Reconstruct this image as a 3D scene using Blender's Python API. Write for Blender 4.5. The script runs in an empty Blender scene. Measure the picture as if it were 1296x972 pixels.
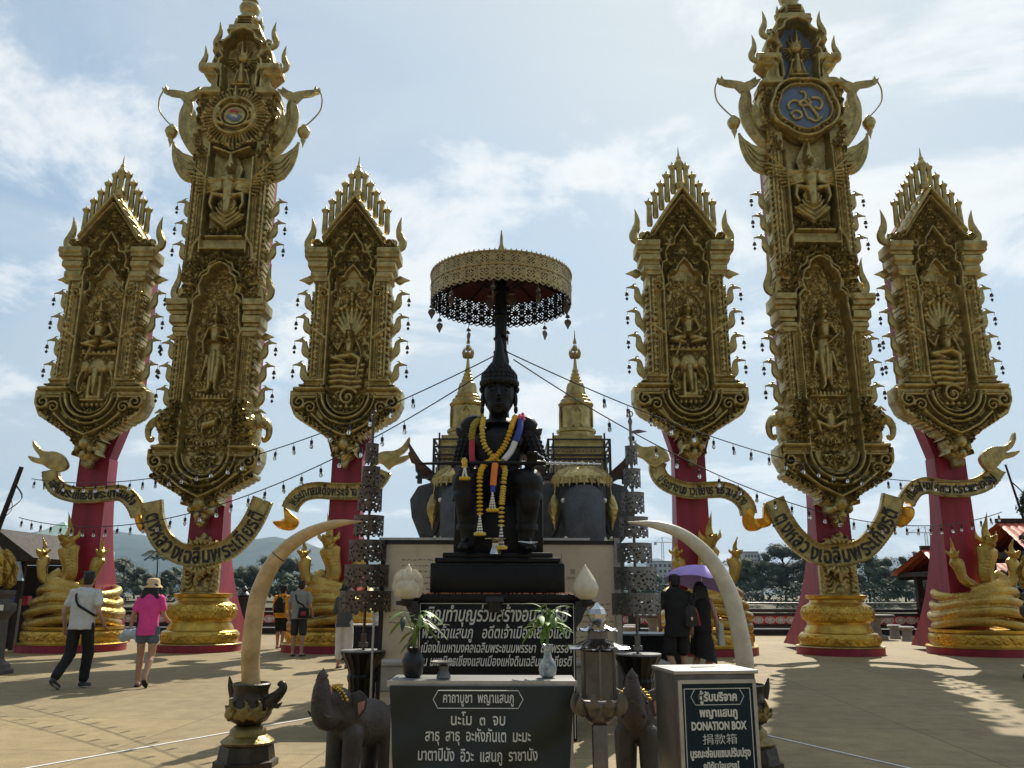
import bpy, bmesh, math, random
import numpy as np
from mathutils import Vector, Matrix, Euler
R = math.radians
random.seed(7); np.random.seed(7)
S = bpy.context.scene; COL = S.collection

# ------------------------------------------------------------------ camera, world, sun, exposure
cam = bpy.data.cameras.new('camera'); camo = bpy.data.objects.new('camera', cam); COL.objects.link(camo)
cam.sensor_width = 36.0; cam.lens = 1045/1296*36.0; cam.clip_start = .05; cam.clip_end = 20000
PITCH = math.atan((752-486)/1045); ROLL = R(.15)
camo.matrix_world = Matrix.Translation((.3, 0, 1.42)) @ Matrix.Rotation(math.pi/2+PITCH, 4, 'X') @ Matrix.Rotation(ROLL, 4, 'Z')
S.camera = camo
SUN_EL, SUN_AZ = R(46), R(20)            # azimuth measured from +Y towards +X
w = bpy.data.worlds.new('World'); S.world = w; w.use_nodes = True
nt = w.node_tree; N = nt.nodes; Lk = nt.links
for n in list(N): N.remove(n)
def node(t, **k):
    n = N.new(t)
    for a, b in k.items(): setattr(n, a, b)
    return n
out = node('ShaderNodeOutputWorld'); bg = node('ShaderNodeBackground'); bg.inputs['Strength'].default_value = .092
sky = node('ShaderNodeTexSky', sky_type='NISHITA', sun_disc=False)
sky.sun_elevation = SUN_EL; sky.sun_rotation = SUN_AZ; sky.air_density = 1.0; sky.dust_density = 1.6; sky.ozone_density = 1.6; sky.altitude = 300
tc = node('ShaderNodeTexCoord'); sep = node('ShaderNodeSeparateXYZ'); Lk.new(tc.outputs['Generated'], sep.inputs[0])
def M_(op, a, b=None, clamp=False):
    n = node('ShaderNodeMath', operation=op); n.use_clamp = clamp
    for i, q in enumerate((a, b)):
        if q is None: continue
        if isinstance(q, (int, float)): n.inputs[i].default_value = q
        else: Lk.new(q, n.inputs[i])
    return n.outputs[0]
zz = M_('ADD', M_('MAXIMUM', sep.outputs['Z'], 0.0), .22)
cx = M_('DIVIDE', sep.outputs['X'], zz); cy = M_('DIVIDE', sep.outputs['Y'], zz)
cmb = node('ShaderNodeCombineXYZ'); Lk.new(cx, cmb.inputs[0]); Lk.new(cy, cmb.inputs[1])
def cloud(scale, detail, rough, lo, hi, off, sx=1.0, dist=.4):
    mp = node('ShaderNodeMapping'); Lk.new(cmb.outputs[0], mp.inputs['Vector'])
    mp.inputs['Location'].default_value = off; mp.inputs['Scale'].default_value = (sx, 1, 1)
    nz = node('ShaderNodeTexNoise'); Lk.new(mp.outputs[0], nz.inputs['Vector'])
    nz.inputs['Scale'].default_value = scale; nz.inputs['Detail'].default_value = detail; nz.inputs['Roughness'].default_value = rough; nz.inputs['Distortion'].default_value = dist
    mr = node('ShaderNodeMapRange', interpolation_type='SMOOTHSTEP'); Lk.new(nz.outputs['Fac'], mr.inputs['Value'])
    mr.inputs['From Min'].default_value = lo; mr.inputs['From Max'].default_value = hi
    return mr.outputs['Result'], nz.outputs['Fac']
def mix(fac, a, b):
    n = node('ShaderNodeMix', data_type='RGBA')
    for s_, q in ((n.inputs['Factor'], fac), (n.inputs['A'], a), (n.inputs['B'], b)):
        if isinstance(q, (int, float)): s_.default_value = q
        elif isinstance(q, tuple): s_.default_value = q
        else: Lk.new(q, s_)
    return n.outputs['Result']
thin, _ = cloud(1.6, 10, .62, .28, .72, (8.1, 2.2, 1.0), .7, .8)
fluff, fn = cloud(2.1, 13, .62, .49, .64, (8.1, 2.2, 1.0))
# even out the glare next to the sun: scale the sky's luminance down where it is strongest
toneA = node('ShaderNodeVectorMath', operation='LENGTH'); Lk.new(sky.outputs[0], toneA.inputs[0])
den = M_('ADD', M_('MULTIPLY', toneA.outputs['Value'], .062), .86)
inv = M_('DIVIDE', 1.0, den)
tone = node('ShaderNodeVectorMath', operation='SCALE'); cool = node('ShaderNodeVectorMath', operation='MULTIPLY'); Lk.new(sky.outputs[0], cool.inputs[0]); cool.inputs[1].default_value = (.95, 1.05, 1.0); Lk.new(cool.outputs[0], tone.inputs[0]); Lk.new(inv, tone.inputs['Scale'])
tint = mix(.0, tone.outputs[0], (3.2, 4.0, 5.0, 1))
c1 = mix(M_('ADD', M_('MULTIPLY', thin, .58), .24), tint, (4.1, 4.6, 4.9, 1))
# low haze whitening towards the horizon
hz = node('ShaderNodeMapRange', interpolation_type='SMOOTHSTEP'); Lk.new(sep.outputs['Z'], hz.inputs['Value'])
hz.inputs['From Min'].default_value = .42; hz.inputs['From Max'].default_value = .0
c2 = mix(M_('MULTIPLY', hz.outputs['Result'], .78), c1, (4.0, 4.35, 4.6, 1))
shade = node('ShaderNodeMapRange'); Lk.new(fn, shade.inputs['Value']); shade.inputs['From Min'].default_value = .5; shade.inputs['From Max'].default_value = .78
shade.inputs['To Min'].default_value = 1.0; shade.inputs['To Max'].default_value = .72
cc = node('ShaderNodeVectorMath', operation='SCALE'); cc.inputs[0].default_value = (7.4, 7.4, 7.2); Lk.new(shade.outputs[0], cc.inputs['Scale'])
c3 = mix(M_('MULTIPLY', fluff, .8), c2, cc.outputs[0])
dt = node('ShaderNodeVectorMath', operation='DOT_PRODUCT'); Lk.new(tc.outputs['Generated'], dt.inputs[0]); dt.inputs[1].default_value = (math.sin(SUN_AZ)*math.cos(SUN_EL), math.cos(SUN_AZ)*math.cos(SUN_EL), math.sin(SUN_EL))
fs = node('ShaderNodeMapRange', interpolation_type='SMOOTHSTEP'); Lk.new(dt.outputs['Value'], fs.inputs['Value']); fs.inputs['From Min'].default_value = -.35; fs.inputs['From Max'].default_value = .75; fs.inputs['To Min'].default_value = .50; fs.inputs['To Max'].default_value = 1.0
c4 = node('ShaderNodeVectorMath', operation='SCALE'); Lk.new(c3, c4.inputs[0]); Lk.new(fs.outputs[0], c4.inputs['Scale'])
Lk.new(c4.outputs[0], bg.inputs['Color']); Lk.new(bg.outputs[0], out.inputs['Surface'])

sl = bpy.data.lights.new('sun', 'SUN'); sl.energy = 3.3; sl.angle = R(.5); sl.color = (1, .93, .80)
so = bpy.data.objects.new('sun', sl); COL.objects.link(so)
sd = Vector((math.sin(SUN_AZ)*math.cos(SUN_EL), math.cos(SUN_AZ)*math.cos(SUN_EL), math.sin(SUN_EL)))
so.rotation_euler = sd.to_track_quat('Z', 'Y').to_euler(); so.location = sd*60
S.view_settings.view_transform = 'Standard'; S.view_settings.look = 'None'; S.view_settings.gamma = 1; S.view_settings.use_curve_mapping = False
S.view_settings.exposure = .80
try:
    S.cycles.max_bounces = 6; S.cycles.diffuse_bounces = 3; S.cycles.glossy_bounces = 3; S.cycles.transmission_bounces = 4; S.cycles.volume_bounces = 0
    S.cycles.use_denoising = True
except Exception: pass

# ------------------------------------------------------------------ materials
def mat(name, col, rough=.6, metal=0.0, var=.0, vscale=3.0, bump=0.0, bscale=30.0, col2=None, spec=.5, bkind='noise', vdetail=6, vstretch=1.0):
    m = bpy.data.materials.new(name); m.use_nodes = True
    t = m.node_tree; b = t.nodes['Principled BSDF']
    b.inputs['Roughness'].default_value = rough; b.inputs['Metallic'].default_value = metal
    b.inputs['Specular IOR Level'].default_value = spec
    b.inputs['Base Color'].default_value = (*col, 1)
    tcd = t.nodes.new('ShaderNodeTexCoord')
    if var or col2:
        nz = t.nodes.new('ShaderNodeTexNoise'); nz.inputs['Scale'].default_value = vscale; nz.inputs['Detail'].default_value = vdetail; nz.inputs['Roughness'].default_value = .65
        mpv = t.nodes.new('ShaderNodeMapping'); mpv.inputs['Scale'].default_value = (1, 1, vstretch); t.links.new(tcd.outputs['Object'], mpv.inputs['Vector']); t.links.new(mpv.outputs[0], nz.inputs['Vector'])
        cr = t.nodes.new('ShaderNodeValToRGB'); t.links.new(nz.outputs['Fac'], cr.inputs[0])
        cr.color_ramp.elements[0].position = .32; cr.color_ramp.elements[1].position = .68
        lo = col2 if col2 else tuple(c*(1-var) for c in col)
        cr.color_ramp.elements[0].color = (*lo, 1); cr.color_ramp.elements[1].color = (*[min(1, c*(1+var*.6)) for c in col], 1)
        t.links.new(cr.outputs[0], b.inputs['Base Color'])
        rr = t.nodes.new('ShaderNodeMapRange'); t.links.new(nz.outputs['Fac'], rr.inputs['Value'])
        rr.inputs['To Min'].default_value = min(1, rough+.14); rr.inputs['To Max'].default_value = max(.03, rough-.14)
        t.links.new(rr.outputs[0], b.inputs['Roughness'])
    if bump:
        if bkind == 'voronoi':
            bz = t.nodes.new('ShaderNodeTexVoronoi'); bz.feature = 'SMOOTH_F1'; o = 'Distance'
        else:
            bz = t.nodes.new('ShaderNodeTexNoise'); bz.inputs['Detail'].default_value = 5; o = 'Fac'
        bz.inputs['Scale'].default_value = bscale
        t.links.new(tcd.outputs['Object'], bz.inputs['Vector'])
        bn = t.nodes.new('ShaderNodeBump'); bn.inputs['Strength'].default_value = bump; bn.inputs['Distance'].default_value = .02
        t.links.new(bz.outputs[o], bn.inputs['Height']); t.links.new(bn.outputs[0], b.inputs['Normal'])
    return m
MT = dict(
 gold=mat('gold_paint', (.45, .35, .135), .32, .74, .5, 5, .55, 30, bkind='noise', vdetail=9),
 goldornate=mat('gold_ornate', (.45, .35, .135), .33, .74, .45, 5, 1.0, 17, bkind='voronoi'),
 goldbright=mat('gold_leaf', (.58, .38, .07), .30, .78, .3, 4, .35, 30),
 goldnaga=mat('gold_scales', (.48, .32, .075), .32, .75, .35, 2.5, .8, 26, bkind='voronoi'),
 goldsmooth=mat('gold_smooth', (.45, .35, .135), .31, .75, .45, 6, .3, 34),
 orange=mat('gold_underside', (.85, .42, .04), .3, .6, .3, 4, .2, 20),
 red=mat('red_paint', (.28, .012, .033), .45, 0, .42, 3.2, .15, 18, vdetail=10, vstretch=.16),
 redbright=mat('red_panel', (.80, .07, .09), .5, 0, .2, 3),
 reddark=mat('red_plinth', (.22, .022, .03), .5, 0, .3, 2, .1, 20),
 blackstone=mat('black_granite', (.006, .006, .007), .32, 0, .5, 12, .05, 60, spec=.25),
 bronze=mat('black_bronze', (.008, .0085, .0095), .42, .1, .5, 5, .3, 40, spec=.28),
 blackpaint=mat('black_paint', (.012, .012, .013), .45, 0, .4, 6),
 greyel=mat('grey_elephant', (.050, .057, .067), .6, 0, .4, 4, .8, 26),
 babyel=mat('dark_elephant', (.058, .044, .035), .6, 0, .4, 5, .4, 40),
 pink=mat('pink_mouth', (.42, .19, .15), .6, 0, .3, 12),
 brown=mat('brown_trunk', (.11, .058, .048), .6, 0, .3, 9, .3, 30),
 white=mat('white_line', (.75, .74, .70), .6, 0, .2, 20),
 ivory=mat('aged_ivory', (.56, .40, .19), .36, 0, .3, 5, .12, 26, col2=(.33, .20, .07), vdetail=9),
 ivorypale=mat('pale_ivory', (.60, .56, .44), .36, 0, .2, 6, .12, 26, col2=(.46, .41, .30), vdetail=9),
 lotus=mat('lotus_plastic', (.66, .60, .44), .35, 0, .2, 8, .1, 25),
 paper=mat('cream_board', (.80, .69, .50), .6, 0, .16, 2.2, .05, 60),
 ink=mat('faded_ink', (.16, .13, .09), .8, 0),
 alu=mat('aluminium', (.42, .42, .42), .38, .8, .2, 8),
 chrome=mat('chrome_plate', (.55, .55, .56), .16, 1.0, .25, 8, .06, 20),
 steel=mat('stained_steel', (.15, .14, .13), .34, .8, .4, 5, .1, 20),
 tin=mat('dark_tin', (.13, .10, .08), .42, .6, .35, 6),
 tingrey=mat('grey_tin', (.19, .185, .18), .45, .55, .3, 6),
 potdark=mat('dark_bronze_pot', (.045, .036, .024), .38, .5, .5, 6, .3, 25),
 potgold=mat('worn_gold_band', (.22, .16, .05), .4, .6, .4, 8, .4, 30),
 banner=mat('dark_green_vinyl', (.010, .017, .017), .5, 0, .3, 3, .1, 10),
 navy=mat('navy_sign', (.006, .020, .032), .35, 0, .3, 4, spec=.2),
 signwhite=mat('sign_lettering', (.66, .66, .62), .5, 0),
 darkletter=mat('dark_lettering', (.018, .016, .013), .45, 0, .3, 8),
 tablegrey=mat('table_laminate', (.22, .22, .215), .45, 0, .2, 9),
 yellowflower=mat('marigold', (.82, .50, .03), .75, 0, .3, 40, .6, 90),
 paleflower=mat('yellow_flower', (.80, .57, .10), .75, 0, .3, 40, .6, 90),
 whiteflower=mat('jasmine', (.78, .76, .68), .7, 0, .15, 60),
 orangecloth=mat('orange_ribbon', (.75, .21, .03), .7, 0, .15, 9),
 redcloth=mat('red_ribbon', (.42, .03, .05), .6, 0, .15, 9),
 bluecloth=mat('blue_ribbon', (.03, .045, .30), .55, 0, .15, 9),
 whitecloth=mat('white_ribbon', (.62, .61, .58), .7, 0, .1, 9),
 pinkflower=mat('pink_flower', (.75, .12, .22), .7, 0, .2, 30),
 olive=mat('olive_garland', (.40, .31, .04), .75, 0, .3, 40, .6, 90),
 leaf=mat('bright_leaf', (.16, .27, .02), .45, 0, .4, 7, col2=(.035, .085, .012)),
 leafdark=mat('dark_leaf', (.022, .045, .018), .5, 0, .4, 7),
 vase=mat('porcelain', (.66, .66, .62), .15, 0, .1, 20, col2=(.06, .13, .17)),
 umbred=mat('maroon_cloth', (.075, .012, .016), .75, 0, .3, 5),
 lacegold=mat('pierced_brass', (.38, .28, .12), .4, .7, .35, 12, .3, 60),
 cable=mat('black_cable', (.01, .01, .01), .6),
 skin=mat('skin', (.42, .24, .16), .55, 0, .08, 12),
 hair=mat('black_hair', (.008, .007, .006), .5, 0, .3, 30, .3, 60),
 treeleaf=mat('far_foliage', (.045, .065, .03), .75, 0, .5, .35),
 treeleaf2=mat('far_foliage_light', (.065, .085, .035), .75, 0, .5, .35),
 bark=mat('bark', (.06, .045, .032), .85, 0, .4, 6),
 hill=mat('forest_hill', (.038, .055, .035), .9, 0, .4, .012),
 water=mat('river_water', (.16, .14, .10), .16, 0, .15, .05, .12, .8),
 bank=mat('far_bank_soil', (.12, .11, .06), .9, 0, .4, .06),
 tile=mat('red_roof_tile', (.55, .13, .06), .55, 0, .35, 4),
 wood=mat('dark_wood', (.028, .018, .013), .8, 0, .4, 8),
 concrete=mat('grey_concrete', (.30, .29, .27), .8, 0, .25, 4, .1, 40),
 facade=mat('pale_facade', (.45, .46, .47), .8, 0, .1, .2),
 windowdark=mat('dark_window', (.05, .06, .07), .3),
 blueglaze=mat('blue_enamel', (.12, .17, .27), .3, 0, .25, 4),
 redglaze=mat('red_enamel', (.40, .04, .05), .3, 0, .2, 4),
 stonedark=mat('brown_stone', (.075, .065, .058), .6, 0, .35, 5, .2, 30),
 purple=mat('lilac_cloth', (.46, .32, .82), .6, 0, .08, 4),
 glass=None)
g = bpy.data.materials.new('clear_glass'); g.use_nodes = True
gb = g.node_tree.nodes['Principled BSDF']; gb.inputs['Transmission Weight'].default_value = .9; gb.inputs['Roughness'].default_value = .05; gb.inputs['Base Color'].default_value = (.8, .82, .82, 1); gb.inputs['IOR'].default_value = 1.2
MT['glass'] = g
_fab = {}
def fabric(name, c):
    if name not in _fab: _fab[name] = mat(name, c, .85, 0, .18, 5, .25, 14)
    return _fab[name]

# ------------------------------------------------------------------ helpers
def tag(o, label=None, cat=None, group=None, kind=None):
    if label: o['label'] = label
    if cat: o['category'] = cat
    if group: o['group'] = group
    if kind: o['kind'] = kind
    return o
def thing(name, label, cat, loc=(0, 0, 0), rz=0, group=None, sc=1.0):
    o = bpy.data.objects.new(name, None); COL.objects.link(o); o.location = loc; o.rotation_euler = (0, 0, rz); o.scale = (sc,)*3
    o.empty_display_size = .2
    return tag(o, label, cat, group)
def link(name, me, m, parent=None, loc=None, rot=None, sc=None):
    o = bpy.data.objects.new(name, me); COL.objects.link(o)
    if m is not None and len(me.materials) == 0:
        for q in (m if isinstance(m, (list, tuple)) else [m]): me.materials.append(q)
    if parent is not None: o.parent = parent
    if loc is not None: o.location = loc
    if rot is not None: o.rotation_euler = rot
    if sc is not None: o.scale = sc
    return o
def dup(root, parent=None, label=None, group=None, loc=None, rz=None, sc=None):
    c = root.copy(); COL.objects.link(c)
    if parent is not None: c.parent = parent
    if label: c['label'] = label
    if group: c['group'] = group
    if loc is not None: c.location = loc
    if rz is not None: c.rotation_euler = (0, 0, rz)
    if sc is not None: c.scale = sc if isinstance(sc, (tuple, list)) else (sc,)*3
    for ch in list(root.children): dup(ch, c)
    return c
class MB:
    def __init__(s): s.v = []; s.f = []; s.m = []
    def add(s, vs, fs, mi=0):
        n = len(s.v); s.v.extend([tuple(p) for p in vs]); s.f.extend([tuple(i+n for i in f) for f in fs]); s.m.extend([mi]*len(fs)); return s
    def box(s, c, d, mi=0, rz=0.0, rx=0.0, ry=0.0, taper=1.0):
        a, b, h = d[0]/2, d[1]/2, d[2]/2
        vs = [(-a, -b, -h), (a, -b, -h), (a, b, -h), (-a, b, -h), (-a*taper, -b*taper, h), (a*taper, -b*taper, h), (a*taper, b*taper, h), (-a*taper, b*taper, h)]
        if rz or rx or ry:
            e = Euler((rx, ry, rz)).to_matrix(); vs = [tuple(e @ Vector(p)) for p in vs]
        vs = [(p[0]+c[0], p[1]+c[1], p[2]+c[2]) for p in vs]
        return s.add(vs, [(0, 3, 2, 1), (4, 5, 6, 7), (0, 1, 5, 4), (1, 2, 6, 5), (2, 3, 7, 6), (3, 0, 4, 7)], mi)
    def tube(s, pts, rad, seg=8, mi=0, cap=True, flat=1.0, up=None):
        pts = [Vector(p) for p in pts]; n = len(pts)
        if isinstance(rad, (int, float)): rad = [rad]*n
        prev = None; vs = []
        for i, p in enumerate(pts):
            t = (pts[min(i+1, n-1)]-pts[max(i-1, 0)])
            if t.length < 1e-9: t = Vector((0, 0, 1))
            t.normalize()
            if prev is None:
                a = Vector(up) if up else (Vector((0, 1, 0)) if abs(t.y) < .9 else Vector((1, 0, 0)))
            else: a = prev
            a = a - t*a.dot(t)
            if a.length < 1e-6: a = Vector((1, 0, 0))-t*t.x
            a.normalize(); prev = a; b = t.cross(a)
            for k in range(seg):
                th = 2*math.pi*k/seg
                vs.append(p + a*(math.cos(th)*rad[i]*flat) + b*(math.sin(th)*rad[i]))
        fs = [(i*seg+k, i*seg+(k+1) % seg, (i+1)*seg+(k+1) % seg, (i+1)*seg+k) for i in range(n-1) for k in range(seg)]
        if cap: fs += [tuple(range(seg-1, -1, -1)), tuple(range((n-1)*seg, n*seg))]
        return s.add(vs, fs, mi)
    def lathe(s, prof, seg=24, c=(0, 0, 0), mi=0, ry=1.0, rot=0.0, cap=True):
        vs = []
        for r, z in prof:
            for k in range(seg):
                th = 2*math.pi*k/seg+rot; vs.append((c[0]+r*math.cos(th), c[1]+r*math.sin(th)*ry, c[2]+z))
        n = len(prof)
        fs = [(i*seg+k, i*seg+(k+1) % seg, (i+1)*seg+(k+1) % seg, (i+1)*seg+k) for i in range(n-1) for k in range(seg)]
        if cap: fs += [tuple(range(seg-1, -1, -1)), tuple(range((n-1)*seg, n*seg))]
        return s.add(vs, fs, mi)
    def loft(s, rings, seg=20, mi=0):
        vs = []
        for c, rx, ry in rings:
            for k in range(seg): th = 2*math.pi*k/seg; q = 2.4; cx_, sx_ = math.cos(th), math.sin(th); vs.append((c[0]+rx*math.copysign(abs(cx_)**(2/q), cx_), c[1]+ry*math.copysign(abs(sx_)**(2/q), sx_), c[2]))
        n = len(rings); fs = [(i*seg+k, i*seg+(k+1) % seg, (i+1)*seg+(k+1) % seg, (i+1)*seg+k) for i in range(n-1) for k in range(seg)]
        return s.add(vs, fs+[tuple(range(seg-1, -1, -1)), tuple(range((n-1)*seg, n*seg))], mi)
    def sph(s, c, r, seg=14, rings=9, mi=0, rot=None):
        if isinstance(r, (int, float)): r = (r, r, r)
        vs = []; e = Euler(rot).to_matrix() if rot else None
        for i in range(rings+1):
            ph = math.pi*(i/rings); 
            ph = min(max(ph, .02), math.pi-.02)
            for k in range(seg):
                th = 2*math.pi*k/seg
                p = Vector((r[0]*math.sin(ph)*math.cos(th), r[1]*math.sin(ph)*math.sin(th), -r[2]*math.cos(ph)))
                if e: p = e @ p
                vs.append((p.x+c[0], p.y+c[1], p.z+c[2]))
        fs = [(i*seg+k, i*seg+(k+1) % seg, (i+1)*seg+(k+1) % seg, (i+1)*seg+k) for i in range(rings) for k in range(seg)]
        fs += [tuple(range(seg-1, -1, -1)), tuple(range(rings*seg, (rings+1)*seg))]
        return s.add(vs, fs, mi)
    def tcap(s, p1, p2, r1, r2, seg=12, mi=0):
        p1, p2 = Vector(p1), Vector(p2); d = p2-p1; L = d.length
        if L < 1e-6: return s.sph(p1, r1, seg, 8, mi)
        d /= L; P = []; Rr = []
        for a in (-90+8, -60, -30): P.append(p1+d*(r1*math.sin(R(a)))); Rr.append(r1*math.cos(R(a)))
        for q in (0, .33, .66, 1): P.append(p1+d*(L*q)); Rr.append(r1+(r2-r1)*q)
        for a in (30, 60, 82): P.append(p2+d*(r2*math.sin(R(a)))); Rr.append(r2*math.cos(R(a)))
        return s.tube(P, Rr, seg, mi)
    def prism(s, poly, y0, y1, mi=0):
        n = len(poly); vs = [(x, y0, z) for x, z in poly]+[(x, y1, z) for x, z in poly]
        fs = [tuple(range(n)), tuple(range(2*n-1, n-1, -1))]+[(i, i+n, (i+1) % n+n, (i+1) % n) for i in range(n)]
        return s.add(vs, fs, mi)
    def mesh(s, name, sharp=38, fix=True, bevel=0.0):
        me = bpy.data.meshes.new(name); me.from_pydata([tuple(map(float, p)) for p in s.v], [], s.f); me.update()
        bm = bmesh.new(); bm.from_mesh(me)
        for f, mi in zip(bm.faces, s.m): f.material_index = mi
        if fix: bmesh.ops.recalc_face_normals(bm, faces=bm.faces[:])
        if bevel:
            ed = [e for e in bm.edges if len(e.link_faces) == 2 and e.calc_face_angle(0) > R(40)]
            bmesh.ops.bevel(bm, geom=ed, offset=bevel, segments=2, profile=.6, affect='EDGES', clamp_overlap=True)
        bm.to_mesh(me); bm.free()
        me.shade_smooth() if hasattr(me, 'shade_smooth') else None
        if sharp < 180: me.set_sharp_from_angle(angle=R(sharp))
        return me
    def build(s, name, m, parent=None, sharp=38, bevel=0.0, loc=None, rot=None, fix=True):
        me = s.mesh(name, sharp, fix, bevel)
        return link(name, me, m, parent, loc, rot)
def blob(name, mb, voxel, m, parent=None, smooth=4, loc=None, rot=None, fac=.5):
    """one continuous surface out of overlapping closed shapes"""
    me = bpy.data.meshes.new(name); me.from_pydata([tuple(map(float, p)) for p in mb.v], [], mb.f); me.update()
    bm = bmesh.new(); bm.from_mesh(me); bmesh.ops.recalc_face_normals(bm, faces=bm.faces[:]); bm.to_mesh(me); bm.free()
    t = bpy.data.objects.new('work', me); COL.objects.link(t)
    a = t.modifiers.new('r', 'REMESH'); a.mode = 'VOXEL'; a.voxel_size = voxel; a.use_smooth_shade = True
    if smooth:
        b = t.modifiers.new('s', 'SMOOTH'); b.iterations = smooth; b.factor = fac
    dg = bpy.context.evaluated_depsgraph_get(); ev = t.evaluated_get(dg)
    r = bpy.data.meshes.new_from_object(ev, preserve_all_data_layers=False, depsgraph=dg)
    bpy.data.objects.remove(t); bpy.data.meshes.remove(me)
    r.name = name; r.materials.clear(); r.shade_smooth()
    return link(name, r, m, parent, loc, rot)
def crm(P, n=8):
    """smooth curve through points (tuples of any length)"""
    P = [np.array(p, float) for p in P]; Q = [2*P[0]-P[1]]+P+[2*P[-1]-P[-2]]; o = []
    for i in range(1, len(Q)-2):
        for t in np.linspace(0, 1, n, endpoint=False):
            a, b, c, d = Q[i-1], Q[i], Q[i+1], Q[i+2]
            o.append(.5*((2*b)+(c-a)*t+(2*a-5*b+4*c-d)*t*t+(3*b-a-3*c+d)*t**3))
    o.append(P[-1]); return [tuple(p) for p in o]
def folds(o, amp=.006, sx=9, sz=4, seed=0.0):
    """soft creases in cloth"""
    from mathutils import noise
    me = o.data; nn = [v.normal.copy() for v in me.vertices]
    for v, n_ in zip(me.vertices, nn): p = v.co; v.co = p+n_*(amp*(noise.noise(Vector((p.x*sx+p.z*3, p.y*sx, p.z*sz+seed)))+.6*noise.noise(Vector((p.x*sx*2.2-p.z*9, p.y*sx*2, p.z*sz*2.4+seed)))))
    return o
# lettering: real extruded outlines from Blender's own font
def text_mesh(body, size=1.0, depth=.01, bold=0.0, shear=0.0, res=3):
    cu = bpy.data.curves.new('lettering', 'FONT'); cu.body = body; cu.size = size; cu.extrude = depth; cu.offset = bold; cu.shear = shear; cu.resolution_u = res
    cu.align_x = 'CENTER'
    o = bpy.data.objects.new('work', cu); COL.objects.link(o)
    dg = bpy.context.evaluated_depsgraph_get(); me = bpy.data.meshes.new_from_object(o.evaluated_get(dg))
    bpy.data.objects.remove(o); bpy.data.curves.remove(cu); return me
def join_text(name, items, m, parent, loc=(0, 0, 0), rot=(math.pi/2, 0, 0), hook=None):
    """items: (body, x, z, width or None, size, bold, shear); all of one panel's writing as one mesh"""
    o = None
    for body, x, z, wd, size, bold, sh in items:
        bm = bmesh.new()
        me = text_mesh(body, size, .004, bold, sh); xs = [v.co.x for v in me.vertices]
        k = 1.0
        if wd and xs: k = wd/(max(xs)-min(xs))
        c = (max(xs)+min(xs))/2 if xs else 0
        me.transform(Matrix.Translation((x, z, 0)) @ Matrix.Diagonal((k, 1, 1, 1)) @ Matrix.Translation((-c, 0, 0)))
        bm.from_mesh(me); bpy.data.meshes.remove(me)
        r = bpy.data.meshes.new(name); bm.to_mesh(r); bm.free()
        r.materials.clear(); o = link(name, r, m, parent, loc, rot)
        if hook: hook(o)
    return o
def clusters(t):
    o = []
    for ch in t:
        c = ord(ch)
        if o and (c == 0xE31 or 0xE34 <= c <= 0xE3A or 0xE47 <= c <= 0xE4E): o[-1] += ch
        else: o.append(ch)
    return o
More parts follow.
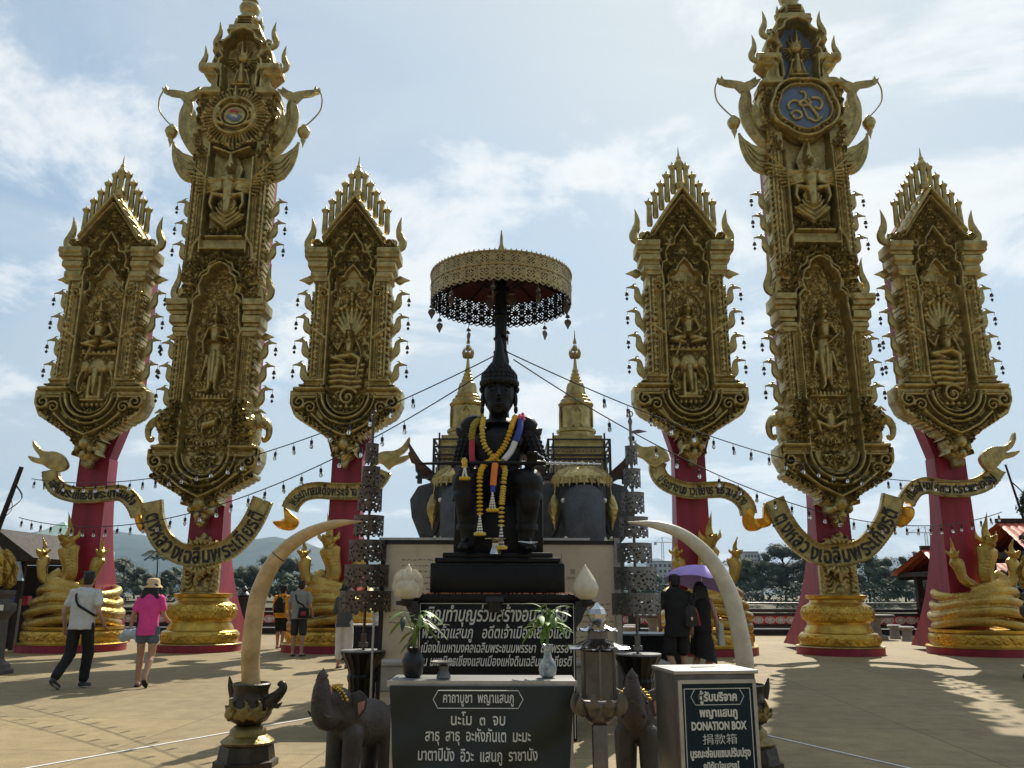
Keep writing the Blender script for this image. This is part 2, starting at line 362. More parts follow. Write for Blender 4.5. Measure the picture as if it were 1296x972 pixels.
# ------------------------------------------------------------------ carved relief: a height field cut to an outline
class HF:
    def __init__(s, x0, x1, z0, z1, step):
        s.x0, s.z0, s.st = x0, z0, step
        s.nx = int(round((x1-x0)/step))+1; s.nz = int(round((z1-z0)/step))+1
        s.X, s.Z = np.meshgrid(x0+np.arange(s.nx)*step, z0+np.arange(s.nz)*step)
        s.h = np.full(s.X.shape, -1.0); s.mask = np.zeros(s.X.shape, bool)
    def win(s, xa, xb, za, zb):
        i0 = max(0, int((xa-s.x0)/s.st)); i1 = min(s.nx, int((xb-s.x0)/s.st)+2); j0 = max(0, int((za-s.z0)/s.st)); j1 = min(s.nz, int((zb-s.z0)/s.st)+2)
        return (slice(j0, max(j0, j1)), slice(i0, max(i0, i1)))
    def inside(s, poly, w=None):
        X, Z = (s.X, s.Z) if w is None else (s.X[w], s.Z[w])
        r = np.zeros(X.shape, bool); n = len(poly); j = n-1
        for i in range(n):
            xi, zi = poly[i]; xj, zj = poly[j]
            if zi != zj: r ^= ((zi > Z) != (zj > Z)) & (X < (xj-xi)*(Z-zi)/(zj-zi)+xi)
            j = i
        return r
    def poly(s, poly, h, mode='set'):
        m = s.inside(poly)
        if mode == 'set': s.h[m] = h; s.mask |= m
        elif mode == 'add': s.h[m] += h
        elif mode == 'max': s.h[m] = np.maximum(s.h[m], h); s.mask |= m
        elif mode == 'min': s.h[m] = np.minimum(s.h[m], h)
        return m
    def _put(s, w, d2, base, amp, add):
        ok = d2 < 1; v = np.sqrt(np.clip(1-d2, 0, 1))*amp
        H = s.h[w]
        if add: H[ok] += v[ok]
        else: H[ok] = np.maximum(H[ok], base+v[ok]); s.mask[w] |= ok
    def cap(s, a, b, r1, r2, base, amp, add=False, sym=False):
        for sg in ((1, -1) if sym else (1,)):
            x1, z1, x2, z2 = a[0]*sg, a[1], b[0]*sg, b[1]; r = max(r1, r2)
            w = s.win(min(x1, x2)-r, max(x1, x2)+r, min(z1, z2)-r, max(z1, z2)+r); X, Z = s.X[w], s.Z[w]
            dx, dz = x2-x1, z2-z1; L = dx*dx+dz*dz+1e-12; t = np.clip(((X-x1)*dx+(Z-z1)*dz)/L, 0, 1); rr = r1+(r2-r1)*t
            s._put(w, ((X-x1-t*dx)**2+(Z-z1-t*dz)**2)/(rr*rr), base, amp, add)
    def line(s, P, r, base, amp, sym=False, r2=None, add=False):
        r2 = r if r2 is None else r2; n = len(P)-1
        for i in range(n): s.cap(P[i], P[i+1], r+(r2-r)*i/n, r+(r2-r)*(i+1)/n, base, amp, add, sym)
    def ell(s, c, rx, rz, base, amp, rot=0.0, sym=False, add=False):
        for sg in ((1, -1) if sym else (1,)):
            x, z = c[0]*sg, c[1]; r = max(rx, rz); w = s.win(x-r, x+r, z-r, z+r); X, Z = s.X[w]-x, s.Z[w]-z
            ca, sa = math.cos(rot*sg), math.sin(rot*sg); U = X*ca+Z*sa; V = -X*sa+Z*ca
            s._put(w, (U/rx)**2+(V/rz)**2, base, amp, add)
    def spiral(s, c, r, turns, th, base, amp, a0=0.0, dr=1, sym=False):
        P = []
        for i in range(int(10*turns)+1):
            t = i/(10*turns); a = a0+dr*2*math.pi*turns*t; q = r*(1-.85*t); P.append((c[0]+q*math.cos(a), c[1]+q*math.sin(a)))
        s.line(P, th, base, amp, sym, th*.7)
    def beads(s, a, b, n, r, base, amp, sym=False):
        for i in range(n):
            t = i/max(1, n-1); s.ell((a[0]+(b[0]-a[0])*t, a[1]+(b[1]-a[1])*t), r, r, base, amp, 0, sym)
    def scrolls(s, poly, sp, amp, rng, sym=True):
        """leafy arabesque filling an outline"""
        xs = [p[0] for p in poly]; zs = [p[1] for p in poly]
        z = min(zs)+sp*.5; row = 0
        while z < max(zs):
            x = min(xs)+sp*(.5 if row % 2 else .1)
            while x < max(xs):
                px, pz = x+rng.uniform(-.15, .15)*sp, z+rng.uniform(-.15, .15)*sp
                if s.inside(poly, s.win(px, px, pz, pz)).any():
                    j, i = int((pz-s.z0)/s.st), int((px-s.x0)/s.st)
                    if 0 <= j < s.nz and 0 <= i < s.nx and s.mask[j, i]:
                        b = s.h[j, i]*.5+.5*s.h[max(0, j-2), i]; a0 = rng.uniform(0, 6.28); d = rng.choice((-1, 1))
                        s.spiral((px, pz), sp*.42, 1.25, sp*.11, b, amp, a0, d, sym)
                        for k in range(2):
                            a = a0+2.2*k+rng.uniform(-.4, .4); s.ell((px+math.cos(a)*sp*.5, pz+math.sin(a)*sp*.5), sp*.30, sp*.13, b, amp*.85, a, sym)
                x += sp
            z += sp*.82; row += 1
    def flame(s, c, L, wd, rot, base, amp, sym=False):
        """a kanok leaf: fat below, curling to a point"""
        a = rot; P = []; 
        for i in range(7):
            t = i/6; aa = a+.55*math.sin(t*3.1)*(1 if t < .5 else -.6); P.append((c[0]+L*t*math.cos(aa), c[1]+L*t*math.sin(aa)))
        for i in range(6):
            t = i/6; q = wd*(1-t)**.8*(.55+.9*min(1, t*3)); q2 = wd*(1-(i+1)/6)**.8*(.55+.9*min(1, (i+1)/6*3))
            s.cap(P[i], P[i+1], max(q, s.st), max(q2, s.st*.8), base, amp, False, sym)
    def soften(s, n=2, edge=.05):
        m = s.mask.astype(float); k = int(max(1, edge/s.st))
        b = m.copy()
        for _ in range(k):
            p = np.pad(b, 1); b = (p[1:-1, 1:-1]+p[:-2, 1:-1]+p[2:, 1:-1]+p[1:-1, :-2]+p[1:-1, 2:])/5
        e = np.clip((b-.5)*2.2, 0, 1)**.5
        s.h = np.where(s.mask, s.h-(1-e)*edge*1.2, s.h)
        for _ in range(n):
            h = np.where(s.mask, s.h, 0); p = np.pad(h, 1); q = np.pad(m, 1)
            sm = (p[1:-1, 1:-1]*2+p[:-2, 1:-1]+p[2:, 1:-1]+p[1:-1, :-2]+p[1:-1, 2:])/(q[1:-1, 1:-1]*2+q[:-2, 1:-1]+q[2:, 1:-1]+q[1:-1, :-2]+q[1:-1, 2:]+1e-9)
            s.h = np.where(s.mask, .7*s.h+.3*sm, s.h)
    def mesh(s, name, back=.25):
        """front at y=-h, sides back to y=back"""
        mk = s.mask; cell = mk[:-1, :-1] & mk[1:, :-1] & mk[:-1, 1:] & mk[1:, 1:]
        use = np.zeros(mk.shape, bool); use[:-1, :-1] |= cell; use[1:, :-1] |= cell; use[:-1, 1:] |= cell; use[1:, 1:] |= cell
        idx = -np.ones(mk.shape, int); n = int(use.sum()); idx[use] = np.arange(n)
        V = np.stack([s.X[use], -s.h[use]*1.3, s.Z[use]], 1); B = V.copy(); B[:, 1] = back
        j, i = np.nonzero(cell); a, b, c, d = idx[j, i], idx[j, i+1], idx[j+1, i+1], idx[j+1, i]
        F = [np.stack([a, b, c, d], 1)]
        P = np.pad(cell, 1)
        for dj, di, q in ((-1, 0, (0, 0, 0, 1)), (1, 0, (1, 1, 1, 0)), (0, -1, (1, 0, 0, 0)), (0, 1, (0, 1, 1, 1))):
            m = cell & ~P[1+dj:P.shape[0]-1+dj, 1+di:P.shape[1]-1+di]; jj, ii = np.nonzero(m)
            u, v = idx[jj+q[0], ii+q[1]], idx[jj+q[2], ii+q[3]]
            F.append(np.stack([v, u, u+n, v+n], 1))
        F = np.concatenate(F); V = np.concatenate([V, B])
        me = bpy.data.meshes.new(name); me.vertices.add(len(V)); me.vertices.foreach_set('co', V.astype(np.float32).ravel())
        me.loops.add(F.size); me.loops.foreach_set('vertex_index', F.astype(np.int32).ravel())
        me.polygons.add(len(F)); me.polygons.foreach_set('loop_start', np.arange(0, F.size, 4, dtype=np.int32))
        me.update(calc_edges=True); me.validate(); me.shade_smooth(); me.set_sharp_from_angle(angle=R(62)); return me
def mir(P): return [(x, z) for x, z in P]+[(-x, z) for x, z in P[::-1] if abs(x) > 1e-6]
RNG = random.Random(3)

# ------------------------------------------------------------------ short pillar panel
def edge_leaves(f, x, z0, z1, b):
    z = z0; k = 0
    while z < z1: f.flame((x-.085, z), .18, .055, .95, b, .09, True); f.ell((x+.0, z+.02), .05, .05, b, .09, 0, True); z += .17; k += 1
def short_panel():
    f = HF(-1.52, 1.52, 4.5, 12.62, .016)
    f.poly(mir([(0, 4.56), (.06, 4.62), (.10, 4.78), (.24, 4.9), (.30, 5.04), (.35, 5.16), (.33, 5.3), (.44, 5.38), (.62, 5.53), (.80, 5.66), (1.0, 5.80), (1.2, 5.95), (1.36, 6.14), (1.45, 6.36), (1.44, 6.55), (1.34, 6.68), (1.2, 6.72), (1.16, 6.84), (1.06, 6.95), (1.05, 9.7), (1.12, 9.78), (1.12, 9.98), (1.2, 10.08), (1.2, 10.26), (1.30, 10.36), (1.30, 10.62), (1.16, 10.7), (.95, 10.76), (.86, 10.92), (0, 12.28)]), .12)
    # pilasters, cornice
    for sg in (1, -1):
        f.poly([(sg*x, z) for x, z in ((.62, 6.8), (1.0, 6.8), (1.0, 9.7), (.62, 9.7))], .20)
        for z0, z1, h in ((9.7, 9.8, .26), (9.8, 9.96, .30), (9.98, 10.1, .24), (10.1, 10.26, .33), (10.27, 10.36, .28), (10.36, 10.48, .36), (10.48, 10.64, .40)):
            f.poly([(sg*.66, z0), (sg*1.3, z0), (sg*1.3, z1), (sg*.66, z1)], h, 'max') if False else None
            m = f.mask & (f.X*sg > .66) & (f.Z >= z0) & (f.Z < z1); f.h[m] = h
        m = f.mask & (f.X*sg > .5) & (f.Z > 6.42) & (f.Z < 6.95); f.h[m] = .22
    f.line([(.55, 6.66), (1.34, 6.66)], .07, .2, .14, True); f.line([(.6, 6.9), (1.12, 6.9)], .05, .2, .10, True); f.line([(.62, 6.45), (1.25, 6.45)], .05, .18, .08, True)
    f.beads((.62, 6.78), (1.25, 6.78), 12, .035, .2, .07, True)
    f.beads((.70, 7.02), (.70, 9.6), 40, .035, .2, .06, True)
    f.line([(.80, 7.0), (.80, 9.65)], .022, .2, .05, True); f.line([(.97, 7.0), (.97, 9.65)], .025, .2, .06, True)
    for k in range(17):
        z = 7.08+k*.155; f.ell((.885, z), .06, .075, .2, .06, .6*(-1)**k, True); f.ell((.885, z+.07), .03, .04, .2, .05, 0, True)
    for zc in (8.25,):
        for q in ((.885, zc+.16), (.885, zc-.16)): f.flame(q, .2, .06, 1.57 if q[1] > zc else -1.57, .22, .07, True)
        f.line([(.62, zc-.18), (1.0, zc+.1)], .05, .22, .06, True)
    edge_leaves(f, 1.05, 6.95, 9.5, .10)
    # niche with lobed arches
    m = f.mask & (abs(f.X) < .56) & (f.Z > 6.1) & (f.Z < 9.9); f.h[m] = .02
    m = f.mask & (abs(f.X) < .62) & (f.Z >= 9.9) & (f.Z < 11.3-abs(f.X)*.75); f.h[m] = .05
    f.scrolls([(-.56, 6.3), (.56, 6.3), (.56, 9.7), (-.56, 9.7)]  , .205, .05, RNG, False)
    f.line([(.60, 6.7), (.60, 9.55)], .05, .12, .16, True)
    arch = [(.60, 9.55), (.64, 9.8), (.60, 10.05), (.48, 10.12), (.52, 10.34), (.42, 10.54), (.27, 10.58), (.24, 10.78), (.12, 10.94), (0, 11.15)]
    f.line(arch, .045, .14, .13, True)
    arch2 = [(.57, 9.15), (.55, 9.4), (.44, 9.48), (.46, 9.68), (.36, 9.84), (.24, 9.86), (.18, 10.0), (0, 10.22)]
    f.line(arch2, .045, .08, .12, True)
    f.scrolls([(0, 10.25), (.26, 9.9), (.5, 9.75), (.55, 9.6), (.58, 9.9), (.45, 10.1), (.4, 10.5), (.22, 10.6), (0, 11.05)], .155, .10, RNG)
    # leaf shaped aprons beside the inner arch
    for sg in (1,): f.spiral((.74, 9.35), .15, 1.5, .045, .16, .14, 1.2, 1, True)
    # gable
    for k, (q, wd, h) in enumerate(((0, .075, .26), (.13, .045, .2))):
        f.line([(0, 12.2-q*1.6), (.45, 11.54-q*1.2), (.82, 10.95-q)], wd, .14, h, True)
    f.scrolls([(0, 11.25), (.3, 10.9), (.6, 10.75), (.62, 10.95), (.35, 11.5), (0, 12.0)], .17, .11, RNG)
    f.scrolls([(.6, 10.2), (.66, 10.7), (.8, 10.8), (.6, 11.05), (.48, 10.75)], .15, .09, RNG)
    f.spiral((.98, 10.80), .11, 1.3, .04, .2, .14, 0, 1, True)
    # bowl
    for r_, wd, h in ((.62, .06, .22), (.76, .05, .18), (.50, .04, .16)):
        f.line([(r_*math.cos(t), 6.5+r_*1.02*math.sin(t)) for t in np.linspace(0, -math.pi/2, 9)], wd, .12, h, True)
    f.scrolls([(0, 6.0), (.36, 6.2), (.42, 6.42), (0, 6.45)], .15, .10, RNG)
    f.spiral((1.22, 6.3), .2, 1.5, .06, .12, .18, .9, -1, True); f.spiral((.92, 6.16), .17, 1.5, .05, .14, .16, 0, 1, True)
    f.line([(1.44, 6.6), (1.44, 6.3), (1.32, 6.02), (1.1, 5.86)], .06, .1, .14, True)
    f.scrolls([(0, 4.75), (.28, 5.0), (.5, 5.5), (1.2, 5.98), (1.0, 6.1), (.7, 5.85), (0, 5.75)], .16, .12, RNG)
    for k in range(8): f.spiral((.42+k*.118, 5.43+k*.080), .085, 1.2, .032, .12, .13, .5*k, 1, True)
    f.line([(.86, 5.98), (.5, 5.66), (.2, 5.5), (0, 5.42)], .05, .16, .16, True)
    f.ell((0, 5.2), .16, .2, .12, .22); f.ell((.17, 5.06), .1, .12, .12, .18, 0, True); f.ell((0, 4.9), .1, .16, .12, .2); f.ell((0, 4.68), .05, .1, .1, .14)
    f.soften(1, .04)
    return f.mesh('gilded_panel', .26)
def deity(f, x, z, k, b, legs='cross', crown=True):
    """a seated or standing celestial figure in relief; k = scale"""
    A = .16*k/.5
    f.ell((x, z+.62*k), .115*k, .15*k, b, A*1.15)
    if crown: f.cap((x, z+.74*k), (x, z+1.02*k), .085*k, .02*k, b, A*.9); f.line([(x-.11*k, z+.73*k), (x+.11*k, z+.73*k)], .03*k, b, A); f.ell((x+.14*k, z+.62*k), .03*k, .09*k, b, A*.6); f.ell((x-.14*k, z+.62*k), .03*k, .09*k, b, A*.6)
    f.cap((x, z+.5*k), (x, z+.42*k), .06*k, .08*k, b, A*.8)
    f.cap((x, z+.34*k), (x, z+.02*k), .20*k, .135*k, b, A); f.ell((x+.09*k, z+.31*k), .09*k, .07*k, b, A*1.08); f.ell((x-.09*k, z+.31*k), .09*k, .07*k, b, A*1.08)
    f.line([(x-.16*k, z+.42*k), (x, z+.30*k), (x+.16*k, z+.42*k)], .025*k, b+.02, A*1.05); f.line([(x-.14*k, z-.04*k), (x+.14*k, z-.04*k)], .04*k, b, A*1.1)
def short_figure(kind):
    f = HF(-.62, .62, 5.95, 9.75, .014); b = .02
    if kind == 0:     # celestial rider seated above elephants
        x = 0; k = .95
        f.line([(.1+.34*math.cos(t), 8.75+.48*math.sin(t)) for t in np.linspace(-.6, math.pi/2, 9)], .03, b, .07); f.line([(-.34*math.cos(t), 8.75+.48*math.sin(t)) for t in np.linspace(-.6, math.pi/2, 9)], .03, b, .07)
        deity(f, x, 8.12, k, b)
        for sg in (1, -1):
            f.cap((sg*.2, 8.5), (sg*.33, 8.22), .075, .06, b, .17); f.cap((sg*.33, 8.22), (sg*.1, 8.06), .06, .045, b+.03, .16)
            f.cap((sg*.12, 8.0), (sg*.44, 7.93), .12, .09, b, .2); f.cap((sg*.44, 7.93), (sg*.08, 7.84), .08, .06, b+.02, .2)
        f.cap((-.2, 7.86), (-.33, 7.5), .07, .045, b, .17)
        for i in range(7): f.ell((-.42+.14*i, 7.74-.05*(1-((i-3)/3)**2)), .085, .10, b, .14)
        f.line([(-.46, 7.66), (.46, 7.66)], .05, b, .12)
        # three elephants
        f.ell((0, 7.3), .26, .30, b, .17); f.cap((0, 7.2), (.03, 6.55), .13, .06, b, .22); f.ell((.16, 7.28), .12, .19, b, .14, .2, True)
        for sg in (1, -1):
            f.ell((sg*.36, 7.32), .16, .22, b, .13); f.line([(sg*.38, 7.2), (sg*.46, 6.95), (sg*.47, 6.7), (sg*.4, 6.55), (sg*.33, 6.62)], .075, b, .13, False, .035)
            f.cap((sg*.14, 7.0), (sg*.15, 6.45), .09, .08, b, .15); f.cap((sg*.2, 7.1), (sg*.28, 6.85), .03, .01, b+.1, .12)
        f.ell((0, 6.46), .26, .09, b, .16); f.line([(-.3, 6.38), (.3, 6.38)], .06, b, .17)
        for i in range(5): f.ell((-.26+.13*i, 6.26), .07, .09, b, .14)
    else:             # seated figure under a naga hood, on its coils
        for i in range(9):
            t = math.pi*(.04+i*.115); f.cap((0, 8.1), (.44*math.cos(t), 8.55+.55*math.sin(t)), .07, .055, b, .07); f.ell((.44*math.cos(t), 8.55+.55*math.sin(t)), .075, .095, b, .13, t-1.57)
        for i in range(5):
            t = math.pi*(.14+i*.18); f.ell((.24*math.cos(t), 8.85+.38*math.sin(t)), .065, .085, b, .14, t-1.57)
        f.ell((0, 9.35), .09, .14, b, .15)
        deity(f, 0, 7.72, .8, b)
        for sg in (1, -1):
            f.cap((sg*.18, 8.05), (sg*.3, 7.78), .06, .05, b, .16)
        f.cap((.3, 7.78), (.34, 7.55), .05, .04, b, .15); f.cap((-.3, 7.78), (-.44, 7.98), .05, .04, b, .14); f.cap((-.44, 8.25), (-.44, 7.5), .02, .02, b, .12)
        f.cap((.05, 7.66), (.3, 7.52), .12, .1, b, .22); f.cap((.3, 7.52), (.24, 7.02), .09, .055, b+.02, .2); f.cap((.24, 7.0), (.36, 6.95), .05, .03, b+.04, .17)
        f.cap((-.02, 7.62), (-.44, 7.54), .12, .09, b, .22); f.cap((-.44, 7.54), (-.1, 7.44), .075, .05, b+.03, .2)
        for i in range(5): f.line([(-.46, 7.34-.15*i), (-.2, 7.37-.15*i), (.1, 7.33-.15*i), (.42-.02*i, 7.36-.15*i)], .085, b, .16+.02*(i % 2))
        f.spiral((.02, 6.48), .26, 1.4, .07, b, .16, .5, 1); f.ell((.0, 6.46), .09, .09, b, .2)
        for i in range(5): f.ell((-.3+.15*i, 6.22), .085, .09, b, .14)
    rng = random.Random(kind)
    g_ = HF(-.5, .5, 6.2, 9.2, .02)
    f.soften(1, .02)
    return f.mesh('relief_figure', .0)
def hamsa():
    """bird shaped bracket reaching out along +x from the pillar edge at x=0"""
    b = MB()
    P = crm([(-.06, -.12), (.06, -.10), (.15, 0), (.17, .12), (.18, .22), (.235, .285), (.30, .285)], 4); Q = np.interp(np.linspace(0, 1, len(P)), [0, .25, .5, .8, 1], [.10, .115, .075, .05, .052])
    b.tube([(x, 0, z) for x, z in P], list(Q), 8, flat=.7)
    b.tube([(.28, 0, .285), (.36, 0, .275), (.43, 0, .262)], [.045, .028, .012], 6, flat=.6)
    b.tube([(.27, 0, .32), (.23, 0, .37), (.17, 0, .38)], [.03, .02, .005], 5, flat=.5)
    for k in range(4): b.prism([(-.06, -.30+k*.09), (.04, -.28+k*.09), (.13-.02*k, -.17+k*.09), (.02, -.20+k*.09)], -.07+.01*k, .07-.01*k)
    return b.mesh('bird_bracket')
def bell():
    b = MB(); b.lathe([(.004, .16), (.005, .05), (.012, .045), (.03, .03), (.036, -.005), (.05, -.05), (.046, -.055), (.0, -.05)], 10)
    b.tube([(0, 0, -.05), (0, 0, -.11)], .005, 4); b.prism([(0, -.10), (.035, -.13), (.03, -.165), (0, -.2), (-.03, -.165), (-.035, -.13)], -.006, .006)
    return b.mesh('hanging_bell')
def spike(L):
    b = MB(); k_ = 1.25; b.lathe([(r_*k_, z_) for r_, z_ in [(.055, 0), (.07, L*.1), (.06, L*.55), (.058, L*.78), (.085, L*.84), (.095, L*.88), (.07, L*.93), (.03, L*.97), (.004, L*1.06)]], 8, ry=.9)
    b.tube([(.02, 0, L*.86), (.09, 0, L*.88), (.12, 0, L*.94)], [.04, .03, .008], 6)
    return b.mesh('gable_spike')
def horn(k=1.0):
    """upswept flame finial with a curled foot, growing towards +x"""
    b = MB()
    P = crm([(0, .0), (.14, -.06), (.27, .0), (.30, .14), (.24, .30), (.20, .48), (.215, .68), (.25, .86)], 5); Q = np.interp(np.linspace(0, 1, len(P)), [0, .15, .4, .6, .8, 1], [.07, .10, .10, .095, .055, .006])
    b.tube([(x*k, 0, z*k) for x, z in P], list(Q*k), 8, flat=.75)
    P = crm([(.12, .02), (.13, .13), (.06, .18), (.02, .12), (.06, .08)], 4); b.tube([(x*k, -.03*k, z*k) for x, z in P], list(np.linspace(.06, .025, len(P))*k), 7)
    return b.mesh('horn_finial')
def finial(prof): return MB().lathe(prof, 16).mesh('spire')
def leaffin():
    b = MB(); b.tube([(0, 0, 0), (.08, 0, .01), (.16, 0, .0), (.24, 0, .01), (.36, 0, 0)], [.03, .07, .10, .06, .005], 8, flat=.5); b.tube([(.05, 0, .05), (.13, 0, .09), (.2, 0, .08)], [.02, .035, .005], 6, flat=.6); b.tube([(.05, 0, -.05), (.13, 0, -.09), (.2, 0, -.08)], [.02, .035, .005], 6, flat=.6)
    return b.mesh('leaf_finial')
ME = dict(panel=short_panel(), fig0=short_figure(0), fig1=short_figure(1), hamsa=hamsa(), bell=bell(), horn=horn(1.0), leaf=leaffin(),
          spire=finial([(.12, 0), (.14, .1), (.085, .2), (.08, .55), (.13, .68), (.14, .74), (.10, .82), (.06, .9), (.07, .93), (.03, 1.02), (.005, 1.28)]))
SPK = {}
def spk(L):
    L = round(L, 2)
    if L not in SPK: SPK[L] = spike(L)
    return SPK[L]
def board(name, zt, hw, hwl, zmid, depth, flare, parent, zb=.1):
    """red column: narrow below, wide behind the panel, its back sweeping out to a broad foot"""
    b = MB(); zs = list(np.linspace(zb, zmid, 12)); y0 = .34
    vs = []
    for z in zs:
        t = (z-zb)/(zmid-zb); y1 = y0+depth+flare*(1-t)**2.6*(1 if t < 1 else 0)
        ww = hwl+.04*(1-t)
        vs += [(-ww, y0, z), (ww, y0, z), (ww, y1, z), (-ww, y1, z)]
    n = len(zs)
    fs = [(i*4+k, i*4+(k+1) % 4, (i+1)*4+(k+1) % 4, (i+1)*4+k) for i in range(n-1) for k in range(4)]+[(3, 2, 1, 0), (4*n-4, 4*n-3, 4*n-2, 4*n-1)]
    b.add(vs, fs)
    # foot plate lines up with the ground
    prof = [(hwl*.98, zmid-.01), (hw, zmid+1.9), (hw, zt-1.3), (hw*.72, zt-.9), (.1, zt)]
    b.prism(mir(prof[::-1])[::-1] if False else [(x, z) for x, z in prof]+[(-x, z) for x, z in prof[::-1]], y0+.004, y0+depth*.9)
    return b.build(name, MT['red'], parent, 30)
def brackets(root, spots):
    for x, z, has in spots:
        sg = 1 if x > 0 else -1
        o = link('bird_bracket', ME['hamsa'], MT['goldsmooth'], root, (x, .05, z), None, (sg*1.15, 1, 1.05))
        if has: link('hanging_bell', ME['bell'], MT['potdark'], o, (.415, 0, .11))
def short_tower(X, Y, kind, label):
    t = thing('gilded_pillar', label, 'pillar', (X, Y, 0), 0, 'gilded royal pillars')
    board('red_column', 12.2, .96, .40, 4.9, .5, 1.9, t)
    link('gilded_panel', ME['panel'], MT['gold'], t); link('relief_figure', ME['fig%d' % kind], MT['goldsmooth'], t)
    link('spire', ME['spire'], MT['goldsmooth'], t, (0, -.16, 12.30))
    for k in range(5):
        x = .185+k*.172; z = 12.12-k*.245
        for sg in (1, -1): link('gable_spike', spk(.92-.03*k), MT['goldsmooth'], t, (sg*x, -.14, z+.04), None, (sg, 1, 1))
    for sg in (1, -1):
        link('horn_finial', ME['horn'], MT['goldsmooth'], t, (sg*.96, -.06, 10.80), None, (sg*1.2, 1.3, 1.08)); link('leaf_finial', ME['leaf'], MT['goldsmooth'], t, (sg*1.1, .1, 9.88), None, (sg*1.25, 1.2, 1.2))
    brackets(t, [(sg*1.06, z, True) for z in (9.18, 8.50, 7.82, 7.14) for sg in (1, -1)])
    return t
# ------------------------------------------------------------------ tall pillar
def tall_panel():
    f = HF(-1.56, 1.56, 3.0, 18.2, .018)
    f.poly(mir([(0, 3.06), (.06, 3.14), (.10, 3.32), (.26, 3.42), (.30, 3.58), (.42, 3.66), (.42, 3.80), (.58, 3.9), (.66, 4.0), (.85, 4.08), (.9, 4.2), (1.08, 4.28), (1.28, 4.42), (1.40, 4.62), (1.45, 4.85), (1.40, 5.06), (1.3, 5.12), (1.25, 5.2), (1.3, 5.35), (1.3, 5.75), (1.22, 6.0), (1.14, 6.3), (1.08, 6.5), (1.08, 8.1), (1.14, 8.2), (1.14, 8.36), (1.22, 8.45), (1.22, 8.7), (1.32, 8.8), (1.32, 9.1), (1.2, 9.2), (1.16, 9.5), (1.08, 9.7), (1.08, 14.1), (1.16, 14.4), (1.2, 15.0), (1.2, 15.55), (1.05, 15.66), (.9, 15.78), (.86, 16.0), (1.06, 16.2), (1.16, 16.3), (1.16, 16.46), (.96, 16.56), (.86, 16.9), (.84, 17.05), (.7, 17.15), (.6, 17.5), (.46, 17.66), (.46, 17.8), (.24, 17.95), (.24, 18.15), (0, 18.15)]), .14)
    mk = f.mask; A = abs(f.X)
    def lev(x0, x1, z0, z1, h): f.h[mk & (A >= x0) & (A < x1) & (f.Z >= z0) & (f.Z < z1)] = h
    lev(.68, 1.03, 5.3, 8.1, .22); lev(.66, 1.0, 9.6, 14.0, .22)
    for z0, z1, h in ((8.1, 8.22, .28), (8.22, 8.36, .33), (8.37, 8.47, .27), (8.47, 8.68, .36), (8.69, 8.8, .31), (8.8, 8.94, .40), (8.94, 9.12, .46)): lev(.74, 1.4, z0, z1, h)
    for z0, z1, h in ((16.15, 16.28, .24), (16.28, 16.46, .34), (16.9, 17.05, .3), (17.6, 17.8, .3), (15.5, 15.7, .3)): lev(.0 if z0 > 17 else .5, 1.4, z0, z1, h)
    lev(.6, 1.35, 4.86, 5.2, .24)
    f.line([(.6, 5.1), (1.32, 5.1)], .07, .2, .15, True); f.line([(.65, 4.88), (1.25, 4.88)], .05, .2, .1, True); f.beads((.65, 5.0), (1.25, 5.0), 12, .035, .2, .08, True)
    # beaded pilasters, lower and upper
    for z0, z1, xs in ((5.3, 8.05, .76), (9.9, 13.4, .74)):
        n = int((z1-z0)/.07); f.beads((xs, z0), (xs, z1), n, .032, .22, .06, True)
        f.line([(xs+.09, z0), (xs+.09, z1)], .022, .22, .05, True); f.line([(1.01, z0), (1.01, z1)], .025, .22, .06, True)
        k = 0; z = z0+.1
        while z < z1: f.ell((xs+.18, z), .06, .075, .22, .06, .6*(-1)**k, True); f.ell((xs+.18, z+.08), .03, .04, .22, .05, 0, True); z += .165; k += 1
    edge_leaves(f, 1.08, 6.55, 8.0, .12); edge_leaves(f, 1.08, 9.75, 13.2, .12)
    # lower niche with trefoil head
    lev(0, .64, 4.9, 9.35, .02); f.h[mk & (A < .42) & (f.Z >= 9.3) & (f.Z < 10.15) & ((A/.42)**2+((f.Z-9.6)/.56)**2 < 1)] = .02
    f.scrolls([(-.62, 5.0), (.62, 5.0), (.62, 9.3), (.3, 10.0), (-.3, 10.0), (-.62, 9.3)]  , .205, .05, RNG, False); f.scrolls([(.02, 11.2), (.6, 11.2), (.6, 13.6), (.02, 13.6)]  , .205, .05, RNG)
    f.line([(.67, 4.9), (.67, 8.0)], .05, .14, .2, True)
    f.line([(.67, 8.0), (.72, 8.2), (.66, 8.42), (.62, 8.9), (.64, 9.05), (.55, 9.2), (.46, 9.24), (.52, 9.5), (.44, 9.78), (.30, 9.88), (.26, 10.05), (.12, 10.16), (0, 10.2)], .06, .16, .22, True)
    f.line([(.76, 8.5), (.74, 8.95), (.66, 9.28), (.56, 9.34), (.62, 9.6), (.52, 9.9), (.36, 10.0), (.3, 10.18), (0, 10.34)], .05, .16, .16, True)
    f.scrolls([(.6, 9.5), (.9, 9.2), (1.05, 9.2), (1.0, 9.9), (.3, 10.4), (.45, 10.0)], .17, .1, RNG)
    f.scrolls([(0, 10.35), (.4, 10.1), (.95, 9.8), (.95, 10.2), (0, 10.6)], .17, .1, RNG)
    # bowl and tail
    for r_, wd, h in ((.68, .065, .24), (.84, .05, .2), (.55, .045, .18)):
        f.line([(r_*math.cos(t), 4.92+r_*1.0*math.sin(t)) for t in np.linspace(0, -math.pi/2, 9)], wd, .12, h, True)
    f.scrolls([(0, 4.45), (.38, 4.62), (.45, 4.85), (0, 5.0)], .16, .1, RNG)
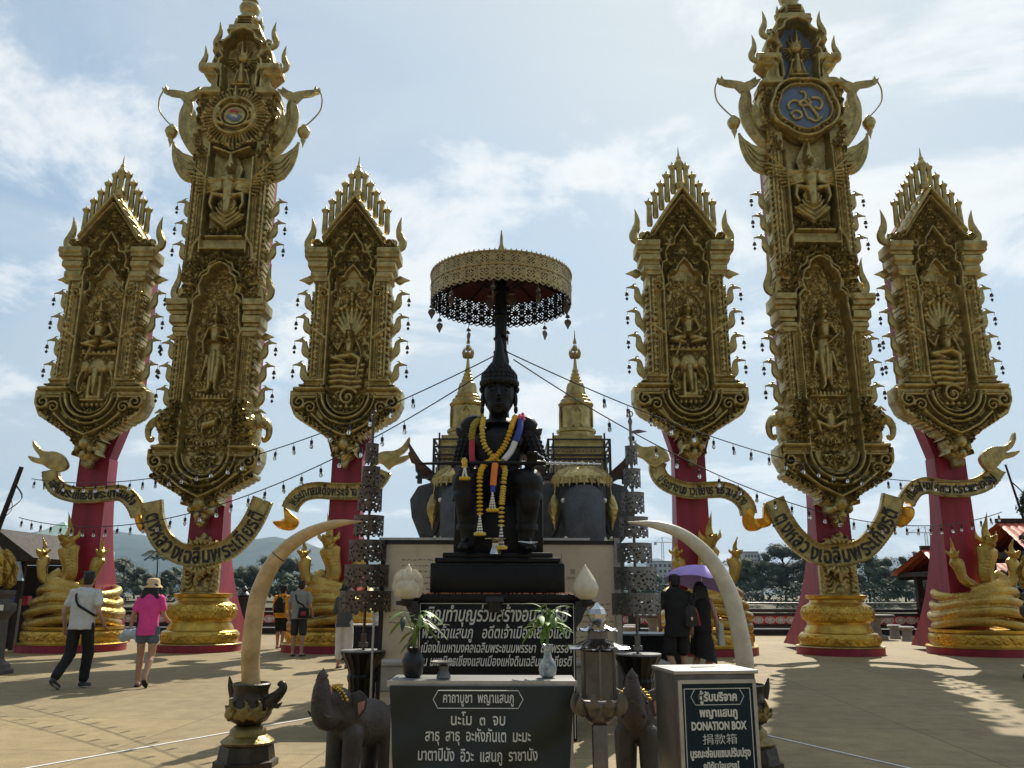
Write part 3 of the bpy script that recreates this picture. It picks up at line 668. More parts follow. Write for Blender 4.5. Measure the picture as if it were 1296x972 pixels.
    f.spiral((1.2, 4.72), .2, 1.5, .06, .14, .2, .9, -1, True); f.spiral((.98, 4.5), .16, 1.5, .05, .14, .18, 0, 1, True)
    f.line([(1.42, 5.02), (1.42, 4.78), (1.3, 4.52), (1.08, 4.36)], .06, .12, .16, True)
    f.scrolls([(0, 3.2), (.36, 3.55), (.7, 3.95), (1.2, 4.35), (1.0, 4.55), (.7, 4.2), (0, 4.1)], .17, .12, RNG)
    for k in range(8): f.spiral((.46+k*.118, 3.86+k*.072), .085, 1.2, .032, .13, .14, .5*k, 1, True)
    f.line([(.92, 4.38), (.5, 4.05), (.2, 3.9), (0, 3.8)], .055, .18, .18, True)
    f.ell((0, 3.62), .18, .2, .14, .24); f.ell((.2, 3.5), .1, .12, .14, .2, 0, True); f.ell((0, 3.34), .1, .16, .14, .2); f.ell((0, 3.14), .05, .09, .1, .14)
    # elephant heads on the shoulders of the base
    f.ell((1.1, 5.75), .22, .26, .2, .22, 0, True); f.ell((1.0, 6.0), .16, .2, .2, .16, 0, True); f.spiral((1.02, 5.5), .18, 1.4, .06, .2, .16, 1, 1, True)
    f.scrolls([(.7, 5.25), (1.2, 5.25), (1.2, 5.6), (.9, 6.4), (.7, 6.4)], .17, .1, RNG)
    # garuda bay
    lev(0, .62, 10.5, 15.4, .0); f.line([(.64, 10.5), (.64, 13.4)], .05, .16, .2, True)
    f.h[mk & (A < .6) & (f.Z > 10.62) & (f.Z < 10.95)] = .2; f.line([(-.5, 10.98), (.5, 10.98)], .06, .14, .2); f.line([(-.6, 10.62), (.6, 10.62)], .06, .14, .2)
    f.line([(.85, 10.3), (.80, 10.7), (.62, 11.0), (.66, 11.3)], .08, .2, .16, True, .03)
    f.scrolls([(0, 11.05), (.5, 11.05), (.55, 11.4), (0, 11.3)], .2, .12, RNG)
    f.scrolls([(.68, 13.4), (1.05, 13.4), (1.18, 15.4), (.9, 15.5), (1.0, 14.2)], .17, .11, RNG)
    # crown bay
    lev(0, .5, 15.6, 16.6, .0)
    f.h[mk & (A < .56) & ((A/.52)**2+((f.Z-16.95)/.62)**2 < 1)] = -.04
    f.line([(.5, 15.7), (.52, 16.2), (.64, 16.35), (.60, 16.6), (.5, 16.66), (.62, 16.9), (.55, 17.2), (.38, 17.3), (.33, 17.5), (.14, 17.6), (0, 17.62)], .055, .16, .2, True)
    f.line([(.62, 15.7), (.64, 16.1), (.78, 16.3)], .05, .16, .14, True)
    f.scrolls([(.62, 16.6), (.85, 16.6), (.8, 17.0), (.35, 17.6), (.55, 17.3)], .15, .09, RNG)
    for k in range(4): f.line([(-.2, 17.82+.09*k), (.2, 17.82+.09*k)], .04, .16, .14)
    f.soften(1, .04)
    return f.mesh('gilded_panel', .28)
def tall_figure(kind):
    f = HF(-.66, .66, 4.9, 9.9, .016); b = .02
    f.line([(.36*math.cos(t), 8.35+.95*math.sin(t)*(1 if math.sin(t) > 0 else .55)) for t in np.linspace(0, 6.29, 30)], .03, b, .07)
    z = 8.0
    deity(f, 0, z, 1.0, b)
    f.cap((.22, 8.36), (.36, 8.06), .075, .06, b, .18); f.cap((.36, 8.06), (.08, 8.12 if kind == 0 else 7.82), .06, .05, b+.04, .2)
    f.cap((-.22, 8.36), (-.34, 8.02), .075, .06, b, .18); f.cap((-.34, 8.02), (-.3, 7.65), .06, .05, b, .18)
    f.cap((0, 7.95), (0, 7.5), .19, .23, b, .2)
    for sg in (1, -1): f.cap((sg*.1, 7.5), (sg*.08, 6.72), .12, .07, b, .2); f.cap((sg*.22, 7.6), (sg*.34, 6.95), .09, .03, b, .12); f.cap((sg*.08, 6.7), (sg*.14, 6.62), .06, .05, b, .2)
    f.cap((.02, 7.7), (0, 6.9), .07, .09, b+.06, .2)
    for i in range(9): f.ell((-.4+.1*i, 6.55-.07*(1-((i-4)/4)**2)), .06, .11, b, .14)
    f.line([(-.46, 6.42), (.46, 6.42)], .05, b, .14)
    if kind == 0:     # small crouching animal in a ring
        f.line([(.34*math.cos(t), 5.75+.34*math.sin(t)) for t in np.linspace(0, 6.29, 24)], .035, b, .1)
        f.cap((-.12, 5.72), (.12, 5.78), .13, .12, b, .17); f.ell((.2, 5.88), .09, .09, b, .18); f.cap((-.15, 5.65), (-.16, 5.5), .06, .04, b, .15); f.cap((.14, 5.65), (.16, 5.5), .05, .04, b, .15)
    else:             # crouching demon holding up the lotus
        f.ell((0, 5.98), .11, .12, b, .18); f.cap((0, 5.85), (0, 5.62), .16, .12, b, .18)
        for sg in (1, -1): f.line([(sg*.16, 5.84), (sg*.3, 5.96), (sg*.22, 6.2)], .055, b, .15); f.line([(sg*.08, 5.6), (sg*.36, 5.74), (sg*.3, 5.48)], .075, b, .17)
    for i in range(11): f.spiral((-.48+.096*i, 5.3-.1*(1-((i-5)/5)**2)), .08, 1.2, .03, b, .13, i, 1)
    for q in range(22):
        zq = 6.7+q*.13; sg = 1 if q % 2 else -1; f.spiral((sg*.5, zq), .06, 1.1, .022, b, .06, q, sg)
    f.soften(1, .02); return f.mesh('relief_figure', .0)
def garuda():
    f = HF(-1.05, 1.05, 11.2, 13.7, .016); b = .06
    f.ell((0, 13.05), .10, .12, b+.1, .2); f.cap((0, 13.16), (0, 13.5), .11, .015, b+.05, .17); f.poly(mir([(0, 12.75), (.2, 12.85), (.27, 13.1), (.16, 13.35), (0, 13.66)]), b, 'max')
    f.ell((0, 12.98), .04, .07, b+.2, .18)
    f.cap((0, 12.72), (0, 12.4), .2, .14, b+.05, .22); f.ell((.09, 12.7), .1, .09, b+.1, .22, 0, True)
    for k in range(7):   # wings
        a = .25+.13*k; L = .95-.07*k; f.cap((.2, 12.72-.04*k), (.2+L*math.cos(a-.1*k), 12.66-.05*k+L*.62*math.sin(.62-.12*k)), .065, .035, b, .13+.01*k, False, True)
    f.line([(.2, 12.76), (.5, 12.72), (.85, 13.05), (.98, 13.22)], .07, b, .17, True, .03)
    f.line([(.14, 12.3), (.36, 12.34), (.4, 12.1), (.34, 11.95)], .085, b+.03, .2, True, .05)
    f.poly(mir([(0, 11.42), (.16, 11.55), (.40, 11.72), (.44, 11.86), (.26, 11.9), (.2, 12.2), (0, 12.3)]), b+.1, 'max')
    for k in range(4): f.line([(0, 11.5+.13*k), (.16, 11.62+.12*k), (.36-.05*k, 11.78+.11*k)], .03, b+.1, .06, True)
    f.cap((0, 12.3), (0, 11.9), .14, .1, b+.08, .17)
    f.soften(1, .02); me = f.mesh('garuda_relief', -.02); me.transform(Matrix.Translation((0, 0, 12.45)) @ Matrix.Diagonal((1.16, 1, 1.16, 1)) @ Matrix.Translation((0, 0, -12.5))); return me
def crown_relief():
    f = HF(-.6, .6, 15.55, 17.5, .018); b = .0
    for k in range(13): a = math.pi*(k/12)*1.0+math.pi; f.cap((.2*math.cos(a), 16.75+.2*math.sin(a)), (.42*math.cos(a), 16.75+.42*math.sin(a)), .03, .03, b, .1)
    f.ell((0, 16.8), .22, .2, b, .18); f.cap((0, 16.9), (0, 17.4), .09, .01, b+.05, .16)
    for sg in (1, -1):
        f.cap((sg*.1, 16.9), (sg*.16, 17.2), .06, .01, b, .14); f.cap((sg*.14, 16.85), (sg*.28, 17.05), .05, .01, b, .12)
    f.poly([(-.22, 15.62), (.22, 15.62), (.13, 16.4), (-.13, 16.4)], b+.05, 'max'); f.line([(-.3, 15.66), (.3, 15.66)], .08, b+.05, .16); f.line([(-.24, 15.85), (.24, 15.85)], .05, b+.05, .14)
    f.cap((0, 16.0), (0, 16.5), .12, .08, b+.05, .14); f.line([(.12, 16.4), (.22, 16.0), (.34, 15.7)], .05, b, .1, True)
    f.soften(1, .02); return f.mesh('crown_relief', -.05)
def medallion(kind):
    f = HF(-1.1, 1.1, 13.45, 15.85, .018); c = 14.72; Rr = np.hypot(f.X, f.Z-c); ang = np.arctan2(f.Z-c, f.X)
    lob = .98+.06*np.cos(ang*8) if kind == 0 else .93+.09*abs(np.cos(ang*2.5+.8))
    m = (Rr < lob) & ((f.Z < c+.55) | (Rr < .85)); f.mask |= m; f.h[m] = .20
    if kind == 0:
        f.h[m] = .2+.03*np.cos(ang*56)[m]*(Rr > .62)[m]
        for k in range(48):
            a = 2*math.pi*k/48; f.cap((.64*math.cos(a), c+.64*math.sin(a)), (.86*math.cos(a), c+.86*math.sin(a)), .03, .022, .2, .07)
        for k in range(40): a = 2*math.pi*k/40; f.ell((.92*math.cos(a), c+.9*math.sin(a)), .05, .05, .2, .06)
        f.line([(.58*math.cos(t), c+.58*math.sin(t)) for t in np.linspace(0, 6.29, 40)], .06, .22, .12); f.line([(.40*math.cos(t), c+.36*math.sin(t)) for t in np.linspace(0, 6.29, 40)], .05, .22, .10)
        for sg in (1, -1):
            f.line([(sg*.45, c+.2), (sg*.56, c), (sg*.5, c-.2), (sg*.3, c-.3)], .06, .26, .1); f.spiral((sg*.48, c+.05), .12, 1.3, .04, .26, .1, 0, sg)
        f.line([(.5, 13.72), (.0, 13.52)], .05, .2, .1, True); f.cap((0, c+.55), (0, c+.95), .08, .02, .24, .16); f.ell((0, c+.5), .12, .1, .24, .16)
    else:
        for q, wd in ((1.0, .06), (.80, .045)):
            f.line([(q*.88*(1+.09*abs(math.cos(t*2.5+.8)))*math.cos(t), c+q*.84*(1+.09*abs(math.cos(t*2.5+.8)))*math.sin(t)) for t in np.linspace(0, 6.29, 60)], wd, .2, .14)
        for k in range(34): a = 2*math.pi*k/34; f.ell((.80*math.cos(a), c+.77*math.sin(a)), .045, .045, .2, .1)
    f.soften(1, .03); return f.mesh('medallion', .02)
ME.update(tpanel=tall_panel(), tfig0=tall_figure(0), tfig1=tall_figure(1), garuda=garuda(), crown=crown_relief(), med0=medallion(0), med1=medallion(1),
          tspire=finial([(.34, 0), (.35, .08), (.22, .16), (.20, .3), (.29, .42), (.31, .52), (.26, .62), (.18, .7), (.24, .76), (.16, .86), (.17, .95), (.10, 1.1), (.11, 1.16), (.05, 1.4), (.005, 1.9)]), smallfin=finial([(.07, 0), (.10, .1), (.11, .2), (.05, .28), (.06, .32), (.004, .55)]))
def fishnaga():
    b = MB()
    P = crm([(-.1, -.55), (.05, -.5), (.2, -.3), (.36, .0), (.47, .35), (.50, .7), (.46, 1.0), (.50, 1.22)], 6); Q = np.interp(np.linspace(0, 1, len(P)), [0, .2, .5, .75, 1], [.14, .17, .20, .17, .10])
    b.tube([(x, 0, z) for x, z in P], list(Q*1.12), 10, flat=.6)
    for k in range(len(P)-10):     # scale ribs
        x, z = P[k+6]; r = Q[k+6]; d = np.array(P[k+7])-np.array(P[k+6]); d /= np.linalg.norm(d)
        b.tube([(x-d[1]*r*1.0, -.03, z+d[0]*r*1.0), (x, -r*.66, z), (x+d[1]*r, -.03, z-d[0]*r)], [.02, .045, .02], 5)
    b.prism([(.40, 1.1), (.6, 1.1), (.75, 1.28), (1.0, 1.32), (1.22, 1.42), (1.26, 1.55), (1.18, 1.5), (1.14, 1.62), (1.08, 1.48), (.84, 1.46), (.6, 1.42), (.5, 1.38), (.32, 1.46), (.16, 1.58), (.14, 1.48), (.0, 1.52), (.12, 1.36), (.26, 1.26)], -.09, .07)
    b.prism([(-.12, -.3), (.2, -.1), (.34, .3), (.36, .75), (.28, .6), (.24, .82), (.16, .55), (.1, .72), (.02, .4), (-.04, .55), (-.12, .2)], -.1, .06)
    b.prism([(.5, .1), (.66, .3), (.62, .5), (.52, .45)], -.05, .05)
    return b.mesh('naga_fish')
def boatwing():
    b = MB(); o = [(-.15, -.55), (.1, -.62), (.35, -.5), (.55, -.2), (.66, .15), (.70, .55), (.58, .38), (.38, .22), (.12, .12), (-.15, .05)]
    b.prism(o, -.09, .07)
    for k in range(3): b.tube([(x, -.1, z) for x, z in crm([(-.1, -.45+.17*k), (.2, -.42+.17*k), (.45-.04*k, -.15+.12*k), (.6-.03*k, .25)], 4)], .03, 5)
    b.tube([(x, -.05, z) for x, z in crm([(-.15, -.56), (.1, -.63), (.35, -.51), (.56, -.2), (.67, .15), (.705, .56)], 4)], .04, 6)
    return b.mesh('wing_scroll')
def lantern_rod():
    b = MB(); b.tube([(x, 0, z) for x, z in crm([(0, 0), (.09, -.35), (.06, -.8), (-.12, -1.15), (-.32, -1.42)], 6)], .022, 6)
    b.lathe([(.01, -1.38), (.06, -1.42), (.10, -1.5), (.17, -1.6), (.19, -1.72), (.13, -1.9), (.07, -1.98), (.085, -2.03), (.03, -2.2), (.004, -2.35)], 12, (-.38, 0, 0))
    return b.mesh('hanging_lantern')
def elephead():
    b = MB(); b.sph((0, 0, 0), (.2, .2, .22), 12, 8); b.tube([(x, 0, z) for x, z in crm([(.08, .02), (.24, -.04), (.33, -.2), (.31, -.38), (.22, -.46), (.17, -.38)], 5)], list(np.linspace(.13, .04, 26)), 8)
    b.tube([(.12, -.1, -.1), (.26, -.16, -.2), (.36, -.16, -.12)], [.03, .03, .006], 6); b.sph((-.1, -.18, .0), (.12, .04, .17), 10, 6); b.tube([(-.05, 0, .2), (.08, 0, .27), (.22, 0, .2)], [.06, .05, .01], 6)
    return b.mesh('elephant_head')
ME.update(fish=fishnaga(), wing=boatwing(), rod=lantern_rod(), ehead=elephead())
def relief_band(prof, sp, amp, seed, nu=300, rep=10):
    """lathe whose wall carries a carved leaf scroll"""
    zs = [p[1] for p in prof]; L = [0]
    for i in range(1, len(prof)): L.append(L[-1]+math.hypot(prof[i][0]-prof[i-1][0], prof[i][1]-prof[i-1][1]))
    nv = int(L[-1]/.02); r0 = max(p[0] for p in prof); W_ = 2*math.pi*r0/rep
    f = HF(0, W_, 0, L[-1], .012); f.h[:] = 0; f.mask[:] = True; rr = random.Random(seed); z = sp*.5; row = 0
    while z < L[-1]:
        x = sp*(.5 if row % 2 else .05)
        while x < W_+sp:
            for dx in (-W_, 0, W_): f.spiral((x+dx, z), sp*.42, 1.3, sp*.12, 0, amp, 1.3*row+x*4, 1 if (row+int(x/sp)) % 2 else -1); f.ell((x+dx+sp*.42, z+sp*.3), sp*.34, sp*.14, 0, amp, .7*(-1)**row)
            x += sp
        z += sp*.8; row += 1
    vs = []; 
    for j in range(nv+1):
        l = L[-1]*j/nv; r = np.interp(l, L, [p[0] for p in prof]); zz_ = np.interp(l, L, zs)
        for i in range(nu):
            a = 2*math.pi*i/nu; u_ = ((i/nu*rep) % 1)*W_; h = f.h[min(f.nz-1, int(l/.012)), min(f.nx-1, int(u_/.012))]*min(1, 8*j/nv, 8*(1-j/nv)); vs.append(((r+h)*math.cos(a), (r+h)*math.sin(a), zz_))
    b = MB(); b.add(vs, [(j*nu+i, j*nu+(i+1) % nu, (j+1)*nu+(i+1) % nu, (j+1)*nu+i) for j in range(nv) for i in range(nu)]); return b.mesh('leaf_relief', 180, False)
def lotus_base(root):
    b = MB()
    b.lathe([(.92, .2), (.94, .23), (.94, .46), (.90, .5), (.82, .52), (.80, .60), (.74, .68), (.74, .74), (.82, .84), (.84, 1.0), (.78, 1.14), (.70, 1.2), (.64, 1.24), (.64, 1.30), (.72, 1.34), (.73, 1.41), (.6, 1.43)], 40)
    o = b.build('lotus_base', MT['goldbright'], root, 60)
    if 'lb' not in ME: ME['lb'] = relief_band([(.755, .76), (.83, .85), (.85, 1.0), (.79, 1.13), (.72, 1.18)], .21, .035, 4); ME['lb2'] = relief_band([(.945, .25), (.95, .44)], .19, .03, 5)
    link('leaf_relief', ME['lb'], MT['goldbright'], root); link('leaf_relief', ME['lb2'], MT['goldbright'], root)
    p = MB(); p.lathe([(1.04, 0), (1.04, .17), (1.0, .2), (.9, .2)], 40); p.build('red_plinth', MT['red'], root)
    q = MB(); q.lathe([(1.045, .172), (1.06, .185), (1.045, .2), (.9, .205)], 40); q.build('plinth_rim', MT['goldsmooth'], root)
    for bx in (o,): bx.location.y = 0
def collar(root, z0, z1, hw):
    """gold leaf casing clasping the column just above its base"""
    f = HF(-hw, hw, z0, z1, .014); f.poly([(-hw, z0), (hw, z0), (hw, z1), (hw*.8, z1-.1), (0, z1-.62*(z1-z0)), (-hw*.8, z1-.1), (-hw, z1)], .03)
    for sg in (1, -1):
        for k in range(5): f.flame((sg*(hw-.06), z0+.08+k*.13), .34-.03*k, .06, math.pi/2+sg*.75, .03, .06)
    f.ell((0, z0+.12), .12, .14, .03, .08); f.line([(-hw, z0+.03), (hw, z0+.03)], .04, .03, .06); f.soften(1, .02)
    return link('leaf_casing', f.mesh('leaf_casing', .1), MT['goldornate'], root, (0, .30, 0))
def tall_tower(X, Y, kind, label):
    t = thing('gilded_pillar', label, 'pillar', (X, Y, 0), 0, 'gilded royal pillars')
    board('red_column', 17.0, 1.0, .43, 4.2, .55, 2.7, t)
    link('gilded_panel', ME['tpanel'], MT['gold'], t); link('relief_figure', ME['tfig%d' % kind], MT['goldsmooth'], t)
    link('garuda_relief', ME['garuda'], MT['goldsmooth'], t, (0, -.1, 0)); cr = link('crown_relief', ME['crown'], MT['goldsmooth'], t, (0, -.06, 0))
    md = link('medallion', ME['med%d' % kind], MT['gold'], t, (0, -.06, 0)); c = 14.72
    if kind == 0:
        b = MB(); n = 40; vs = [(.30*math.cos(6.283*k/n), -.37, c+.27*math.sin(6.283*k/n)) for k in range(n)]; vs += [(x, -.2, z) for x, _, z in vs]
        b.add(vs, [tuple(range(n))]+[(k, (k+1) % n, (k+1) % n+n, k+n) for k in range(n)]); o = b.build('emblem_disc', MT['gold'], md)
        for nm, mt_, pts, rr in (('emblem_swirl', 'blueglaze', [(-.2, -.02), (-.05, -.13), (.1, -.12), (.17, .0)], .055), ('emblem_swirl', 'redglaze', [(-.14, .12), (-.04, .15), (.1, .1)], .04), ('emblem_swirl', 'whitecloth', [(-.08, .0), (.05, -.03), (.12, -.16)], .035)):
            q = MB(); q.tube([(x, -.38, c+z) for x, z in crm(pts, 5)], rr, 8, flat=.4); q.build(nm, MT[mt_], o)
    else:
        b = MB(); n = 60; vs = []
        for k in range(n):
            a = 6.283*k/n; r = .66*(1+.07*abs(math.cos(a*2.5+.8))); vs.append((r*math.cos(a), -.305, c+r*.96*math.sin(a)))
        vs += [(x, -.15, z) for x, _, z in vs]
        b.add(vs, [tuple(range(n))]+[(k, (k+1) % n, (k+1) % n+n, k+n) for k in range(n)]); o = b.build('enamel_field', MT['blueglaze'], md)
        q = MB()
        for pts, r in (([(-.42, -.12), (-.46, .05), (-.3, .2), (-.1, .16), (.05, .3), (.02, .5), (-.1, .5)], .035), ([(-.36, -.3), (-.28, -.42), (-.12, -.36), (-.14, -.2), (-.3, -.16), (-.42, -.28)], .035), ([(.12, .26), (.16, .1), (.0, .02), (-.14, .08), (-.02, .2), (.12, .05), (.3, -.25), (.36, -.45)], .045), ([(.1, -.4), (.28, -.5), (.46, -.36)], .035), ([(.2, .3), (.42, .28), (.5, .1), (.42, -.08), (.28, -.02)], .04), ([(-.05, .0), (.02, -.3), (.1, -.45)], .03)):
            q.tube([(x, -.335, c+z*.92) for x, z in crm(pts, 6)], r*1.15, 8)
        q.build('monogram', MT['gold'], md)
        fld = MB()
        pp = mir([(0, 15.6), (.5, 15.6), (.5, 16.6), (.55, 17.0), (.4, 17.3), (.2, 17.5), (0, 17.55)]); fld.add([(x, .03, z) for x, z in pp], [tuple(range(len(pp)))]); fld.build('enamel_backing', MT['blueglaze'], t, loc=(0, -.035, 0))
    link('spire', ME['tspire'], MT['goldsmooth'], t, (0, .0, 18.1))
    for sg in (1, -1):
        link('horn_finial', ME['horn'], MT['goldsmooth'], t, (sg*1.04, -.04, 9.36), None, (sg, 1, 1.12)); link('horn_finial', ME['horn'], MT['goldsmooth'], t, (sg*.96, -.04, 16.5), None, (sg, 1, .95)); link('horn_finial', ME['horn'], MT['goldsmooth'], t, (sg*.60, -.04, 17.3), None, (sg, 1, .98))
        link('small_finial', ME['smallfin'], MT['goldsmooth'], t, (sg*.38, 0, 17.8))
        link('leaf_finial', ME['leaf'], MT['goldsmooth'], t, (sg*1.12, .1, 8.22), None, (sg, 1, 1))
        link('wing_scroll', ME['wing'], MT['gold'], t, (sg*1.1, -.05, 13.46), None, (sg, 1, 1.05))
        link('naga_fish', ME['fish'], MT['gold'], t, (sg*1.06, -.05, 14.28), None, (sg, 1, 1)); link('hanging_lantern', ME['rod'], MT['goldsmooth'], t, (sg*2.30, -.05, 15.78), None, (sg, 1, .8))
        link('elephant_head', ME['ehead'], MT['goldsmooth'], t, (sg*1.26, -.1, 5.82), None, (sg, 1, 1.1))
    brackets(t, [(sg*1.08, z, True) for z in (11.95, 11.3, 10.65, 7.75, 7.1, 6.45) for sg in (1, -1)])
    lotus_base(t)
    for ch in t.children:
        if ch.name.split('.')[0] in ('lotus_base', 'red_plinth', 'plinth_rim', 'leaf_relief'): ch.location = (0, .62, 0)
    collar(t, 1.40, 2.2, .47)
    return t
YL, YR = 21.5, 20.95
TOW = [short_tower(-10.83, YL, 0, 'short gilded pillar leftmost in the row, relief of a deity above elephants'),
       tall_tower(-7.69, YL, 0, 'tall gilded pillar with round sunburst emblem disc near its top'),
       short_tower(-4.09, YL, 1, 'short gilded pillar behind the left tusk, relief of a figure under serpent hood'),
       short_tower(4.93, YR, 0, 'short gilded pillar behind the right tusk, relief of a deity above elephants'),
       tall_tower(8.50, YR, 1, 'tall gilded pillar with blue enamel monogram medallion near its top'),
       short_tower(11.70, YR, 1, 'short gilded pillar rightmost in the row, seated figure under serpent hood')]
# ------------------------------------------------------------------ scroll banners across the pillars
def strip(b, C, wd, y0, ends=(1, 1)):
    P = crm(C, 12); P = [Vector((p[0], p[1])) for p in P]
    L = [0]
    for i in range(1, len(P)): L.append(L[-1]+(P[i]-P[i-1]).length)
    n = int(L[-1]/.042); Q = []
    for k in range(n+1):
        s = L[-1]*k/n; i = max(1, min(len(L)-1, int(np.searchsorted(L, s)))); t = (s-L[i-1])/(L[i]-L[i-1]+1e-9); Q.append(P[i-1].lerp(P[i], t))
    off = [-.5, -.495, -.43, -.405, -.36, -.3, .3, .36, .405, .43, .495, .5]; vs = []
    for k, q in enumerate(Q):
        d = (Q[min(k+1, n)]-Q[max(k-1, 0)]).normalized(); nn = Vector((-d.y, d.x)); rid = .036 if k % 2 else 0.0
        hs = [-.10, .02+rid, .025+rid, .03, .012, 0, 0, .012, .03, .025+rid, .02+rid, -.10]
        for o, h in zip(off, hs): p = q+nn*(o*wd); vs.append((p.x, y0-h, p.y))
    m = len(off); fs = [(k*m+j, (k+1)*m+j, (k+1)*m+j+1, k*m+j+1) for k in range(n) for j in range(m-1)]
    fs += [((k+1)*m, k*m, k*m+m-1, (k+1)*m+m-1) for k in range(n)]+[tuple(range(m)), tuple(range(n*m+m-1, n*m-1, -1))]
    b.add(vs, fs); return Q, L[-1]
def letter_path(Q, total, body, size, m, parent, y, a=.06, z=.94, drop=-.33, bold=.02, flip=False):
    cl = clusters(body); meshes = []; ws = []
    for c in cl:
        if c == ' ': meshes.append(None); ws.append(.25); continue
        me = text_mesh(c, 1.0, .02, bold); base = text_mesh(c[0], 1.0, .0, bold); xs = [v.co.x for v in base.vertices]; lo, hi = min(xs), max(xs); bpy.data.meshes.remove(base)
        fx = [v.co.x for v in me.vertices]; meshes.append((me, min(fx)*.5+max(fx)*.5 if len(c) == 1 else max(fx)-(hi-lo)/2)); ws.append(hi-lo+.075)
    scale = (z-a)*total/sum(ws); k = size
    bm = bmesh.new(); s = a*total; n = len(Q)-1
    for c, w_ in zip(meshes, ws):
        mid = s+w_*scale/2; i = min(n-1, max(1, int(mid/total*n))); d = (Q[i+1]-Q[i-1]).normalized(); ang = math.atan2(d.y, d.x); p = Q[i]; s += w_*scale
        if c is None: continue
        me, cxx = c
        M = Matrix.Translation((p.x, y, p.y)) @ Matrix.Rotation(-ang, 4, 'Y') @ Matrix.Translation((0, 0, drop*k)) @ Matrix.Rotation(math.pi/2, 4, 'X') @ Matrix.Diagonal((scale*.97, k, 1, 1)) @ Matrix.Translation((-cxx, 0, 0))
        me.transform(M); bm.from_mesh(me); bpy.data.meshes.remove(me)
    r = bpy.data.meshes.new('lettering'); bm.to_mesh(r); bm.free(); r.materials.clear(); return link('lettering', r, m, parent)
def tail_piece(poly, y0, y1, root):
    P = crm(list(poly)+[poly[0]], 3)[:-1]; b = MB(); b.prism(P, y0, y1); o = b.build('banner_tail', MT['goldornate'], root, 50, .03)
    return o
def flap(poly, y, root, tilt=.0):
    cx_ = sum(p[0] for p in poly)/len(poly); cz_ = sum(p[1] for p in poly)/len(poly); b = MB()
    P = [p for p in crm(poly+[poly[0]], 4)][:-1]; n = len(P); vs = []
    for rr, dy in ((1, .05), (.96, .0), (.7, -.05), (.35, -.085)): vs += [(cx_+(x-cx_)*rr, y+dy+.05*math.sin(7*x+3*z), cz_+(z-cz_)*rr) for x, z in P]
    vs.append((cx_, y-.1, cz_)); fs = [(i*n+k, i*n+(k+1) % n, (i+1)*n+(k+1) % n, (i+1)*n+k) for i in range(3) for k in range(n)]+[(3*n+k, 3*n+(k+1) % n, 4*n) for k in range(n)]
    vs2 = [(x, y+.1, z) for x, z in P]; vs += vs2; fs += [(k, (k+1) % n, 4*n+1+(k+1) % n, 4*n+1+k) for k in range(n)]+[tuple(range(4*n+n, 4*n, -1))]
    b.add(vs, fs); return b.build('folded_underside', MT['orange'], root, 60)
def banner(name, label, C, wd, Y, body, size, tail=None, fl=None, a=.06, z=.94, knob=False):
    x0 = sum(c[0] for c in C)/len(C); t = thing(name, label, 'banner', (x0, Y, C[0][1]), 0, 'golden scroll banners')
    sh = lambda P: [(x-x0, zz-C[0][1]) for x, zz in P]
    b = MB(); Q, L = strip(b, sh(C), wd, .16); b.build('scroll_strip', MT['gold'], t, 50)
    letter_path(Q, L, body, size, MT['darkletter'], t, .15, a, z)
    if tail: tail_piece(sh(tail), .05, .2, t)
    if fl: flap(sh(fl), .22, t)
    if knob:
        f = HF(-.62, .62, 0, .5, .016)
        f.poly(mir([(0, .45), (.1, .33), (.22, .26), (.34, .16), (.5, .09), (.55, 0), (0, 0)]), .02)
        for q in (((0, .1), .42, .1, 1.57), ((.12, .08), .3, .08, 1.2), ((-.12, .08), .3, .08, 1.94), ((.25, .05), .28, .07, .7), ((-.25, .05), .28, .07, 2.44)): f.flame(q[0], q[1], q[2], q[3], .02, .07)
        me = f.mesh('crest_ornament', .1); xm = x0 if False else 0
        mid = Q[len(Q)//2]
        o1 = link('crest_ornament', me, MT['goldornate'], t, (mid.x, .17, mid.y+.23)); o1.scale = (.8, 1, .72); 
        me2 = me.copy(); o2 = link('crest_ornament', me2, MT['goldornate'], t, (mid.x, .17, mid.y-.24)); o2.rotation_euler = (0, math.pi, 0); o2.scale = (.72, 1, .9)
    return t
BL, BR = 21.45, 20.9
banner('scroll_banner', 'wavy gold banner with forked tail at far left, across the leftmost red column', [(-11.84, 4.56), (-11.76, 4.27), (-11.51, 4.03), (-11.11, 3.91), (-10.7, 3.9), (-10.29, 3.94), (-9.94, 3.96), (-9.68, 3.83), (-9.48, 3.59), (-9.38, 3.39)], .42, BL, 'เฉลิมพระเกียรติ พระบาทสมเด็จ', .30,
       [(-11.85, 4.58), (-11.61, 4.5), (-11.43, 4.54), (-11.35, 4.67), (-11.48, 4.9), (-11.71, 5.03), (-12.01, 5.04), (-12.21, 5.17), (-12.35, 5.33), (-12.32, 5.13), (-12.1, 4.86), (-12.42, 4.92), (-12.3, 4.76), (-12.02, 4.68)], [(-9.54, 3.39), (-9.39, 3.42), (-9.21, 3.16), (-9.15, 3.01), (-9.27, 2.94), (-9.42, 3.1)], .10, .9)
TX = 'ตุงหลวงเฉลิมพระเกียรติ'
banner('scroll_banner', 'U-shaped gold banner hanging below the tall emblem-disc pillar at left', [(-9.07, 3.74), (-8.97, 3.26), (-8.69, 2.74), (-8.18, 2.4), (-7.65, 2.36), (-7.05, 2.49), (-6.65, 2.84), (-6.38, 3.27), (-6.18, 3.8)], .54, BL-.02, TX, .52, None, None, .07, .93, True)
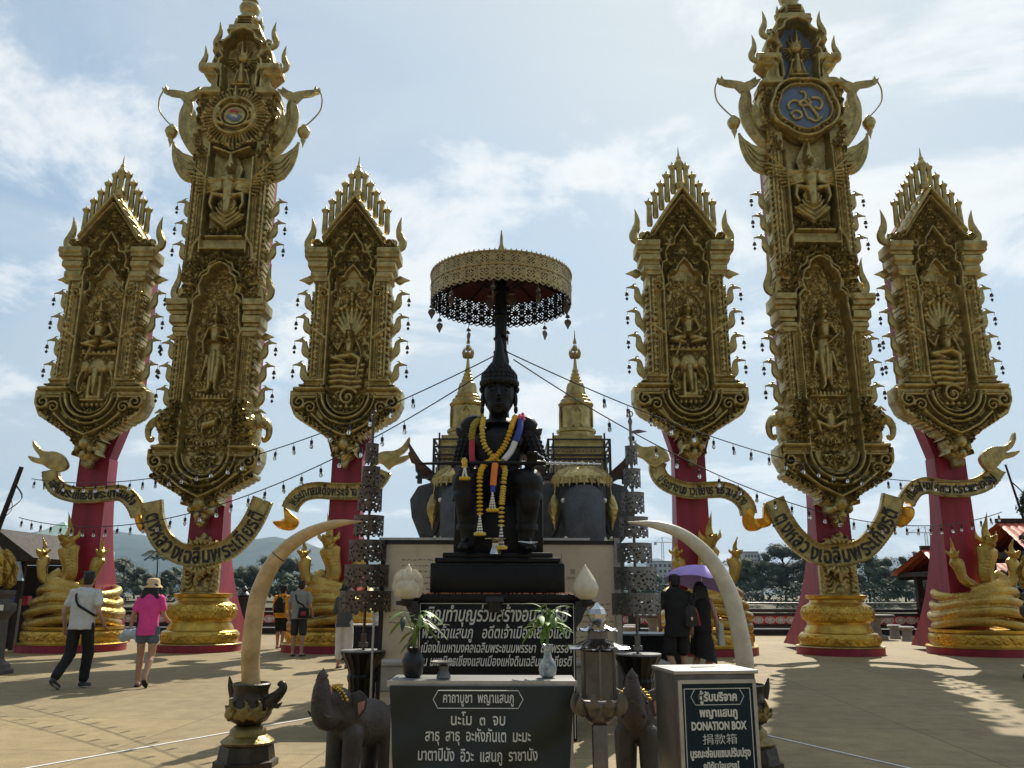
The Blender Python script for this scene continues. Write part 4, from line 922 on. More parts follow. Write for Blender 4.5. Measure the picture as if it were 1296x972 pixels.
banner('scroll_banner', 'gold banner with forked tail behind the left pierced tin stand', [(-5.48, 3.54), (-5.39, 3.75), (-5.16, 3.96), (-4.81, 4.04), (-4.39, 4.02), (-3.96, 4.01), (-3.66, 4.03), (-3.37, 4.15), (-3.17, 4.36), (-3.07, 4.57)], .44, BL, 'พระบาทสมเด็จพระเจ้าอยู่หัวภูมิพล', .31,
       [(-2.93, 4.57), (-3.18, 4.75), (-3.42, 4.57), (-3.4, 4.78), (-3.28, 4.97), (-3.07, 5.06), (-2.8, 5.08), (-2.59, 5.2), (-2.41, 5.45), (-2.41, 5.22), (-2.53, 5.03), (-2.7, 4.91), (-2.35, 4.97), (-2.52, 4.8), (-2.79, 4.69)], [(-5.66, 3.63), (-5.28, 3.32), (-5.25, 3.16), (-5.37, 3.03), (-5.55, 3.01), (-5.76, 3.07), (-5.92, 3.23), (-5.71, 3.28), (-5.59, 3.39)], .05, .97)
banner('scroll_banner', 'wavy gold banner with forked tail beside the right pierced tin stand', [(4.08, 4.74), (4.03, 4.54), (4.13, 4.3), (4.34, 4.14), (4.66, 4.02), (4.99, 3.98), (5.32, 4.01), (5.72, 4.01), (6.04, 3.88), (6.25, 3.65), (6.31, 3.39)], .42, BR, 'ประชาชนชาวเชียงรายร่วมสร้าง', .30,
       [(4.35, 4.75), (4.16, 4.67), (3.93, 4.57), (3.67, 4.8), (3.38, 4.89), (3.3, 4.97), (3.58, 4.92), (3.42, 5.1), (3.31, 5.37), (3.49, 5.21), (3.68, 5.1), (4.02, 5.12), (4.28, 4.97)], [(6.17, 3.49), (6.45, 3.62), (6.48, 3.46), (6.41, 3.33), (6.67, 3.17), (6.56, 3.01), (6.3, 2.99), (6.17, 3.16)], .14, .92)
banner('scroll_banner', 'U-shaped gold banner hanging below the tall blue-monogram pillar at right', [(6.95, 3.77), (7.15, 3.26), (7.45, 2.8), (7.93, 2.43), (8.52, 2.39), (9.13, 2.55), (9.61, 3.02), (9.87, 3.44), (10.0, 3.87)], .54, BR-.02, TX, .52, None, [(6.7, 3.6), (7.0, 3.7), (6.89, 3.18), (6.62, 3.05), (6.28, 3.01), (6.29, 3.26), (6.64, 3.3)], .09, .93, True)
banner('scroll_banner', 'gold banner with forked tail at far right, across the rightmost red column', [(10.33, 3.7), (10.42, 3.85), (10.61, 4.05), (10.91, 4.14), (11.25, 4.08), (11.59, 4.05), (11.94, 4.07), (12.3, 4.17), (12.56, 4.34), (12.77, 4.6)], .43, BR, 'เนื่องในวโรกาส ทรงพระเจริญ', .30,
       [(12.74, 4.63), (12.52, 4.49), (12.41, 4.56), (12.3, 4.81), (12.48, 5.04), (12.7, 5.13), (12.96, 5.15), (13.16, 5.28), (13.29, 5.51), (13.29, 5.31), (13.16, 5.1), (12.99, 4.97), (13.35, 5.03), (13.18, 4.87), (12.91, 4.79)], [(10.25, 3.62), (10.5, 3.59), (10.51, 3.39), (10.34, 3.16), (10.18, 3.08), (10.08, 3.16), (10.15, 3.42)], .06, .92)

# ------------------------------------------------------------------ coiled nagas round the feet of the short pillars
def naga_head(b, base, top, dirx, r, hood=1.3):
    """neck rising from base to top then a crested head looking towards the viewer"""
    B, T = Vector(base), Vector(top); mid = (B+T)/2+Vector((-dirx*.24 if r > .2 else dirx*.22, -.14, -.10))
    P = crm([B, B.lerp(mid, .5)+Vector((0, -.05, 0)), mid, mid.lerp(T, .6)+Vector((0, -.05, 0)), T], 5); n = len(P)
    Q = np.interp(np.linspace(0, 1, n), [0, .25, .6, .85, 1], [r*1.0, r*.74, r*.78, r*hood*.84, r*.5])
    b.tube(P, list(Q), 14, flat=.62, up=(0, 1, 0))
    for i in range(2, n-1):
        p = Vector(P[i]); q = Q[i]; b.tube([(p.x-q*.55, p.y-q*.5, p.z), (p.x, p.y-q*.72, p.z-.03), (p.x+q*.55, p.y-q*.5, p.z)], [.015, .045*r/.2, .015], 6)
    h = T+Vector((dirx*.03, -.10, .06)); k = r/.25
    b.sph(h, (.15*k, .2*k, .15*k), 12, 8); b.tube([h, h+Vector((dirx*.1*k, -.18*k, .06*k)), h+Vector((dirx*.12*k, -.30*k, .16*k))], [.12*k, .085*k, .02*k], 8)
    b.tube([h+Vector((0, 0, -.05*k)), h+Vector((dirx*.08*k, -.2*k, -.10*k))], [.09*k, .035*k], 8)
    b.tube(crm([h+Vector((0, .02, .08*k)), h+Vector((-dirx*.03, .06, .26*k)), h+Vector((dirx*.02, .02, .46*k)), h+Vector((dirx*.1, -.02, .72*k))], 4), list(np.linspace(.13*k, .012, 13)), 8, flat=.6)
    for sg in (1, -1):
        b.tube([h+Vector((sg*.08*k, .03, 0)), h+Vector((sg*.24*k, .06, .12*k)), h+Vector((sg*.26*k, .06, .3*k))], [.08*k, .06*k, .008], 7, flat=.5); b.sph(h+Vector((sg*.1*k, -.12*k, .08*k)), .035*k, 8, 6)
def make_naga():
    t = thing('naga_statue', 'x', 'naga statue', (0, 0, 0), 0, 'coiled golden nagas at the pillar feet')
    MB().lathe([(1.28, 0), (1.28, .17), (1.24, .2), (1.0, .2)], 40).build('red_plinth', MT['red'], t)
    b = MB(); b.lathe([(1.29, .175), (1.30, .19), (1.27, .21), (1.17, .22), (1.17, .28), (1.15, .52), (1.18, .55), (1.18, .6), (.9, .62)], 40); b.build('gilded_drum', MT['goldbright'], t, 50)
    c = MB(); rng = random.Random(5); ribs_ = []
    for k, (z, rr, tr) in enumerate(((.73, 1.03, .125), (.97, 1.07, .118), (1.21, .98, .122), (1.44, .88, .13))):
        ph = rng.uniform(0, 6); P = [((rr+.04*math.sin(3*a+ph))*math.cos(a), (rr+.04*math.sin(3*a+ph))*math.sin(a), z+.085*math.sin(a*2+ph)) for a in np.linspace(0, 2*math.pi, 49)]; c.tube(P, tr, 10); ribs_.append(P)
    c.tube(crm([(.5, -.75, 1.5), (.1, -.85, 1.62), (-.35, -.72, 1.72), (-.2, -.55, 1.9)], 5), list(np.linspace(.13, .19, 16)), 10)
    blob('coiled_body', c, .026, MT['goldnaga'], t, 1)
    link('leaf_relief', relief_band([(1.175, .26), (1.178, .50)], .2, .03, 6), MT['goldbright'], t)
    for base, top, dx, r, nm in (((-.02, -.62, 1.5), (-.10, -.58, 2.66), -.6, .26, 0), ((-.2, -.55, 1.5), (-.74, -.5, 2.34), -.7, .17, 1), ((.2, -.55, 1.5), (.72, -.5, 2.34), .7, .17, 1)):
        h = MB(); naga_head(h, base, top, dx, r); blob('naga_head', h, .024, MT['goldnaga'], t, 2)
    return t
ng = make_naga()
def place_naga(o, x, y, label, mirror=1):
    o.location = (x, y, 0); o.scale = (mirror, 1, 1); o['label'] = label; o['group'] = 'coiled golden nagas at the pillar feet'
place_naga(ng, -10.95, YL+.65, 'three-headed golden naga behind the white-shirted man at far left')
place_naga(dup(ng), -4.3, YL+.75, 'three-headed golden naga beside the grey-shirted man, below the left tusk')
place_naga(dup(ng), 5.15, YR+.65, 'three-headed golden naga partly hidden by the lilac umbrella', -1)
place_naga(dup(ng), 12.1, YR+.7, 'three-headed golden naga at far right in front of the tiled roof', -1)

# ------------------------------------------------------------------ throne pedestal and the seated king
AX = .15
p = thing('throne_pedestal', 'black stone pedestal with carved white Thai writing under the seated statue', 'pedestal', (AX, 9.5, 0))
MB().box((0, -.02, .68), (1.62, 1.3, 1.36)).build('base_block', MT['blackstone'], p, 30, .02)
MB().box((0, -.03, 1.385), (1.78, 1.42, .07)).build('ledge', MT['blackstone'], p, 30, .015)
b = MB(); rng = random.Random(2)
for k in range(90): b.sph((rng.uniform(-.82, .82), -.68+rng.uniform(-.04, .03), 1.425), (rng.uniform(.006, .022), .012, .009), 6, 4)
b.build('candle_wax', mat('orange_wax', (.42, .12, .04), .45, 0, .5, 12), p)
b = MB(); b.box((0, .1, 1.58), (1.44, 1.1, .33)); b.box((0, .1, 1.775), (1.36, 1.02, .055)); b.box((0, .12, 1.83), (1.2, .95, .06)); b.build('upper_block', MT['blackstone'], p, 30, .02)
MB().box((0, .42, 2.2), (1.02, .8, .68)).build('throne_seat', MT['blackstone'], p, 30, .03)
b = MB(); b.box((-.02, -.76, 1.37), (.19, .12, .05), taper=.9); b.lathe([(.06, 1.24), (.08, 1.34)], 12, (-.02, -.76, 0)); b.build('incense_shelf', MT['blackpaint'], p)
join_text('lettering', [('เชิญทำบุญร่วมสร้างอนุสาวรีย์', 0, 1.15, 1.5, .20, .003, .25), ('พระเจ้าแสนภู   อดีตเจ้าเมืองเชียงแสน', 0, .985, 1.52, .16, .002, .25), ('เนื่องในมหามงคลเฉลิมพระชนมพรรษา  ๘๔ พรรษา', 0, .845, 1.54, .13, .002, .25), ('ณ มหามิตรเชียงแสนเมืองแห่งดินเฉลิมพระเกียรติ', 0, .715, 1.54, .13, .002, .25)], MT['signwhite'], p, (0, -.682, 0))
b = MB()
for x in (-.79, .79): b.box((x, -.674, .68), (.008, .006, 1.3))
b.box((0, -.674, 1.325), (1.58, .006, .008)); b.build('border_line', MT['signwhite'], p)

k_ = thing('king_statue', 'black bronze seated king statue with crown, sword across lap, draped in garlands', 'statue', (AX, 9.4, 1.86))
def L_(x, y, z): return (x, y, z-1.86)
b = MB()
# legs: thigh forward, shin down, bare feet
for sg, kx, ax, fx in ((-1, -.345, -.31, -.36), (1, .335, .30, .35)):
    b.tcap(L_(sg*.17, .12, 2.62), L_(kx, -.42, 2.60), .20, .165); b.tcap(L_(kx, -.42, 2.58), L_(ax, -.36, 1.98), .16, .085); b.sph(L_(kx+.0, -.46, 2.42), (.13, .12, .2), 12, 8)
    b.tcap(L_(ax, -.35, 1.94), L_(fx, -.60, 1.905), .07, .05); b.sph(L_(ax, -.31, 1.92), .07)
    for q in range(5): b.tcap(L_(fx-sg*.045+sg*.024*q, -.60+.012*q, 1.90), L_(fx-sg*.05+sg*.028*q, -.67+.02*q, 1.885), .018-.001*q, .015-.001*q, 8)
b.sph(L_(0, .1, 2.63), (.33, .26, .2)); b.tcap(L_(0, .1, 2.65), L_(0, .06, 3.05), .25, .29); b.sph(L_(0, .05, 3.10), (.33, .2, .22)); b.sph(L_(.14, -.07, 3.12), (.15, .11, .13)); b.sph(L_(-.14, -.07, 3.12), (.15, .11, .13))
b.tcap(L_(0, .06, 3.25), L_(0, .02, 3.45), .13, .12)
# arms
arms = ((-1, (-.33, .06, 3.20), (-.43, .0, 2.83), (-.36, -.36, 2.76)), (1, (.34, .06, 3.20), (.48, .0, 2.84), (.37, -.36, 2.79)))
for sg, s_, e_, h_ in arms:
    b.tcap(L_(*s_), L_(*e_), .125, .095); b.tcap(L_(*e_), L_(*h_), .09, .06); b.sph(L_(*s_), .135)
    hx, hy, hz = h_; b.tcap(L_(hx, hy, hz), L_(hx, hy-.10, hz-.01 if sg < 0 else hz+.03), .055, .06)
    for q in range(4): b.tcap(L_(hx-.045+.03*q, hy-.13, hz-.01+(.05 if sg > 0 else 0)), L_(hx-.05+.033*q, hy-.2-.012*(q in (1, 2)), hz+(-.06 if sg < 0 else .12)), .019, .016, 8)
    b.tcap(L_(hx-sg*.06, hy-.06, hz), L_(hx-sg*.11, hy-.13, hz+.02), .022, .018, 8)
# head: face turned to the viewer
b.sph(L_(0, .0, 3.68), (.185, .20, .25), 18, 12); b.sph(L_(0, -.06, 3.55), (.135, .14, .15)); b.tcap(L_(0, -.14, 3.455), L_(0, -.13, 3.47), .045, .05)
blob('body', b, .016, MT['bronze'], k_, 4)
f = MB()
f.tube([L_(0, -.185, 3.74), L_(0, -.215, 3.66), L_(0, -.235, 3.61)], [.02, .026, .036], 8); f.sph(L_(0, -.225, 3.60), (.043, .03, .025), 10, 6)
for sg in (1, -1):
    f.sph(L_(sg*.073, -.172, 3.70), (.043, .02, .017), 10, 6); f.tube(crm([L_(sg*.03, -.188, 3.742), L_(sg*.08, -.182, 3.765), L_(sg*.135, -.14, 3.735)], 4), .012, 6)
    f.sph(L_(sg*.19, .0, 3.62), (.028, .05, .10), 10, 8); f.sph(L_(sg*.195, -.01, 3.50), (.025, .03, .05), 8, 6)
f.tube(crm([L_(-.06, -.185, 3.535), L_(0, -.208, 3.53), L_(.06, -.185, 3.535)], 4), [.008]+[.014]*7+[.008], 6); f.tube(crm([L_(-.045, -.185, 3.515), L_(0, -.2, 3.508), L_(.045, -.185, 3.515)], 4), [.008]+[.015]*7+[.008], 6)
f.build('face', MT['bronze'], k_, 60)
h = MB(); rng = random.Random(8)
for i in range(7):
    ph = .25+i*.2; n = int(26*math.cos(ph))+3
    for j in range(n):
        a = 2*math.pi*j/n+i*.3; x, y = math.cos(a), math.sin(a)
        if y < -.2 and i < 1: continue
        h.sph(L_(x*.205*math.cos(ph*.85), .02+y*.215*math.cos(ph*.85), 3.66+.36*math.sin(ph)), .040+.008*(i % 2), 7, 5)
h.lathe([(.12, 3.9-1.86), (.12, 4.0-1.86), (.115, 4.05-1.86), (.075, 4.09-1.86), (.07, 4.16-1.86), (.05, 4.22-1.86), (.045, 4.3-1.86), (.01, 4.42-1.86)], 16)
for j in range(20): a = 2*math.pi*j/20; h.tube([L_(.195*math.cos(a), .02+.195*math.sin(a), 3.84), L_(.21*math.cos(a), .02+.21*math.sin(a), 3.93)], [.026, .004], 5)
for sg in (): h.tube(crm([L_(sg*.185, -.03, 3.6), L_(sg*.205, -.02, 3.7), L_(sg*.195, .0, 3.78), L_(sg*.21, .02, 3.84)], 4), [.02, .03, .03, .03, .028, .026, .024, .022, .02, .018, .014, .01, .004], 6)
h.build('crown', MT['bronze'], k_, 60)
# armour: flared shoulder plates and scaled sleeves, belt, trouser wraps
a_ = MB(); rng = random.Random(4)
for sg in (1, -1):
    a_.tube(crm([L_(sg*.16, .05, 3.34), L_(sg*.30, .04, 3.33), L_(sg*.42, .03, 3.24), L_(sg*.50, .02, 3.29)], 4), [.05, .08, .10, .11, .12, .12, .11, .10, .09, .07, .05, .03, .006], 8, flat=1.0)
    for i in range(7):
        for j in range(9):
            t_ = i/7; an = -1.9+j*.47; s_, e_ = Vector(arms[0 if sg < 0 else 1][1]), Vector(arms[0 if sg < 0 else 1][2]); c = s_.lerp(e_, t_*1.05)
            a_.sph(L_(c.x+sg*(.13-.02*t_)*math.cos(an), c.y+(.13-.02*t_)*math.sin(an), c.z-.02), (.018, .018, .028), 6, 4)
    kx = -.345 if sg < 0 else .335; ax = -.31 if sg < 0 else .30
    for i in (0, 3):
        t_ = i/4; a_.lathe([(.150-.045*t_, -.035), (.157-.045*t_, 0), (.150-.045*t_, .035)], 16, L_(kx+(ax-kx)*t_*.85, -.43+.05*t_, 2.43-.42*t_), cap=False)
a_.lathe([(.27, 2.70-1.86), (.31, 2.73-1.86), (.31, 2.78-1.86), (.27, 2.8-1.86)], 24, (0, .09, 0), ry=.85, cap=False); a_.sph(L_(0, -.16, 2.75), (.07, .04, .06))
a_.lathe([(.14, 3.30-1.86), (.2, 3.33-1.86), (.17, 3.38-1.86), (.13, 3.4-1.86)], 20, (0, .05, 0), cap=False)
a_.build('armour', MT['bronze'], k_, 50)
w_ = MB(); w_.tube([L_(-.86, -.44, 2.80), L_(-.50, -.47, 2.80), L_(.05, -.5, 2.80), L_(.52, -.5, 2.80)], [.012, .02, .024, .024], 8); w_.build('sword_scabbard', MT['bronze'], k_)
w_ = MB(); w_.tube([L_(.52, -.5, 2.80), L_(1.12, -.5, 2.785)], [.016, .012], 8)
for i in range(9): w_.sph(L_(.56+.06*i, -.5, 2.80-.0015*i), (.016, .022, .022), 8, 5)
w_.build('sword_hilt', MT['chrome'], k_)
w_ = MB()
for i in range(6): w_.lathe([(.088, -.008), (.098, 0), (.088, .008)], 16, L_(.475-.012*i, -.03-.045*i, 2.87-.008*i), cap=False)
for i in range(26): aa = i*.63; w_.sph(L_(.46-.002*i+.09*math.cos(aa), -.05-.008*i+.03*math.sin(aa*2), 2.87+.08*math.sin(aa)), .016, 6, 5)
w_.build('silver_bracelet', MT['chrome'], k_)
w_ = MB()
for i in range(7): w_.tube(crm([L_(.22+.02*i, -.62-.005*i, 1.955-.004*i), L_(.30+.02*i, -.63, 1.95), L_(.33+.012*i, -.6, 1.93)], 3), .006, 5)
w_.build('silver_anklet', MT['chrome'], k_)

def garland(path, r, m, mname, label, strands=(), parent=None, name='flower_garland', bead=None):
    t = thing(name, label, 'garland', path[0], 0, 'garlands draped on the statue'); o0 = Vector(path[0])
    P = [Vector(q)-o0 for q in crm(path, 10)]; b = MB(); rng = random.Random(len(path)); bead = bead or r*.8; acc = 0; last = P[0]
    for i in range(1, len(P)):
        acc += (P[i]-P[i-1]).length
        if acc >= bead:
            acc = 0; d = (P[i]-P[i-1]).normalized(); e = d.to_track_quat('Z', 'Y').to_euler(); k = rng.uniform(.9, 1.08)
            b.sph(P[i], (r*k, r*k, bead*.62), 10, 6, rot=tuple(e))
            for j in range(7): an = 6.28*j/7+rng.random(); q = d.orthogonal().normalized(); q2 = d.cross(q); b.sph(P[i]+(q*math.cos(an)+q2*math.sin(an))*r*.86, (r*.3, r*.3, r*.3), 6, 4)
    b.build('flower_chain', m, t, 70)
    return t, o0
def tassel(t, o0, p0, n, m2, length=.16, spread=.024):
    b = MB(); c = MB(); p0 = Vector(p0)-o0
    for i in range(n):
        x = (i-(n-1)/2)*spread; P = [p0+Vector((x*q, -.01*i, -length*q)) for q in np.linspace(0, 1, 7)]
        for q in P: b.sph(q, .013, 7, 5)
        for j in range(5): c.sph(P[-1]+Vector((math.cos(j*1.26)*.024, math.sin(j*1.26)*.02, -.02)), (.022, .022, .02), 7, 5)
    s = b.build('jasmine_string', MT['whiteflower'], t, 70); c.build('tassel_flower', m2, t, 70)
Xa = AX
g1 = [(Xa-.175, 9.33, 3.40), (Xa-.185, 9.15, 3.22), (Xa-.15, 9.06, 3.02), (Xa-.03, 9.02, 2.86), (Xa+.07, 8.93, 2.76), (Xa+.065, 8.84, 2.60), (Xa+.045, 8.80, 2.35), (Xa+.04, 8.79, 2.12)]
t, o0 = garland(g1, .030, MT['paleflower'], '', 'yellow flower garland from left shoulder crossing chest, longer strand to the feet'); tassel(t, o0, (Xa+.04, 8.79, 2.11), 3, MT['paleflower'], .2)
g2 = [(Xa+.19, 9.33, 3.42), (Xa+.14, 9.12, 3.22), (Xa+.07, 9.05, 3.02), (Xa-.04, 8.98, 2.87), (Xa-.15, 8.92, 2.78), (Xa-.19, 8.82, 2.66), (Xa-.19, 8.79, 2.45), (Xa-.185, 8.78, 2.24)]
t, o0 = garland(g2, .031, MT['yellowflower'], '', 'marigold garland from right shoulder crossing chest, shorter strand over left thigh'); tassel(t, o0, (Xa-.185, 8.78, 2.22), 3, MT['paleflower'], .17)
t, o0 = garland([(Xa-.22, 9.36, 3.38), (Xa-.28, 9.2, 3.28), (Xa-.30, 9.14, 3.14), (Xa-.295, 9.12, 3.08)], .036, MT['olive'], '', 'olive green garland ending in red ribbon tube on the statue\'s left-hand side chest')
b = MB(); b.tube([Vector(q)-o0 for q in ((Xa-.295, 9.12, 3.08), (Xa-.295, 9.1, 2.95), (Xa-.285, 9.08, 2.80))], .034, 10); b.build('ribbon_sleeve', MT['redcloth'], t)
t = thing('flower_garland', 'blue and white ribbon garland with pink blossom on the right of the chest', 'garland', (Xa+.26, 9.25, 3.38), 0, 'garlands draped on the statue'); o0 = Vector((Xa+.26, 9.25, 3.38))
b = MB(); b.tube([Vector(q)-o0 for q in crm([(Xa+.25, 9.2, 3.33), (Xa+.235, 9.1, 3.2), (Xa+.19, 9.06, 3.07)], 4)], .036, 10); b.build('ribbon_sleeve', MT['bluecloth'], t)
b = MB(); b.tube([Vector(q)-o0 for q in crm([(Xa+.185, 9.06, 3.06), (Xa+.14, 9.03, 2.95), (Xa+.06, 8.98, 2.84)], 4)], .034, 10); b.build('ribbon_sleeve', MT['whitecloth'], t)
b = MB(); rng = random.Random(1)
for i in range(14): b.sph((rng.uniform(-.03, .03), rng.uniform(-.03, .03), rng.uniform(-.03, .04)), .02, 7, 5)
b.build('blossom', MT['pinkflower'], t, 70)
t = thing('flower_garland', 'orange ribbon garland with jasmine tassel hanging between the statue\'s knees', 'garland', (Xa-.03, 8.86, 2.78), 0, 'garlands draped on the statue'); o0 = Vector((Xa-.03, 8.86, 2.78))
b = MB(); b.tube([(0, 0, 0), (-.01, -.05, -.12), (-.02, -.06, -.24)], .036, 10); b.build('ribbon_sleeve', MT['orangecloth'], t)
b = MB(); b.tube([(-.02, -.06, -.24), (-.022, -.06, -.31)], .03, 10); b.build('ribbon_band', MT['bluecloth'], t)
tassel(t, o0, (Xa-.055, 8.80, 2.46), 3, MT['yellowflower'], .16, .028)
t, o0 = garland([(Xa-.37, 8.9, 2.84), (Xa-.36, 8.83, 2.79), (Xa-.36, 8.82, 2.74)], .03, MT['paleflower'], '', 'small yellow flower wristlet hanging from the statue\'s left-side hand'); tassel(t, o0, (Xa-.355, 8.82, 2.74), 2, MT['yellowflower'], .1, .04)

# silver offering bowl at the statue's feet
def pedestal_tray(x, y, z, k, label, m):
    t = thing('pedestal_tray', label, 'tray', (x, y, z), 0, 'metal pedestal trays'); MB().lathe([(.05*k, 0), (.075*k, .005), (.06*k, .03), (.045*k, .08*k), (.05*k, .12*k), (.03*k, .13*k)], 20).build('foot', m, t)
    MB().lathe([(.03*k, .125*k), (.09*k, .135*k), (.135*k, .155*k), (.14*k, .165*k), (.10*k, .15*k), (.0, .145*k)], 28).build('dish', m, t)
pedestal_tray(AX-.02, 8.82, 1.82, 1.0, 'silver pedestal tray between the statue\'s feet', MT['chrome'])

# ------------------------------------------------------------------ pierced metal bands (real holes) for the parasol and the tin stands
def pierced(r, z0, z1, nu, nv, solid, seg_rep, mb=None, th=.006, inner=0):
    """cylinder wall whose cells are kept where solid(u in repeat, v) is true"""
    vs = []; fs = []
    for j in range(nv+1):
        for i in range(nu): a = 2*math.pi*i/nu; vs.append((r*math.cos(a), r*math.sin(a), z0+(z1-z0)*j/nv))
    for j in range(nv):
        for i in range(nu):
            u = ((i+.5)/nu*seg_rep) % 1; v = (j+.5)/nv
            if solid(u, v): fs.append((j*nu+i, j*nu+(i+1) % nu, (j+1)*nu+(i+1) % nu, (j+1)*nu+i))
    n = len(vs); k = (r-th)/r; vs += [(x*k, y*k, z) for x, y, z in vs]; nf = len(fs); fs += [tuple(q+n for q in f[::-1]) for f in fs]
    mb.add(vs, fs)
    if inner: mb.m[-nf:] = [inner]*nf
def lace(u, v):
    if v > .95 or .54 < v < .58: return True
    if v < .05+.045*math.sin(u*6.283*2)+.03: return v > .04*math.sin(u*6.283*2)+.03
    q = (v-.08)/.46 if v < .56 else (v-.58)/.37; x = (u-.5)*2; y = (q-.5)*2; r = math.hypot(x, y); a = math.atan2(y, x)
    return abs(r-.80) < .17 or abs(r-.42-.12*math.cos(4*a)) < .14 or r < .2 or (r > .95 and abs(abs(x)-abs(y)) < .22) or abs(x) > .93
def tinlace(u, v):
    if v > .86 or (v < .06): return v > .86 or math.sin(u*6.283*3) > 0
    if u < .05 or u > .95: return True
    x = (u-.5)*2; y = (v-.46)/.40; r = math.hypot(x, y); a = math.atan2(y, x)
    return not ((.30 < r < .56 and math.cos(5*a+1.57) > .05) or (.68 < r < .9 and math.cos(8*a) > .35) or (r > 1.05 and abs(abs(x)-abs(y)) < .10))
u = thing('ceremonial_parasol', 'tall ceremonial parasol with pierced brass rim and maroon lining over the statue', 'parasol', (.155, 10.15, 0))
b = MB(); b.tube([(0, 0, 1.8), (0, 0, 5.45)], .078, 14)
for z in (4.25, 4.42, 4.6, 4.9): b.lathe([(.078, z-.03), (.10, z), (.078, z+.03)], 14, cap=False)
b.build('pole', MT['bronze'], u); MB().lathe([(.08, 3.7), (.11, 3.8), (.11, 4.1), (.095, 4.2), (.11, 4.3), (.08, 4.45)], 14).build('pole_collar', MT['bronze'], u)
b = MB(); pierced(.915, 5.05, 5.43, 720, 34, lace, 30, b, .006, 1); b.build('pierced_rim', [MT['lacegold'], MT['blackpaint']], u, 30, fix=False)  # black on the inner faces is the rim's backlit shade, put into the colour
b = MB()
b.lathe([(.925, 5.42), (.925, 5.44), (.905, 5.44), (.905, 5.42), (.925, 5.42)], 64, cap=False)
for k in range(88): a = 6.283*k/88; b.tube([(.915*math.cos(a), .915*math.sin(a), 5.43), (.915*math.cos(a), .915*math.sin(a), 5.465)], [.018, .004], 5)
b.lathe([(.922, 5.255), (.926, 5.265), (.922, 5.275)], 64, cap=False); b.build('rim_trim', MT['lacegold'], u)
b = MB(); b.lathe([(.90, 5.42), (.5, 5.53), (.1, 5.62), (.1, 5.635), (.5, 5.545), (.90, 5.435), (.90, 5.42)], 48, cap=False)
b.build('canopy', MT['umbred'], u, 50)
b = MB()
for k in range(12): a = 6.283*k/12; b.tube([(.08*math.cos(a), .08*math.sin(a), 5.58), (.89*math.cos(a), .89*math.sin(a), 5.40)], .012, 5); b.tube([(.07*math.cos(a), .07*math.sin(a), 5.25), (.45*math.cos(a), .45*math.sin(a), 5.50)], .009, 5)
b.lathe([(.08, 5.2), (.12, 5.22), (.12, 5.28), (.08, 5.3)], 14); b.build('ribs', MT['bronze'], u)
b = MB(); b.lathe([(.11, 5.6), (.10, 5.66), (.06, 5.7), (.07, 5.74), (.04, 5.8), (.045, 5.84), (.022, 5.92), (.018, 6.02), (.004, 6.12)], 14); b.build('spire', MT['lacegold'], u)
pend = MB(); pend.tube([(0, 0, 0), (0, 0, -.09)], .006, 5); pend.lathe([(.012, -.07), (.03, -.09), (.042, -.125), (.0, -.13)], 10); pend.prism([(0, -.15), (.05, -.175), (.06, -.22), (.03, -.27), (0, -.33), (-.03, -.27), (-.06, -.22), (-.05, -.175)], -.008, .008); pend.tube([(0, 0, -.12), (0, 0, -.18)], .005, 4)
pm = pend.mesh('leaf_pendant')
for k in range(10): a = 6.283*(k+.35)/10; link('leaf_pendant', pm, MT['tin'], u, (.9*math.cos(a), .9*math.sin(a), 5.06), (0, 0, a), (.8, .8, .8))
link('leaf_pendant', pm, MT['tin'], u, (.14, -.1, 5.3)); link('leaf_pendant', pm, MT['tin'], u, (-.14, -.12, 5.26))
